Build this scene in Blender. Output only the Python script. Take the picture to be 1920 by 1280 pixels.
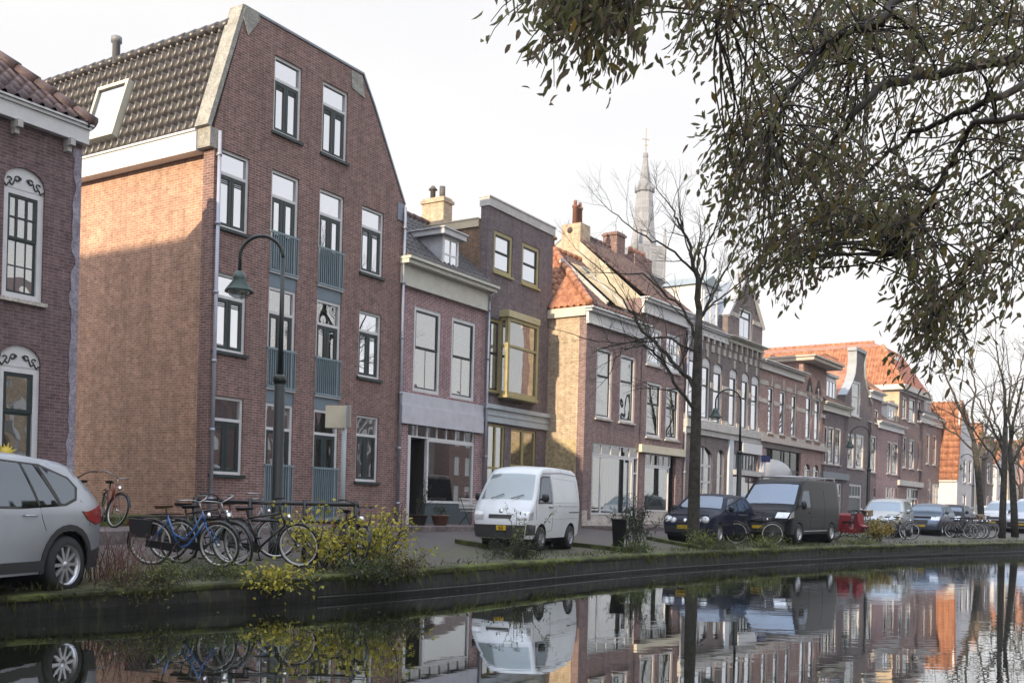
import bpy, bmesh, math, random
from mathutils import Vector, Matrix, noise
from mathutils.geometry import tessellate_polygon, delaunay_2d_cdt
R = math.radians; PI = math.pi
S = bpy.context.scene
for o in list(bpy.data.objects): bpy.data.objects.remove(o)
random.seed(7)
# ---------------- camera ----------------
F, CX, HY, RO, CZ = 1905.0, 960.0, 947.0, 0.026, 1.5
cam = bpy.data.cameras.new('camera'); co = bpy.data.objects.new('camera', cam); S.collection.objects.link(co)
cam.sensor_width = 36; cam.lens = F/1920*36; cam.shift_y = (HY-640)/1920
cam.clip_end = 2000; cam.clip_start = .05
cr, sr = math.cos(RO), math.sin(RO)
co.matrix_world = Matrix(((cr,-sr,0,0),(0,0,-1,0),(sr,cr,0,CZ),(0,0,0,1)))
S.camera = co
# ---------------- world, sun ----------------
SUN_AZ = Vector((-.537,-.843)); SUN_EL = R(15.5)
w = bpy.data.worlds.new('World'); S.world = w; w.use_nodes = True
nt = w.node_tree; nt.nodes.clear()
out = nt.nodes.new('ShaderNodeOutputWorld'); bg = nt.nodes.new('ShaderNodeBackground'); bg.inputs[1].default_value = .1
sky = nt.nodes.new('ShaderNodeTexSky'); sky.sky_type = 'NISHITA'; sky.sun_disc = False
sky.sun_elevation = SUN_EL; sky.sun_rotation = math.atan2(SUN_AZ.x, SUN_AZ.y)
sky.air_density = 1; sky.dust_density = 3
mx = nt.nodes.new('ShaderNodeMix'); mx.data_type = 'RGBA'; mx.inputs[0].default_value = .86
nt.links.new(sky.outputs[0], mx.inputs[6])
tcw = nt.nodes.new('ShaderNodeTexCoord'); mpw = nt.nodes.new('ShaderNodeMapping'); mpw.inputs['Scale'].default_value = (1,1,2.6)
nzw = nt.nodes.new('ShaderNodeTexNoise'); nzw.inputs['Scale'].default_value = 1.7; nzw.inputs['Detail'].default_value = 4
nt.links.new(tcw.outputs['Generated'], mpw.inputs[0]); nt.links.new(mpw.outputs[0], nzw.inputs[0])
crw = nt.nodes.new('ShaderNodeValToRGB')
crw.color_ramp.elements[0].position = .3; crw.color_ramp.elements[0].color = (8.5,8.55,8.8,1)
crw.color_ramp.elements[1].position = .62; crw.color_ramp.elements[1].color = (9.7,9.5,9.35,1)
nt.links.new(nzw.outputs[0], crw.inputs[0]); nt.links.new(crw.outputs[0], mx.inputs[7])
sepw = nt.nodes.new('ShaderNodeSeparateXYZ'); nt.links.new(tcw.outputs['Generated'], sepw.inputs[0])
mrw = nt.nodes.new('ShaderNodeMapRange'); mrw.inputs[1].default_value = .5; mrw.inputs[2].default_value = 1; mrw.inputs[3].default_value = .84; mrw.inputs[4].default_value = 2.1
nt.links.new(sepw.outputs[2], mrw.inputs[0])
dotw = nt.nodes.new('ShaderNodeVectorMath'); dotw.operation = 'DOT_PRODUCT'; dotw.inputs[1].default_value = (SUN_AZ.x, SUN_AZ.y, .35); nt.links.new(tcw.outputs['Generated'], dotw.inputs[0])
mrs = nt.nodes.new('ShaderNodeMapRange'); mrs.inputs[1].default_value = -.3; mrs.inputs[2].default_value = 1; mrs.inputs[3].default_value = 1; mrs.inputs[4].default_value = 1.25; nt.links.new(dotw.outputs['Value'], mrs.inputs[0])
mlw = nt.nodes.new('ShaderNodeMath'); mlw.operation = 'MULTIPLY'; nt.links.new(mrw.outputs[0], mlw.inputs[0]); nt.links.new(mrs.outputs[0], mlw.inputs[1])
scw = nt.nodes.new('ShaderNodeVectorMath'); scw.operation = 'SCALE'; nt.links.new(mx.outputs[2], scw.inputs[0]); nt.links.new(mlw.outputs[0], scw.inputs['Scale'])
bzf = nt.nodes.new('ShaderNodeMapRange'); bzf.inputs[1].default_value = .45; bzf.inputs[2].default_value = 1; nt.links.new(sepw.outputs[2], bzf.inputs[0])
bz = nt.nodes.new('ShaderNodeMix'); bz.data_type = 'RGBA'; bz.blend_type = 'MULTIPLY'; nt.links.new(bzf.outputs[0], bz.inputs[0]); nt.links.new(scw.outputs[0], bz.inputs[6]); bz.inputs[7].default_value = (.80,.90,1.08,1)
nt.links.new(bz.outputs[2], bg.inputs[0]); nt.links.new(bg.outputs[0], out.inputs[0])
sun = bpy.data.lights.new('sun', 'SUN'); sun.energy = 5.0; sun.angle = R(.6); sun.color = (1,.80,.56)
so = bpy.data.objects.new('sun', sun); S.collection.objects.link(so)
sd = Vector((SUN_AZ.x*math.cos(SUN_EL), SUN_AZ.y*math.cos(SUN_EL), math.sin(SUN_EL)))
so.rotation_euler = sd.to_track_quat('Z','Y').to_euler(); so.location = (0,0,60)
S.view_settings.view_transform = 'Standard'; S.view_settings.look = 'None'; S.view_settings.exposure = .5; S.view_settings.gamma = 1
S.render.engine = 'CYCLES'; S.cycles.max_bounces = 8; S.cycles.transparent_max_bounces = 24
S.cycles.caustics_reflective = False; S.cycles.caustics_refractive = False
# ---------------- geometry helpers ----------------
def ray(px, py):
    dx, dy = px-CX, HY-py
    return Vector(((dx*cr-dy*sr)/F, 1, (dx*sr+dy*cr)/F))
def sx(px, py): return px+.009*(py-620)
def at(px, py, D): r = ray(px, py); return Vector((0,0,CZ))+r*D
class MB:
    def __init__(s): s.v=[]; s.f=[]; s.M=None; s.sm=[]; s.mi=[]; s.mat=0
    def add(s, vs, fs, sm=False):
        n=len(s.v)
        if s.M is not None: vs=[s.M@Vector(v) for v in vs]
        s.v += [tuple(v) for v in vs]
        s.f += [tuple(i+n for i in f) for f in fs]; s.sm += [sm]*len(fs); s.mi += [s.mat]*len(fs); return s
    def box(s, x0,x1,y0,y1,z0,z1):
        return s.add([(x0,y0,z0),(x1,y0,z0),(x1,y1,z0),(x0,y1,z0),(x0,y0,z1),(x1,y0,z1),(x1,y1,z1),(x0,y1,z1)],
              [(0,3,2,1),(4,5,6,7),(0,1,5,4),(1,2,6,5),(2,3,7,6),(3,0,4,7)])
    def quad(s, a,b,c,d): return s.add([a,b,c,d],[(0,1,2,3)])
    def tube(s, pts, rad, n=8, cap=True, sm=True):
        pts=[Vector(p) for p in pts]; k=len(pts)
        if not hasattr(rad,'__len__'): rad=[rad]*k
        vs=[]; up=None
        for i,p in enumerate(pts):
            t=(pts[min(i+1,k-1)]-pts[max(i-1,0)])
            if t.length<1e-9: t=Vector((0,0,1))
            t.normalize()
            if up is None:
                up = Vector((0,0,1)) if abs(t.z)<.9 else Vector((1,0,0))
            a=t.cross(up)
            if a.length<1e-6: a=t.orthogonal()
            a.normalize(); b=a.cross(t).normalized(); up=b
            for j in range(n):
                q=2*PI*j/n; vs.append(p+(a*math.cos(q)+b*math.sin(q))*rad[i])
        fs=[(i*n+j,i*n+(j+1)%n,(i+1)*n+(j+1)%n,(i+1)*n+j) for i in range(k-1) for j in range(n)]
        if cap: fs += [tuple(range(n-1,-1,-1)), tuple(range((k-1)*n,k*n))]
        return s.add(vs,fs,sm)
    def lathe(s, prof, n=16, M=None, cap=True):
        vs=[]; 
        for r,z in prof:
            for j in range(n):
                q=2*PI*j/n; v=Vector((r*math.cos(q),r*math.sin(q),z)); vs.append(M@v if M else v)
        k=len(prof)
        fs=[(i*n+j,i*n+(j+1)%n,(i+1)*n+(j+1)%n,(i+1)*n+j) for i in range(k-1) for j in range(n)]
        if cap: fs += [tuple(range(n-1,-1,-1)), tuple(range((k-1)*n,k*n))]
        return s.add(vs,fs,True)
    def prism(s, poly, y0, y1):   # polygon of (x,z) extruded along y
        tri=tessellate_polygon([[Vector((x,z,0)) for x,z in poly]]); n=len(poly)
        vs=[(x,y0,z) for x,z in poly]+[(x,y1,z) for x,z in poly]
        fs=[tuple(t) for t in tri]+[tuple(i+n for i in reversed(t)) for t in tri]
        fs+=[(i,(i+1)%n,(i+1)%n+n,i+n) for i in range(n)]
        return s.add(vs,fs)
    def build(s, name, mat, parent=None, loc=None):
        me=bpy.data.meshes.new(name); me.from_pydata(s.v,[],s.f); 
        ms = mat if isinstance(mat,(list,tuple)) else [mat]
        for m in ms: me.materials.append(m)
        me.polygons.foreach_set('use_smooth', s.sm)
        if len(ms)>1: me.polygons.foreach_set('material_index', s.mi)
        me.update()
        bm=bmesh.new(); bm.from_mesh(me)
        if len(bm.faces)<30000: bmesh.ops.recalc_face_normals(bm, faces=bm.faces)
        bm.to_mesh(me); bm.free()
        o=bpy.data.objects.new(name,me); S.collection.objects.link(o)
        if parent: o.parent=parent
        if loc: o.location=loc
        return o
def tag(o, label=None, cat=None, group=None, kind=None):
    if label: o['label']=label
    if cat: o['category']=cat
    if group: o['group']=group
    if kind: o['kind']=kind
    return o
def empty(name, loc, rz=0, label=None, cat=None, group=None):
    o=bpy.data.objects.new(name,None); S.collection.objects.link(o); o.location=loc; o.rotation_euler=(0,0,rz)
    o.empty_display_size=.2
    return tag(o,label,cat,group)
def copy_tree(o, parent=None):
    c=o.copy(); S.collection.objects.link(c)
    if parent: c.parent=parent
    for ch in list(o.children): copy_tree(ch,c)
    return c
# ---------------- materials ----------------
MC={}
def mat_base(name):
    m=bpy.data.materials.new(name); m.use_nodes=True; n=m.node_tree.nodes
    return m, m.node_tree, n['Principled BSDF']
def N(nt, t, **kw):
    n=nt.nodes.new(t)
    for k,v in kw.items():
        if k[0]=='i' and k[1:].isdigit(): n.inputs[int(k[1:])].default_value=v
        elif k in n.inputs: n.inputs[k].default_value=v
        else: setattr(n,k,v)
    return n
def merge(ob, mb, mat):
    me=ob.data; n0=len(me.vertices); vs=[tuple(v.co) for v in me.vertices]+mb.v; fs=[tuple(p.vertices) for p in me.polygons]; k=len(fs); mi=[p.material_index for p in me.polygons]
    fs+=[tuple(i+n0 for i in f) for f in mb.f]; ml=list(me.materials)+[mat]; me.clear_geometry(); me.from_pydata(vs,[],fs); me.materials.clear()
    for q in ml: me.materials.append(q)
    me.polygons.foreach_set('material_index',mi+[len(ml)-1]*len(mb.f)); me.update(); return ob
def rgb(c): return (c[0],c[1],c[2],1)
def paint(name, c, rough=.5, metal=0, var=.12, scale=3, bump=0, spec=.5, coat=0):
    if name in MC: return MC[name]
    m,nt,b=mat_base(name); L=nt.links.new
    tc=N(nt,'ShaderNodeTexCoord'); nz=N(nt,'ShaderNodeTexNoise',Scale=scale,Detail=6,Roughness=.65)
    L(tc.outputs['Object'],nz.inputs[0])
    mr=N(nt,'ShaderNodeMapRange'); mr.inputs[1].default_value=.3; mr.inputs[2].default_value=.7; mr.inputs[3].default_value=1-var; mr.inputs[4].default_value=1+var*.6
    L(nz.outputs[0],mr.inputs[0])
    mu=N(nt,'ShaderNodeVectorMath',operation='SCALE'); mu.inputs[0].default_value=c[:3]; L(mr.outputs[0],mu.inputs['Scale']); L(mu.outputs[0],b.inputs['Base Color'])
    b.inputs['Roughness'].default_value=rough; b.inputs['Metallic'].default_value=metal; b.inputs['Specular IOR Level'].default_value=spec
    b.inputs['Coat Weight'].default_value=coat; b.inputs['Coat Roughness'].default_value=.05
    if bump:
        bp=N(nt,'ShaderNodeBump',Strength=bump,Distance=.02); n2=N(nt,'ShaderNodeTexNoise',Scale=scale*12,Detail=4); L(tc.outputs['Object'],n2.inputs[0]); L(n2.outputs[0],bp.inputs['Height']); L(bp.outputs[0],b.inputs['Normal'])
    MC[name]=m; return m
def brick(name, c1, c2, mort, dirt=(.1,.09,.07), bw=.215, bh=.062, ms=.011, stain=.35, plastlow=None):
    if name in MC: return MC[name]
    m,nt,b=mat_base(name); L=nt.links.new
    tc=N(nt,'ShaderNodeTexCoord'); sp=N(nt,'ShaderNodeSeparateXYZ'); L(tc.outputs['Object'],sp.inputs[0])
    sn=N(nt,'ShaderNodeSeparateXYZ'); L(tc.outputs['Normal'],sn.inputs[0])
    ab=N(nt,'ShaderNodeMath',operation='ABSOLUTE'); L(sn.outputs[0],ab.inputs[0])
    gt=N(nt,'ShaderNodeMath',operation='GREATER_THAN'); L(ab.outputs[0],gt.inputs[0]); gt.inputs[1].default_value=.7
    mxu=N(nt,'ShaderNodeMix'); L(gt.outputs[0],mxu.inputs[0]); L(sp.outputs[0],mxu.inputs[2]); L(sp.outputs[1],mxu.inputs[3])
    cb=N(nt,'ShaderNodeCombineXYZ'); L(mxu.outputs[0],cb.inputs[0]); L(sp.outputs[2],cb.inputs[1])
    bt=N(nt,'ShaderNodeTexBrick'); L(cb.outputs[0],bt.inputs['Vector'])
    bt.inputs['Scale'].default_value=1; bt.inputs['Brick Width'].default_value=bw; bt.inputs['Row Height'].default_value=bh
    bt.inputs['Mortar Size'].default_value=ms*.7; bt.inputs['Mortar Smooth'].default_value=.3; bt.inputs['Bias'].default_value=-.1
    bt.inputs['Color1'].default_value=rgb(c1); bt.inputs['Color2'].default_value=rgb(c2); bt.inputs['Mortar'].default_value=rgb(mort)
    nz=N(nt,'ShaderNodeTexNoise',Scale=.55,Detail=7,Roughness=.62); L(tc.outputs['Object'],nz.inputs[0])
    mr=N(nt,'ShaderNodeMapRange'); mr.inputs[1].default_value=.35; mr.inputs[2].default_value=.68; mr.inputs[3].default_value=0; mr.inputs[4].default_value=stain; L(nz.outputs[0],mr.inputs[0])
    mx=N(nt,'ShaderNodeMix',data_type='RGBA'); L(mr.outputs[0],mx.inputs[0]); L(bt.outputs['Color'],mx.inputs[6]); mx.inputs[7].default_value=rgb(dirt)
    n2=N(nt,'ShaderNodeTexNoise',Scale=5,Detail=5,Roughness=.7); L(tc.outputs['Object'],n2.inputs[0])
    mr2=N(nt,'ShaderNodeMapRange'); mr2.inputs[1].default_value=.3; mr2.inputs[2].default_value=.7; mr2.inputs[3].default_value=.78; mr2.inputs[4].default_value=1.2; L(n2.outputs[0],mr2.inputs[0])
    mu=N(nt,'ShaderNodeVectorMath',operation='SCALE'); L(mx.outputs[2],mu.inputs[0]); L(mr2.outputs[0],mu.inputs['Scale'])
    ms_=N(nt,'ShaderNodeMapping'); ms_.inputs['Scale'].default_value=(2.4,2.4,.22); L(tc.outputs['Object'],ms_.inputs[0]); n3=N(nt,'ShaderNodeTexNoise',Scale=1.6,Detail=6,Roughness=.7); L(ms_.outputs[0],n3.inputs[0])
    mr3=N(nt,'ShaderNodeMapRange'); mr3.inputs[1].default_value=.42; mr3.inputs[2].default_value=.7; mr3.inputs[3].default_value=1.05; mr3.inputs[4].default_value=.78; L(n3.outputs[0],mr3.inputs[0])
    vo=N(nt,'ShaderNodeTexWhiteNoise',noise_dimensions='2D'); fl_=N(nt,'ShaderNodeVectorMath',operation='SNAP'); L(cb.outputs[0],fl_.inputs[0]); fl_.inputs[1].default_value=(bw/2,bh,1); L(fl_.outputs[0],vo.inputs['Vector'])
    mr4=N(nt,'ShaderNodeMapRange'); mr4.inputs[3].default_value=.86; mr4.inputs[4].default_value=1.14; L(vo.outputs[0],mr4.inputs[0])
    m34=N(nt,'ShaderNodeMath',operation='MULTIPLY'); L(mr3.outputs[0],m34.inputs[0]); L(mr4.outputs[0],m34.inputs[1])
    mu2=N(nt,'ShaderNodeVectorMath',operation='SCALE'); L(mu.outputs[0],mu2.inputs[0]); L(m34.outputs[0],mu2.inputs['Scale'])
    L(mu2.outputs[0],b.inputs['Base Color']); b.inputs['Roughness'].default_value=.85; b.inputs['Specular IOR Level'].default_value=.25
    bp=N(nt,'ShaderNodeBump',Strength=.5,Distance=.01); bp.invert=True; L(bt.outputs['Fac'],bp.inputs['Height']); L(bp.outputs[0],b.inputs['Normal'])
    MC[name]=m; return m
def glass(name, fac=.5, tint=(1,1,1), wob=0, rough=.01):
    if name in MC: return MC[name]
    m=bpy.data.materials.new(name); m.use_nodes=True; nt=m.node_tree; nt.nodes.clear(); L=nt.links.new
    o=N(nt,'ShaderNodeOutputMaterial'); mx=N(nt,'ShaderNodeMixShader'); tr=N(nt,'ShaderNodeBsdfTransparent'); gl=N(nt,'ShaderNodeBsdfGlossy')
    tr.inputs[0].default_value=(.55,.6,.6,1); gl.inputs[0].default_value=rgb(tint); gl.inputs['Roughness'].default_value=rough
    mx.inputs[0].default_value=fac
    tc=N(nt,'ShaderNodeTexCoord'); nz=N(nt,'ShaderNodeTexNoise',Scale=1.3,Detail=1); L(tc.outputs['Object'],nz.inputs[0])
    if wob: bp=N(nt,'ShaderNodeBump',Strength=wob*3,Distance=.1); L(nz.outputs[0],bp.inputs['Height']); L(bp.outputs[0],gl.inputs['Normal'])
    L(tr.outputs[0],mx.inputs[1]); L(gl.outputs[0],mx.inputs[2]); L(mx.outputs[0],o.inputs[0])
    MC[name]=m; return m
def twotone(name, ca, cb_, scale=4, lo=.4, hi=.6, rough=.8, bump=.3, detail=8, dist=.02, coord='Object', spec=.3):
    if name in MC: return MC[name]
    m,nt,b=mat_base(name); L=nt.links.new
    tc=N(nt,'ShaderNodeTexCoord'); nz=N(nt,'ShaderNodeTexNoise',Scale=scale,Detail=detail,Roughness=.65); L(tc.outputs[coord],nz.inputs[0])
    cr_=N(nt,'ShaderNodeValToRGB'); e=cr_.color_ramp.elements; e[0].position=lo; e[0].color=rgb(ca); e[1].position=hi; e[1].color=rgb(cb_)
    L(nz.outputs[0],cr_.inputs[0]); n2=N(nt,'ShaderNodeTexNoise',Scale=scale*9,Detail=5); L(tc.outputs[coord],n2.inputs[0])
    mr2=N(nt,'ShaderNodeMapRange'); mr2.inputs[1].default_value=.3; mr2.inputs[2].default_value=.7; mr2.inputs[3].default_value=.65; mr2.inputs[4].default_value=1.3; L(n2.outputs[0],mr2.inputs[0])
    mu=N(nt,'ShaderNodeVectorMath',operation='SCALE'); L(cr_.outputs[0],mu.inputs[0]); L(mr2.outputs[0],mu.inputs['Scale']); L(mu.outputs[0],b.inputs['Base Color'])
    b.inputs['Roughness'].default_value=rough; b.inputs['Specular IOR Level'].default_value=spec
    bp=N(nt,'ShaderNodeBump',Strength=bump,Distance=dist); L(n2.outputs[0],bp.inputs['Height']); L(bp.outputs[0],b.inputs['Normal'])
    MC[name]=m; return m
WHITE=paint('white_paint',(.66,.67,.69),.45,var=.1); CREAM=paint('cream_paint',(.62,.58,.46),.5); YELLOW=paint('ochre_paint',(.38,.33,.16),.5,var=.2)
OFFW=paint('weathered_white',(.5,.49,.48),.6,var=.2); DGREEN=paint('dark_green_paint',(.025,.04,.042),.35,var=.2); GREY=paint('grey_paint',(.17,.2,.23),.45)
BGREY=paint('blue_grey_paint',(.16,.22,.27),.4); CONC=twotone('concrete',(.26,.26,.24),(.36,.36,.33),3,bump=.25)
ZINC=paint('zinc',(.36,.38,.45),.4,metal=.5,var=.2); BLACK=paint('black_paint',(.012,.012,.014),.4,var=.2); DARKIN=paint('dark_interior',(.02,.018,.017),.9)
CURT=paint('curtain_cloth',(.6,.58,.56),.9,var=.15); CURTW=paint('warm_curtain',(.35,.25,.16),.9,var=.2)
STONE=twotone('pale_stone',(.42,.39,.35),(.55,.52,.48),2,bump=.2); LEAD=paint('lead_sheet',(.22,.25,.3),.45,var=.25)
GL=glass('window_glass',1.0,tint=(.76,.78,.82)); GLD=glass('old_glass',.42,wob=.05); GLS=glass('shop_glass',.4)
B_MAIN=brick('brown_red_brick',(.25,.132,.115),(.17,.088,.08),(.38,.34,.325),dirt=(.17,.125,.11))
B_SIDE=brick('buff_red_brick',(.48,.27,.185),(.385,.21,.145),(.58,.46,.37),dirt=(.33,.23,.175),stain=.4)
B_DARK=brick('dark_purple_brick',(.165,.135,.145),(.12,.098,.108),(.27,.23,.24),dirt=(.15,.12,.125))
B_A=brick('purple_brick',(.17,.105,.108),(.12,.075,.08),(.25,.2,.21),dirt=(.17,.14,.145))
B_RED=brick('red_brick',(.29,.135,.135),(.23,.105,.11),(.5,.45,.47),dirt=(.25,.15,.15),ms=.018,stain=.25)
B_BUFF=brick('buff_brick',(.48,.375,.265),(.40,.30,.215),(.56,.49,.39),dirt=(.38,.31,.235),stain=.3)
B_MAUVE=brick('mauve_brick',(.245,.16,.155),(.185,.12,.12),(.36,.31,.31),dirt=(.22,.17,.17))
B_PINK=brick('pink_brick',(.36,.22,.2),(.3,.18,.165),(.48,.42,.4),dirt=(.3,.21,.19))
B_GREY=brick('grey_brown_brick',(.2,.165,.165),(.155,.13,.13),(.28,.25,.25),dirt=(.17,.14,.14))
T_DARK=twotone('dark_pantile',(.036,.034,.037),(.06,.056,.058),6,bump=.15,rough=.33,spec=.5)
T_RED=twotone('orange_pantile',(.30,.125,.075),(.44,.22,.13),2.2,bump=.2,rough=.6)
T_BROWN=twotone('brown_red_pantile',(.095,.065,.062),(.16,.105,.095),5,bump=.2,rough=.6)
# ---------------- house kit ----------------
class House:
    """local frame: x along the facade to the right, y into the house, z up from the base"""
    def __init__(s, O, phi, zb, name, label, cat='house', group=None):
        s.O=Vector((O[0],O[1])); s.phi=phi; s.zb=zb; s.d=Vector((math.sin(phi),math.cos(phi))); s.n=Vector((-s.d.y,s.d.x))
        s.e=empty(name,(O[0],O[1],zb),PI/2-phi,label,cat,group); s.holes=[]
    def L(s, px, py, k=0):
        r=ray(sx(px,py),py); O=s.O+s.n*k
        # O + d t = r2 * q
        det=s.d.x*(-1)-s.d.y*(-r.x)
        t=((-O.x)*(-1)-(-O.y)*(-r.x))/det
        q=O.y+s.d.y*t
        return t, CZ+q*r.z-s.zb
    def rect(s, x0,y0,x1,y1,k=0):   # top-left pixel, right pixel x, bottom pixel at left edge
        a,zt=s.L(x0,y0,k); _,zb_=s.L(x0,y1,k); b,_=s.L(x1,(y0+y1)/2+8,k); return a,b,zb_,zt
    def wall(s, outline, depth, mat, name='wall', y0=0, rev=.14, holes=None, label=None):
        hs=s.holes if holes is None else holes
        loops=[outline]+list(hs); P2=[]; ed=[]
        for lp in loops:
            k0=len(P2); P2+=[Vector(p) for p in lp]; ed+=[(k0+i,k0+(i+1)%len(lp)) for i in range(len(lp))]
        vo,_,fo,_,_,_=delaunay_2d_cdt(P2,ed,[],0,1e-5)
        def inp(lp,x,y):
            c=False; j=len(lp)-1
            for i in range(len(lp)):
                if (lp[i][1]>y)!=(lp[j][1]>y) and x<(lp[j][0]-lp[i][0])*(y-lp[i][1])/(lp[j][1]-lp[i][1])+lp[i][0]: c=not c
                j=i
            return c
        keep=[]
        for t in fo:
            cx_=sum(vo[i].x for i in t)/len(t); cy_=sum(vo[i].y for i in t)/len(t)
            if inp(outline,cx_,cy_) and not any(inp(q,cx_,cy_) for q in hs): keep.append(tuple(t))
        m=MB(); m.add([(p.x,y0,p.y) for p in vo],keep)
        n=len(outline)
        for i in range(n):
            a=outline[i]; b=outline[(i+1)%n]; m.quad((a[0],y0,a[1]),(b[0],y0,b[1]),(b[0],depth,b[1]),(a[0],depth,a[1]))
        t2=tessellate_polygon([[Vector((x,z,0)) for x,z in outline]]); m.add([(x,depth,z) for x,z in outline],[tuple(t) for t in t2])
        for h in hs:
            k=len(h)
            for i in range(k):
                a=h[i]; b=h[(i+1)%k]; m.quad((a[0],y0,a[1]),(b[0],y0,b[1]),(b[0],y0+rev,b[1]),(a[0],y0+rev,a[1]))
        o=m.build(name,mat,s.e)
        if label: o['label']=label
        s.w=o; return o
    def hole(s,x0,x1,z0,z1,arch=0):
        if arch:
            c=(x0+x1)/2; hw=(x1-x0)/2
            p=[(x0,z0),(x1,z0)]+[(c+hw*math.cos(PI*i/8*1.0),z1-arch+arch*math.sin(PI*i/8)) for i in range(9)]
            s.holes.append(p)
        else: s.holes.append([(x0,z0),(x1,z0),(x1,z1),(x0,z1)])
    def part(s,name,mb,mat,parent=None,label=None):
        o=mb.build(name,mat,parent or s.e)
        if label: o['label']=label
        return o
def bars(m,x0,x1,z0,z1,y0,y1,w,nx=1,nz=1,wi=None,zs=None,xs=None):
    """rectangular frame of width w with inner bars"""
    wi=wi or w*.5
    m.box(x0,x1,y0,y1,z0,z0+w); m.box(x0,x1,y0,y1,z1-w,z1); m.box(x0,x0+w,y0,y1,z0+w,z1-w); m.box(x1-w,x1,y0,y1,z0+w,z1-w)
    for i in range(1,nx): c=x0+(x1-x0)*i/nx; m.box(c-wi/2,c+wi/2,y0+.004,y1-.004,z0+w,z1-w)
    for z in (zs or [z0+(z1-z0)*i/nz for i in range(1,nz)]): m.box(x0+w,x1-w,y0+.007,y1-.007,z-wi/2,z+wi/2)
def curtain(h,par,x0,x1,z0,z1,y,mat=None,drop=1.0,side=0,rng=random):
    m=MB(); 
    segs=[(x0,x1)] if not side else [(x0,x0+(x1-x0)*side),(x1-(x1-x0)*side,x1)]
    for a,b in segs:
        n=max(8,int((b-a)*40)); vs=[];
        for i in range(n+1):
            x=a+(b-a)*i/n; yy=y+.02*math.sin(i*1.9+a*7)+.012*math.sin(i*.7)
            vs+= [(x,yy,z1),(x,yy,z1-(z1-z0)*drop)]
        m.add(vs,[(2*i,2*i+2,2*i+3,2*i+1) for i in range(n)],True)
    return m.build('curtain',mat or CURT,par)
def window(h,x0,x1,z0,z1,style='sash',frame=None,sash=None,fw=.07,sw=.05,g=None,cur=None,curm=None,sill=True,arch=0,hole=True,yo=.05,mid=.5,nx=1,name='window',sillmat=None,lab=None,drop=1.0):
    frame=frame or WHITE; sash=sash or DGREEN; g=g or GL
    if hole: h.hole(x0,x1,z0,z1,arch)
    m=MB(); y0,y1=yo,yo+.09
    zt=z1-arch
    if arch:
        c=(x0+x1)/2; hw=(x1-x0)/2
        m.prism([(x0,zt-.12),(x1,zt-.12)]+[(c+hw*math.cos(PI*i/8),z1-arch+arch*math.sin(PI*i/8)) for i in range(9)],y0,y1-.01)
        zt-=.1
    if style=='trans':      # fixed light over two casements
        ztr=z1-(z1-z0)*.29
        bars(m,x0,x1,z0,z1,y0,y1,fw); m.box(x0+fw,x1-fw,y0+.004,y1,ztr-.05,ztr+.02)
        f=m.build(name,frame,h.e)
        q=MB(); a,b=x0+fw,x1-fw; c=(a+b)/2
        bars(q,a,c-.006,z0+fw,ztr-.052,y0+.02,y1+.02,.07); bars(q,c+.006,b,z0+fw,ztr-.052,y0+.02,y1+.02,.07)
        for i in range(3): 
            zz=ztr-.15-.045*i
            q.box(a+.07,c-.07,y0+.03,y1,zz,zz+.02); q.box(c+.07,b-.07,y0+.03,y1,zz,zz+.02)
        q.build('casement',sash,f)
    elif style=='sash':
        bars(m,x0,x1,z0,zt,y0,y1,fw); f=m.build(name,frame,h.e)
        q=MB(); a,b=x0+fw,x1-fw; zm=z0+(zt-z0)*mid
        bars(q,a,b,zm,zt-fw,y0+.02,y1-.01,sw,nx=nx if nx<0 else 1); bars(q,a,b,z0+fw,zm+sw*.4,y0+.045,y1+.02,sw,nx=nx)
        q.build('sash',sash,f)
    elif style=='grid':
        bars(m,x0,x1,z0,zt,y0,y1,fw); f=m.build(name,frame,h.e)
        q=MB(); a,b=x0+fw,x1-fw; zm=z0+(zt-z0)*mid
        bars(q,a,b,zm,zt-fw,y0+.02,y1-.01,sw,nx=nx,nz=2,wi=.03); bars(q,a,b,z0+fw,zm+sw*.4,y0+.045,y1+.02,sw,nx=nx,nz=2,wi=.03)
        q.build('sash',sash,f)
    else:
        bars(m,x0,x1,z0,zt,y0,y1,fw,nx=nx,zs=[z0+(zt-z0)*mid] if mid else None); f=m.build(name,frame,h.e)
    if lab: f['label']=lab
    p=MB(); p.box(x0+fw*.6,x1-fw*.6,y0+.052,y0+.06,z0+fw*.6,zt-fw*.6 if not arch else zt-.02); p.build('pane',g,f)
    if sill:
        k=MB(); k.box(x0-.06,x1+.06,-.07,y0+.002,z0-.07,z0-.002); k.build('sill',sillmat or STONE,f)
    if cur: curtain(h,f,x0+fw,x1-fw,z0+fw,zt-fw,y1+.08,curm,drop=drop,side=0 if cur==1 else cur)
    return f
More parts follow.
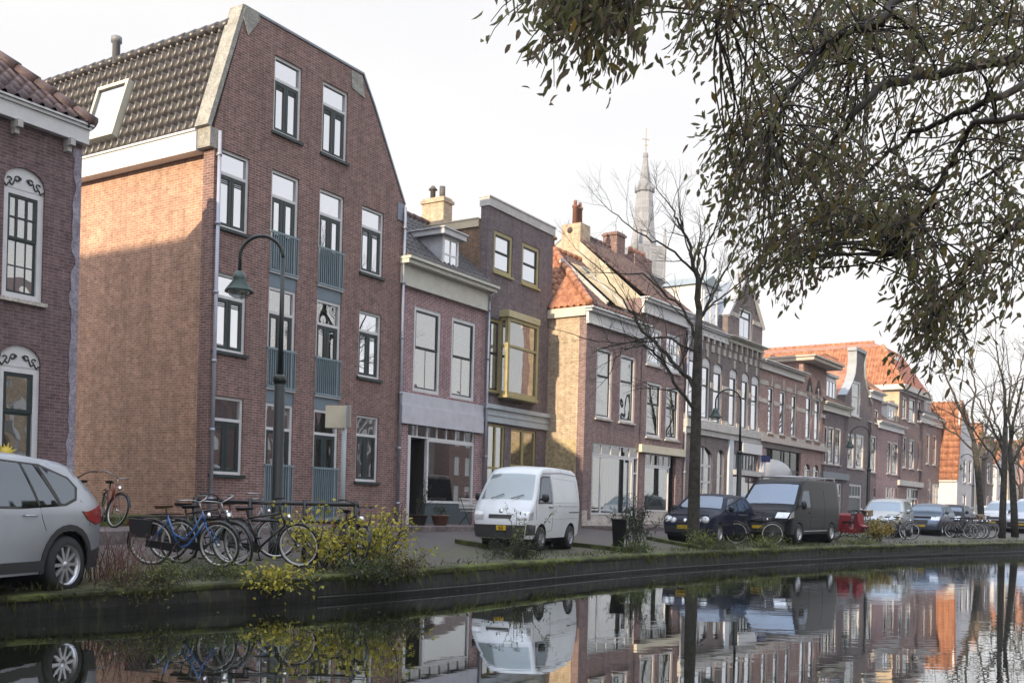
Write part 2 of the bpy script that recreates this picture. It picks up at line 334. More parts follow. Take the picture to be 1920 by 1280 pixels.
def tiles(poly, up, mat, name, parent, tw=.24, tl=.34, amp=.055, sub=6, back=.04):
    """pantiles over a planar polygon (3-D points, local frame); up = point direction from eave to ridge"""
    P=[Vector(p) for p in poly]; n=None
    n=(P[1]-P[0]).cross(P[2]-P[0]).normalized()
    if n.z<0: n=-n
    v=Vector(up); v=(v-n*v.dot(n)).normalized(); u=v.cross(n).normalized(); o=P[0]
    q=[((p-o).dot(u),(p-o).dot(v)) for p in P]
    u0,u1=min(a for a,b in q),max(a for a,b in q); v0,v1=min(b for a,b in q),max(b for a,b in q)
    def inside(x,y):
        c=False; j=len(q)-1
        for i in range(len(q)):
            if (q[i][1]>y)!=(q[j][1]>y) and x<(q[j][0]-q[i][0])*(y-q[i][1])/(q[j][1]-q[i][1])+q[i][0]: c=not c
            j=i
        return c
    du=tw/sub; nu=int((u1-u0)/du)+1; rows=int((v1-v0)/tl)+1
    m=MB(); vs=[]; fs=[]
    for r in range(rows):
        ya=v0+r*tl; yb=min(ya+tl+.0,v1)
        if yb-ya<.02: continue
        base=len(vs)
        for i in range(nu+1):
            x=min(u0+i*du,u1); ph=(i%sub)/sub
            h=amp*(1.6*max(0,math.sin(PI*(ph*1.6)))-.35) if ph<.625 else amp*(-.35-.35*math.sin(PI*(ph-.625)/.375))
            vs.append(o+u*x+v*ya+n*(h+.002)); vs.append(o+u*x+v*yb+n*(h)); vs.append(o+u*x+v*ya+n*(h-.006))
        for i in range(nu):
            x=u0+(i+.5)*du
            if inside(x,(ya+yb)/2):
                a=base+3*i; fs.append((a,a+3,a+4,a+1)); fs.append((a+2,a+5,a+3,a))
    m.add(vs,fs,True)
    ob=m.build(name,mat,parent)
    # backing sheet
    k=MB(); k.add([p-n*.02 for p in P],[tuple(range(len(P)))]); 
    me=ob.data; bm=bmesh.new(); bm.from_mesh(me); vv=[bm.verts.new(p-n*.05) for p in P]; bm.faces.new(vv); bm.to_mesh(me); bm.free()
    return ob
def ridge(p0,p1,mat,parent,r=.12,name='ridge_tiles',step=.38):
    p0=Vector(p0); p1=Vector(p1); L=(p1-p0).length; n=max(1,int(L/step)); m=MB()
    for i in range(n):
        a=p0.lerp(p1,i/n); b=p0.lerp(p1,(i+1.08)/n if i<n-1 else 1)
        m.tube([a,b],[r*1.12,r*.94],n=9)
    return m.build(name,mat,parent)
def pipe(h,x,z0,z1,y=-.09,r=.045,mat=None,name='drainpipe'):
    m=MB(); m.tube([(x,y,z0),(x,y,z1)],r,n=10)
    k=int((z1-z0)/1.6)
    for i in range(k+1):
        z=z0+.6+i*1.6
        if z<z1: m.tube([(x,y,z),(x,y,z+.07)],r*1.35,n=10); m.box(x-.02,x+.02,y,.0,z+.02,z+.05)
    return m.build(name,mat or ZINC,h.e)
# ---------------- quay line, street, water ----------------
def qpt(px,py,z): r=ray(px,py); D=(z-CZ)/r.z; return (r.x*D,D,z)
Q=[(-60,-34,.26),(-22,-4,.26),(-9.2,8.6,.27)]+[qpt(*q) for q in((0,1120,.28),(180,1107,.30),(336,1096,.33),(590,1083,.38),(780,1071,.40),(960,1056,.40),(1107,1044.5,.40),(1240,1038.5,.40),(1400,1031,.41),(1545,1025.5,.42),(1750,1020,.43),(1920,1017.5,.43))]+[(60,88,.45),(140,175,.45)]
DQ=[]
for i in range(len(Q)-1):
    a,b=Q[i],Q[i+1]; L_=math.hypot(b[0]-a[0],b[1]-a[1]); n=max(1,int(L_/1.2)) if L_<60 else 12
    for k in range(n):
        f=k/n; DQ.append((a[0]+(b[0]-a[0])*f,a[1]+(b[1]-a[1])*f,a[2]+(b[2]-a[2])*f))
DQ.append(Q[-1])
def sm(pts,it=6):
    for _ in range(it):
        pts=[pts[0]]+[tuple((pts[i-1][j]+2*pts[i][j]+pts[i+1][j])/4 for j in range(3)) for i in range(1,len(pts)-1)]+[pts[-1]]
    return pts
DQ=sm(DQ)
def qn(i):
    a=DQ[max(i-1,0)]; b=DQ[min(i+1,len(DQ)-1)]; d=Vector((b[0]-a[0],b[1]-a[1])).normalized(); return Vector((-d.y,d.x))
def gz(x,y):
    best=None
    for i in range(len(DQ)-1):
        ax,ay,az=DQ[i]; bx,by,bz=DQ[i+1]; dx,dy=bx-ax,by-ay; l2=dx*dx+dy*dy
        t=max(0,min(1,((x-ax)*dx+(y-ay)*dy)/l2)); px,py=ax+dx*t,ay+dy*t; d=math.hypot(x-px,y-py)
        if best is None or d<best[0]: best=(d,az+(bz-az)*t,(dx*(y-ay)-dy*(x-ax)))
    u=best[0] if best[2]>0 else 0
    return best[1]+min(.044*u,.40)
def onground(px,py):
    r=ray(px,py); q=20.
    for _ in range(40):
        z=gz(r.x*q,q); q2=(z-CZ)/r.z if r.z<-1e-4 else 200; q=q*.5+min(q2,200)*.5
    return Vector((r.x*q,q,gz(r.x*q,q)))
def drop(px,D,dz=0):   # point on the street seen at pixel column px, at distance D
    r=ray(px,HY+RO*(px-CX)+40); x=r.x*D; return Vector((x,D,gz(x,D)+dz))
MOSS=twotone('moss',(.03,.03,.013),(.095,.115,.028),1.6,bump=.8,dist=.03)
def street_mat():
    m,nt,b=mat_base('street_brick_paving'); L=nt.links.new
    tc=N(nt,'ShaderNodeTexCoord'); mp=N(nt,'ShaderNodeMapping'); mp.inputs['Rotation'].default_value=(0,0,R(-52)); L(tc.outputs['Object'],mp.inputs[0])
    bt=N(nt,'ShaderNodeTexBrick'); L(mp.outputs[0],bt.inputs[0]); bt.inputs['Scale'].default_value=1; bt.inputs['Brick Width'].default_value=.21; bt.inputs['Row Height'].default_value=.08; bt.inputs['Mortar Size'].default_value=.008
    bt.inputs['Color1'].default_value=(.115,.098,.1,1); bt.inputs['Color2'].default_value=(.085,.074,.078,1); bt.inputs['Mortar'].default_value=(.05,.05,.04,1)
    nz=N(nt,'ShaderNodeTexNoise',Scale=.45,Detail=8,Roughness=.65); L(tc.outputs['Object'],nz.inputs[0])
    at_=N(nt,'ShaderNodeAttribute',attribute_name='u'); 
    ad=N(nt,'ShaderNodeMath',operation='MULTIPLY_ADD'); L(at_.outputs['Fac'],ad.inputs[0]); ad.inputs[1].default_value=-.06; ad.inputs[2].default_value=.2
    a2=N(nt,'ShaderNodeMath',operation='ADD'); L(nz.outputs[0],a2.inputs[0]); L(ad.outputs[0],a2.inputs[1])
    mr=N(nt,'ShaderNodeMapRange'); mr.inputs[1].default_value=.45; mr.inputs[2].default_value=.62; mr.inputs[3].default_value=0; mr.inputs[4].default_value=.85; L(a2.outputs[0],mr.inputs[0])
    n2=N(nt,'ShaderNodeTexNoise',Scale=9,Detail=6); L(tc.outputs['Object'],n2.inputs[0])
    c2=N(nt,'ShaderNodeValToRGB'); c2.color_ramp.elements[0].position=.35; c2.color_ramp.elements[0].color=(.03,.03,.014,1); c2.color_ramp.elements[1].position=.65; c2.color_ramp.elements[1].color=(.085,.088,.035,1); L(n2.outputs[0],c2.inputs[0])
    mx=N(nt,'ShaderNodeMix',data_type='RGBA'); L(mr.outputs[0],mx.inputs[0]); L(bt.outputs[0],mx.inputs[6]); L(c2.outputs[0],mx.inputs[7])
    mr2=N(nt,'ShaderNodeMapRange'); mr2.inputs[1].default_value=.3; mr2.inputs[2].default_value=.7; mr2.inputs[3].default_value=.7; mr2.inputs[4].default_value=1.3; L(nz.outputs[0],mr2.inputs[0])
    mu=N(nt,'ShaderNodeVectorMath',operation='SCALE'); L(mx.outputs[2],mu.inputs[0]); L(mr2.outputs[0],mu.inputs['Scale']); L(mu.outputs[0],b.inputs['Base Color'])
    b.inputs['Roughness'].default_value=.55; b.inputs['Specular IOR Level'].default_value=.4
    bp=N(nt,'ShaderNodeBump',Strength=.6,Distance=.02); L(n2.outputs[0],bp.inputs['Height']); L(bp.outputs[0],b.inputs['Normal'])
    return m
STREET=street_mat()
US=[0,.25,.5,1,1.6,2.4,3.4,4.6,6,7.6,9.1,11,16,24,40,70,120]
m=MB(); uu=[]
for i,(x,y,z) in enumerate(DQ):
    n=qn(i)
    for u in US:
        jx=.03*noise.noise(Vector((x,y,u))); m.v.append((x+n.x*u,y+n.y*u,z+min(.044*u,.40)+(jx if u<5 else 0))); uu.append(u)
k=len(US)
for i in range(len(DQ)-1):
    for j in range(k-1): m.f.append((i*k+j,(i+1)*k+j,(i+1)*k+j+1,i*k+j+1)); m.sm.append(True); m.mi.append(0)
st=m.build('street',STREET); tag(st,kind='structure')
a=st.data.attributes.new('u','FLOAT','POINT'); a.data.foreach_set('value',uu)
# quay wall with a sagging mossy cap
def wall_mat():
    m,nt,b=mat_base('wet_quay_wall'); L=nt.links.new; tc=N(nt,'ShaderNodeTexCoord'); mp=N(nt,'ShaderNodeMapping'); mp.inputs['Scale'].default_value=(2.2,2.2,.5); L(tc.outputs['Object'],mp.inputs[0])
    nz=N(nt,'ShaderNodeTexNoise',Scale=3,Detail=8,Roughness=.7); L(mp.outputs[0],nz.inputs[0]); sp=N(nt,'ShaderNodeSeparateXYZ'); L(tc.outputs['Object'],sp.inputs[0])
    a=N(nt,'ShaderNodeMath',operation='MULTIPLY_ADD'); L(sp.outputs[2],a.inputs[0]); a.inputs[1].default_value=.32; L(nz.outputs[0],a.inputs[2])
    c=N(nt,'ShaderNodeValToRGB'); e=c.color_ramp.elements; e[0].position=.48; e[0].color=(.009,.009,.008,1); e[1].position=.78; e[1].color=(.075,.08,.03,1); x=c.color_ramp.elements.new(.62); x.color=(.022,.022,.014,1); L(a.outputs[0],c.inputs[0]); L(c.outputs[0],b.inputs['Base Color']); b.inputs['Roughness'].default_value=.75
    bp=N(nt,'ShaderNodeBump',Strength=1,Distance=.06); L(nz.outputs[0],bp.inputs['Height']); L(bp.outputs[0],b.inputs['Normal']); return m
WALLM=wall_mat()
m=MB(); prof=[(-.03,-1.2),(-.03,0.0),(-.03,.10),(-.02,.2),(.0,.93),(.0,1.0)]
for i,(x,y,z) in enumerate(DQ):
    n=qn(i)
    for (u,f) in prof:
        zz=f if f<=.2 else z*f
        j=.035*noise.noise(Vector((x*1.3,y*1.3,zz*6))); m.v.append((x+n.x*(u+j),y+n.y*(u+j),zz))
k=len(prof)
for i in range(len(DQ)-1):
    for j in range(k-1): m.f.append((i*k+j,(i+1)*k+j,(i+1)*k+j+1,i*k+j+1)); m.sm.append(False); m.mi.append(0)
tag(m.build('quay_wall',WALLM),'dark wet brick quay wall along the canal under the mossy kerb','quay wall')
m=MB(); prof=[(-.03,-.07),(-.055,-.02),(-.035,.015),(.03,.035),(.15,.035),(.3,.02),(.42,-.015)]
for i,(x,y,z) in enumerate(DQ):
    n=qn(i)
    for (u,f) in prof:
        j=.03*noise.noise(Vector((x*2,y*2,f*9)))+.015*noise.noise(Vector((x*9,y*9,f*20))); m.v.append((x+n.x*(u+j),y+n.y*(u+j),z+(f if x>-3 or f<0 else f*.2-.012)+j*(1 if x>-3 else .5)))
k=len(prof)
for i in range(len(DQ)-1):
    for j in range(k-1): m.f.append((i*k+j,(i+1)*k+j,(i+1)*k+j+1,i*k+j+1)); m.sm.append(True); m.mi.append(0)
tag(m.build('quay_kerb',MOSS),'long kerb of stone overgrown with green moss on top of the quay wall','kerb')
m=MB()
for i in range(6,len(DQ)-3,1):
    if DQ[i][0]>26: break
    if DQ[i][0]<-3: continue
    a,b=DQ[i],DQ[i+1]; na,nb=qn(i),qn(i+1)
    P=[Vector((a[0]-na.x*.13,a[1]-na.y*.13,.07)),Vector((b[0]-nb.x*.13,b[1]-nb.y*.13,.07))]
    m.tube(P,.018,6,cap=False)
tag(m.build('waling',paint('wet_timber',(.03,.028,.024),.5,var=.4)),'thin wet timber rail along the foot of the quay wall at the waterline','timber rail')
# water
def water_mat():
    m=bpy.data.materials.new('canal_water'); m.use_nodes=True; nt=m.node_tree; nt.nodes.clear(); L=nt.links.new
    o=N(nt,'ShaderNodeOutputMaterial'); mx=N(nt,'ShaderNodeMixShader'); df=N(nt,'ShaderNodeBsdfDiffuse'); gl=N(nt,'ShaderNodeBsdfGlossy')
    df.inputs[0].default_value=(.012,.014,.008,1); gl.inputs[0].default_value=(.93,.95,.97,1); gl.inputs['Roughness'].default_value=.012
    fr=N(nt,'ShaderNodeFresnel',IOR=1.5)
    mr=N(nt,'ShaderNodeMapRange'); mr.inputs[1].default_value=0; mr.inputs[2].default_value=.62; mr.inputs[3].default_value=.05; mr.inputs[4].default_value=.92; L(fr.outputs[0],mr.inputs[0]); L(mr.outputs[0],mx.inputs[0])
    tc=N(nt,'ShaderNodeTexCoord'); mp=N(nt,'ShaderNodeMapping'); mp.inputs['Rotation'].default_value=(0,0,R(-8)); mp.inputs['Scale'].default_value=(.35,1.5,1); L(tc.outputs['Object'],mp.inputs[0])
    n1=N(nt,'ShaderNodeTexNoise',Scale=1.1,Detail=2,Roughness=.5); L(mp.outputs[0],n1.inputs[0])
    n2=N(nt,'ShaderNodeTexNoise',Scale=3.6,Detail=2,Roughness=.5); L(mp.outputs[0],n2.inputs[0])
    sp=N(nt,'ShaderNodeSeparateXYZ'); L(tc.outputs['Object'],sp.inputs[0])
    am=N(nt,'ShaderNodeMapRange'); am.inputs[1].default_value=0; am.inputs[2].default_value=5.5; am.inputs[3].default_value=.25; am.inputs[4].default_value=.75; L(sp.outputs[0],am.inputs[0])
    b1=N(nt,'ShaderNodeBump',Distance=.02); L(n1.outputs[0],b1.inputs['Height'])
    s1=N(nt,'ShaderNodeMath',operation='MULTIPLY'); s1.inputs[1].default_value=.16; L(am.outputs[0],s1.inputs[0]); L(s1.outputs[0],b1.inputs['Strength'])
    b2=N(nt,'ShaderNodeBump',Distance=.006); L(n2.outputs[0],b2.inputs['Height']); L(b1.outputs[0],b2.inputs['Normal'])
    s2=N(nt,'ShaderNodeMath',operation='MULTIPLY'); s2.inputs[1].default_value=.25; L(am.outputs[0],s2.inputs[0]); L(s2.outputs[0],b2.inputs['Strength'])
    L(b2.outputs[0],gl.inputs['Normal']); L(b2.outputs[0],fr.inputs['Normal'])
    L(df.outputs[0],mx.inputs[1]); L(gl.outputs[0],mx.inputs[2]); L(mx.outputs[0],o.inputs[0]); return m
m=MB(); m.quad((-300,-300,0),(500,-300,0),(500,500,0),(-300,500,0)); tag(m.build('water',water_mat()),kind='structure')
# near bank, behind and to the right of the camera
m=MB(); nb=[(-40,-55),(-.9,-.7),(4.2,2.6),(13,13),(25,27.5),(46,51),(160,176),(400,180),(400,-200),(-40,-200)]
tri=tessellate_polygon([[Vector((x,y,0)) for x,y in nb]]); m.add([(x,y,.5) for x,y in nb]+[(x,y,-1) for x,y in nb],[tuple(t) for t in tri]+[(i,(i+1)%10,(i+1)%10+10,i+10) for i in range(10)])
tag(m.build('near_bank',twotone('bank_earth',(.05,.05,.025),(.1,.09,.06),1.5)),kind='structure')
# ---------------- houses: the three on the left ----------------
PH=R(32.0)
ZB=.84
def O_at(px,D): 
    r=ray(sx(px,620),HY+RO*(px-CX)); return (r.x*D,D)
GUT=WHITE
# --- big brown gabled house ---
h=House(O_at(385,23.6),PH,ZB,'gabled_house','tall brown brick house with a flat topped mansard gable and grey balcony railings')
BIG=h
W7,_=h.L(752,600)
_,ze=h.L(385,222); xt0,zt=h.L(468,17); xt1,zt1=h.L(683,139); _,ze2=h.L(756,384)
zt=(zt+zt1)/2; ze=(ze+ze2)/2
x0s=xt0; x1s=xt1; xk,zk=h.L(704,200)
outl=[(0,0),(W7,0),(W7,ze),(xk,zk),(x1s,zt),(x0s,zt),(0,ze)]
c1a,_=h.L(408,420); c1b,_=h.L(467,430); c4a,_=h.L(680,420); c4b,_=h.L(721,440)
c2a,_=h.L(510,400); c2b,_=h.L(562,400); c3a,_=h.L(600,420); c3b,_=h.L(646,430)
_,zh2=h.L(408,273); _,zs2=h.L(408,423); _,zh0=h.L(406,741); sto=(zh2-zh0)/2; wh=zh2-zs2
for k in range(3):
    z1=zh2-sto*k
    for a,b in((c1a,c1b),(c4a,c4b)):
        window(h,a,b,z1-wh,z1,'trans',g=GLD if k==2 else GL,cur=(0 if k<2 else 1) if a==c1a else (1 if k==2 else 0),sillmat=DGREEN)
_,zh3=h.L(511,97); _,zs3=h.L(511,243)
for px0,px1 in((c2a+.0,c2b),(c3a+.02,c3b+.05)): window(h,px0,px1,zs3,zh3,'trans',sillmat=DGREEN)
zbot=.12
for a,b in((c2a,c2b),(c3a,c3b)):
    h.hole(a,b,zbot,zh2)
    for k in range(3):
        z1=zh2-sto*k; z0=z1-sto+.36 if k<2 else zbot
        m=MB(); zt_=z1-.62; bars(m,a,b,z0,z1,.05,.14,.075); m.box(a+.075,b-.075,.054,.14,zt_-.05,zt_+.02)
        f=m.build('balcony_door',WHITE,h.e)
        q=MB(); c=(a+b)/2; bars(q,a+.075,c-.006,z0+.07,zt_-.052,.07,.16,.09); bars(q,c+.006,b-.075,z0+.07,zt_-.052,.07,.16,.09); q.build('door_leaf',DGREEN,f)
        p=MB(); p.box(a+.05,b-.05,.10,.108,z0+.05,z1-.04); p.build('pane',GLD if k else GL,f)
        curtain(h,f,a+.08,b-.08,z0+.07,z1-.08,.26,side=.3)
        zr=z1-1.52; zl=z1-2.52 if k<2 else .16
        q=MB(); q.box(a-.03,b+.03,-.05,.0,zr-.05,zr); q.box(a-.03,b+.03,-.05,-.01,zl,zl+.05)
        nb_=12
        for i in range(nb_+1):
            x=a+.02+(b-a-.04)*i/nb_; q.box(x-.012,x+.012,-.045,-.015,zl+.05,zr-.05)
        q.build('balcony_railing',paint('railing_paint',(.2,.27,.31),.4),h.e)
        if k<2:
            q=MB(); q.box(a,b,.03,.12,z0-.36,z0-.03); q.build('spandrel_panel',BGREY,h.e)
            q=MB(); q.box(a-.02,b+.02,-.03,.14,z0-.03,z0+.0); q.build('door_sill',WHITE,h.e)
# wall: front slab + body
h.wall(outl,.36,B_MAIN,label='brown brick gable front'); DEP=12.5
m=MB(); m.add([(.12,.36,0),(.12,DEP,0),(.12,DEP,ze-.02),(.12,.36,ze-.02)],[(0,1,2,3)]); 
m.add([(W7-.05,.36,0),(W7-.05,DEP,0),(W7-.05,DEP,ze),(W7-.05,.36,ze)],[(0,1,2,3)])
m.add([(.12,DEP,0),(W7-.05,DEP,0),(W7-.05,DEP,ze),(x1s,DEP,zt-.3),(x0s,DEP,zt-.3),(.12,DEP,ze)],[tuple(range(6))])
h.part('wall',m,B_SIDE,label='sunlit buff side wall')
m=MB(); m.quad((W7-.05,.36,ze),(W7-.05,DEP,ze),(x1s,DEP,zt-.35),(x1s,.36,zt-.35)); m.quad((x0s,.36,zt-.33),(x1s,.36,zt-.33),(x1s,DEP,zt-.33),(x0s,DEP,zt-.33)); h.part('flat_roof',m,LEAD)
sl=Vector((x0s,0,zt))-Vector((0,0,ze))
rf=tiles([(-.12,.3,ze-.12),(-.12,DEP,ze-.12),(x0s-.18,DEP,zt-.42),(x0s-.18,.3,zt-.42)],(sl.x,0,sl.z),T_DARK,'roof',h.e,tw=.25,tl=.34)
ridge((x0s-.16,.35,zt-.36),(x0s-.16,DEP,zt-.36),T_DARK,rf,r=.13)
# concrete coping along the slopes
def slope_slab(p,q,y0,y1,t,mat,name='coping',nrm=None):
    p=Vector((p[0],0,p[1])); q=Vector((q[0],0,q[1])); d=(q-p).normalized(); n=Vector((-d.z,0,d.x))*t
    m=MB(); vs=[]
    for y in(y0,y1): vs+=[(v.x,y,v.z) for v in(p,q,q+n,p+n)]
    m.add(vs,[(0,1,2,3),(7,6,5,4),(0,4,5,1),(1,5,6,2),(2,6,7,3),(3,7,4,0)]); return m
m=slope_slab((-.13,ze-.1),(x0s-.02,zt+.02),-.025,.42,.12,CONC); h.part('coping',m,CONC)
m=MB(); m.box(x0s-.1,x1s+.02,-.03,.40,zt+.002,zt+.06); h.part('roof_edging',m,LEAD)
m=slope_slab((x1s+.02,zt+.04),(xk+.02,zk+.02),-.03,.4,.05,LEAD); m2=slope_slab((xk+.02,zk+.02),(W7+.02,ze),-.03,.4,.05,LEAD); m.v+=m2.v; n0=len(m.v)-len(m2.v); m.f+=[tuple(i+n0 for i in f) for f in m2.f]; m.sm+=m2.sm; m.mi+=m2.mi; h.part('roof_edging',m,LEAD)
m=MB(); m.prism([(x0s-.15,zt-.22),(x0s+.05,zt-.62),(x0s+.42,zt-.1),(x0s+.32,zt+.05),(x0s-.05,zt+.05)],-.04,.2); h.part('concrete_block',m,CONC)
m=MB(); m.prism([(x1s-.45,zt-.05),(x1s+.0,zt-.05),(x1s+.13,zt-.62),(x1s-.4,zt-.52)],-.022,.1); h.part('concrete_block',m,CONC)
m=MB(); m.box(-.16,.11,-.03,.4,ze-.55,ze-.1); h.part('concrete_block',m,CONC)
m=MB(); m.box(W7-.3,W7+.02,-.035,.2,ze-.5,ze+.0); h.part('concrete_block',m,LEAD)
m=MB(); m.box(-.2,.08,.402,DEP,ze-.6,ze-.14); m.box(-.24,.08,.403,DEP,ze-.139,ze-.09); h.part('gutter_board',m,WHITE)
pipe(h,.08,.0,ze-.15,mat=paint('lilac_grey_pipe',(.38,.4,.48),.35,metal=.2)); pipe(h,W7-.04,.0,ze-.1)
# skylight, flue
def onroof(f,y,dn): # f 0..1 up the left slope
    p=Vector((-.12,0,ze-.12)).lerp(Vector((x0s-.18,0,zt-.42)),f); d=Vector((x0s-.06,0,zt-.3-ze)).normalized(); n=Vector((-d.z,0,d.x)); return Vector((p.x,y,p.z))+n*dn
def rbox(m,f0,f1,ya,yb,n0,n1):
    vs=[onroof(f0,ya,n0),onroof(f0,yb,n0),onroof(f1,yb,n0),onroof(f1,ya,n0),onroof(f0,ya,n1),onroof(f0,yb,n1),onroof(f1,yb,n1),onroof(f1,ya,n1)]
    m.add(vs,[(0,3,2,1),(4,5,6,7),(0,1,5,4),(1,2,6,5),(2,3,7,6),(3,0,4,7)])
m=MB(); sa,sb,fa,fb=3.5,4.75,.14,.70
rbox(m,fa,fb,sa,sa+.09,.0,.2); rbox(m,fa,fb,sb-.09,sb,.0,.2); rbox(m,fa,fa+.035,sa+.09,sb-.09,0,.2); rbox(m,fb-.035,fb,sa+.09,sb-.09,0,.2)
f=h.part('skylight',m,paint('pale_roof_window',(.62,.6,.5),.4)); m=MB(); rbox(m,fa+.03,fb-.03,sa+.08,sb-.08,.12,.15); m.build('pane',glass('sky_glass',.8,wob=0),f)
m=MB(); m.lathe([(.10,0),(.10,.55),(.14,.56),(.14,.7),(.05,.75)],14,Matrix.Translation((x0s-.2,4.6,zt-.45))); h.part('flue',m,paint('flue_grey',(.2,.21,.23),.5))
# --- left dark brick house ---
oA=O_at(137,19.5)
hA=House(oA,PH,ZB,'cornice_house','dark purple brick house cut by the left edge with white cornice and arched windows')
h=hA; hx0=-9
_,zc1=h.L(140,265); _,zc0=h.L(165,245)
xa,zw1=h.L(12,303); xb,zwb=h.L(88,340); _,zw0=h.L(12,556)
window(h,xa,xb,zw0,zw1,'grid',nx=3,arch=.3,fw=.11,sw=.05,g=GLD,mid=.54,name='arched_window')
_,z1=h.L(12,642); z0=.75
window(h,xa,xb,z0,z1,'sash',arch=.3,fw=.11,sw=.07,g=GLD,mid=.62,name='arched_window',cur=0)
hw=xb-xa
for k in(1,2):
    window(h,xa-k*2.15,xb-k*2.15,zw0,zw1,'grid',nx=3,arch=.3,fw=.11,g=GLD,mid=.54,name='arched_window')
    window(h,xa-k*2.15,xb-k*2.15,z0,z1,'sash',arch=.3,fw=.11,sw=.07,g=GLD,mid=.62,name='arched_window')
# black scroll ornament in the arch heads
for zz in(zw1,z1):
    m=MB(); c=(xa+xb)/2
    for s in(-1,1):
        m.tube([(c+s*(.05+.018*i),.04,zz-.27+.03*math.sin(i*1.1)+(.05 if i<8 else .0)-.006*i) for i in range(20)],.013,5)
        m.tube([(c+s*(.12+.05*math.cos(q)),.038,zz-.22+.04*math.sin(q)) for q in [i*.6 for i in range(9)]],.011,5)
        m.tube([(c+s*(.28+.04*math.cos(q)),.038,zz-.26+.035*math.sin(q)) for q in [i*.6 for i in range(9)]],.011,5)
    h.part('scroll_ornament',m,BLACK)
h.wall([(hx0,0),(0,0),(0,zc1),(hx0,zc1)],6.0,B_A)
# warm lamp lit interior seen through the lower window: a lit picture frame behind the glass
m=MB(); bars(m,xa+.5,xb-.15,z1-1.55,z1-1.05,1.0,1.04,.05,nx=4); h.part('window_rack',m,paint('warm_wood',(.5,.35,.18),.5))
m=MB(); pr=[]
m.box(hx0,.04,-.16,6.2,zc1-.02,zc1+.25); m.box(hx0,.07,-.2,6.25,zc1+.255,zc1+.31); m.box(hx0,.09,-.24,6.3,zc1+.315,zc1+.35)
cn=h.part('cornice',m,WHITE)
for i in range(6):
    m=MB(); x=-.35-i*1.05; m.box(x-.05,x+.05,-.24,-.001,zc1-.16,zc1-.025); m.box(x-.04,x+.04,-.14,-.002,zc1-.26,zc1-.162); m.build('bracket',OFFW,cn)
zz=zc1+.35
T_PURP_SHADE=twotone('shaded_purple_pantile',(.07,.048,.05),(.11,.075,.075),5,bump=.2,rough=.6); kx,kz=h.L(0,105,1.25); kz=kz-.05  # brown pantile colour darkened to put this roof in shade
rf=tiles([(hx0,-.24,zz),(.1,-.24,zz),(kx,1.25,kz),(hx0,1.25,kz)],(0,1.6,kz-zz),T_PURP_SHADE,'roof',h.e,tw=.24)
ridge((.08,-.22,zz+.03),(kx,1.25,kz+.05),T_PURP_SHADE,rf,r=.13)
m=MB(); m.add([(.1,-.24,zz),(.1,2.6,zz),(kx,1.25,kz)],[(0,1,2)]); m.add([(hx0,1.25,kz),(kx,1.25,kz),(.1,2.6,zz),(hx0,2.6,zz)],[(0,1,2,3)]); m.quad((hx0,2.6,zz),(.1,2.6,zz),(.1,6.2,zz),(hx0,6.2,zz)); m.build('roof_back',T_PURP_SHADE,rf)  # unseen rear slope cut short so the neighbour's side wall catches more sun
# yellow sun decoration in the lower window
m=MB(); c=Vector((xa+.18,.028,1.35)); m.lathe([(.0,-.02),(.12,-.015),(.13,.015),(0,.02)],14,Matrix.Translation(c)@Matrix.Rotation(PI/2,4,'X'),cap=False)
for i in range(14):
    q=2*PI*i/14; r1=.24 if i%2 else .2; d=Vector((math.cos(q),0,math.sin(q))); e=Vector((-d.z,0,d.x))
    m.add([c+d*.11+e*.03,c+d*.11-e*.03,c+d*r1,c+d*.11+Vector((0,-.015,0))],[(0,1,2),(0,2,3),(1,3,2)])
so_=m.build('sun_ornament',paint('sun_yellow',(.6,.45,.05),.4),None); so_.matrix_world=Matrix.Translation((h.O.x,h.O.y,ZB))@Matrix.Rotation(PI/2-PH,4,'Z'); tag(so_,'yellow sun shaped ornament hanging in the ground floor window of the left house','sun ornament')
# patched pale mortar strip on the corner
m=MB(); 
rr=random.Random(3)
vs=[]; 
for i in range(60):
    z=i*zc1/60; wdt=.16+.12*noise.noise(Vector((0,0,i*.35)))+ (.25 if 22<i<0 else 0)
    vs+=[(-.0-.001,-.012,z),(-max(.05,wdt),-.012,z)]
m.add(vs,[(2*i,2*i+1,2*i+3,2*i+2) for i in range(59)]); h.part('worn_plaster_edge',m,twotone('lilac_plaster',(.22,.2,.25),(.34,.32,.38),3,bump=.4))
# --- house with shop window and dormer ---
h=House(BIG.O+BIG.d*(W7+.02),PH,ZB,'shop_house','narrow red brick house with white cornice, one dormer and a dark glazed shop front'); H2=h
W2,_=h.L(909,650); 
_,zct=h.L(760,490); _,zcb=h.L(760,533); _,zb1=h.L(757,735); _,zb0=h.L(759,786)
def pr(h,x0,y0,x1,y1,**k):
    return window(h,*h.rect(x0,y0,x1,y1),**k)
a,b,z0,z1=h.rect(778,573,825,733)
wz=(z0,z1); ww=b-a
a2,b2,_,_=h.rect(848,596,889.5,746)
for A,B in((a,b),(a2,b2)): window(h,A,B,z0,z1,'sash',fw=.1,g=GLD,mid=.52,nx=2,sash=DGREEN,cur=.22 if A==a else 1,yo=.02,sill=False,curm=OFFW)
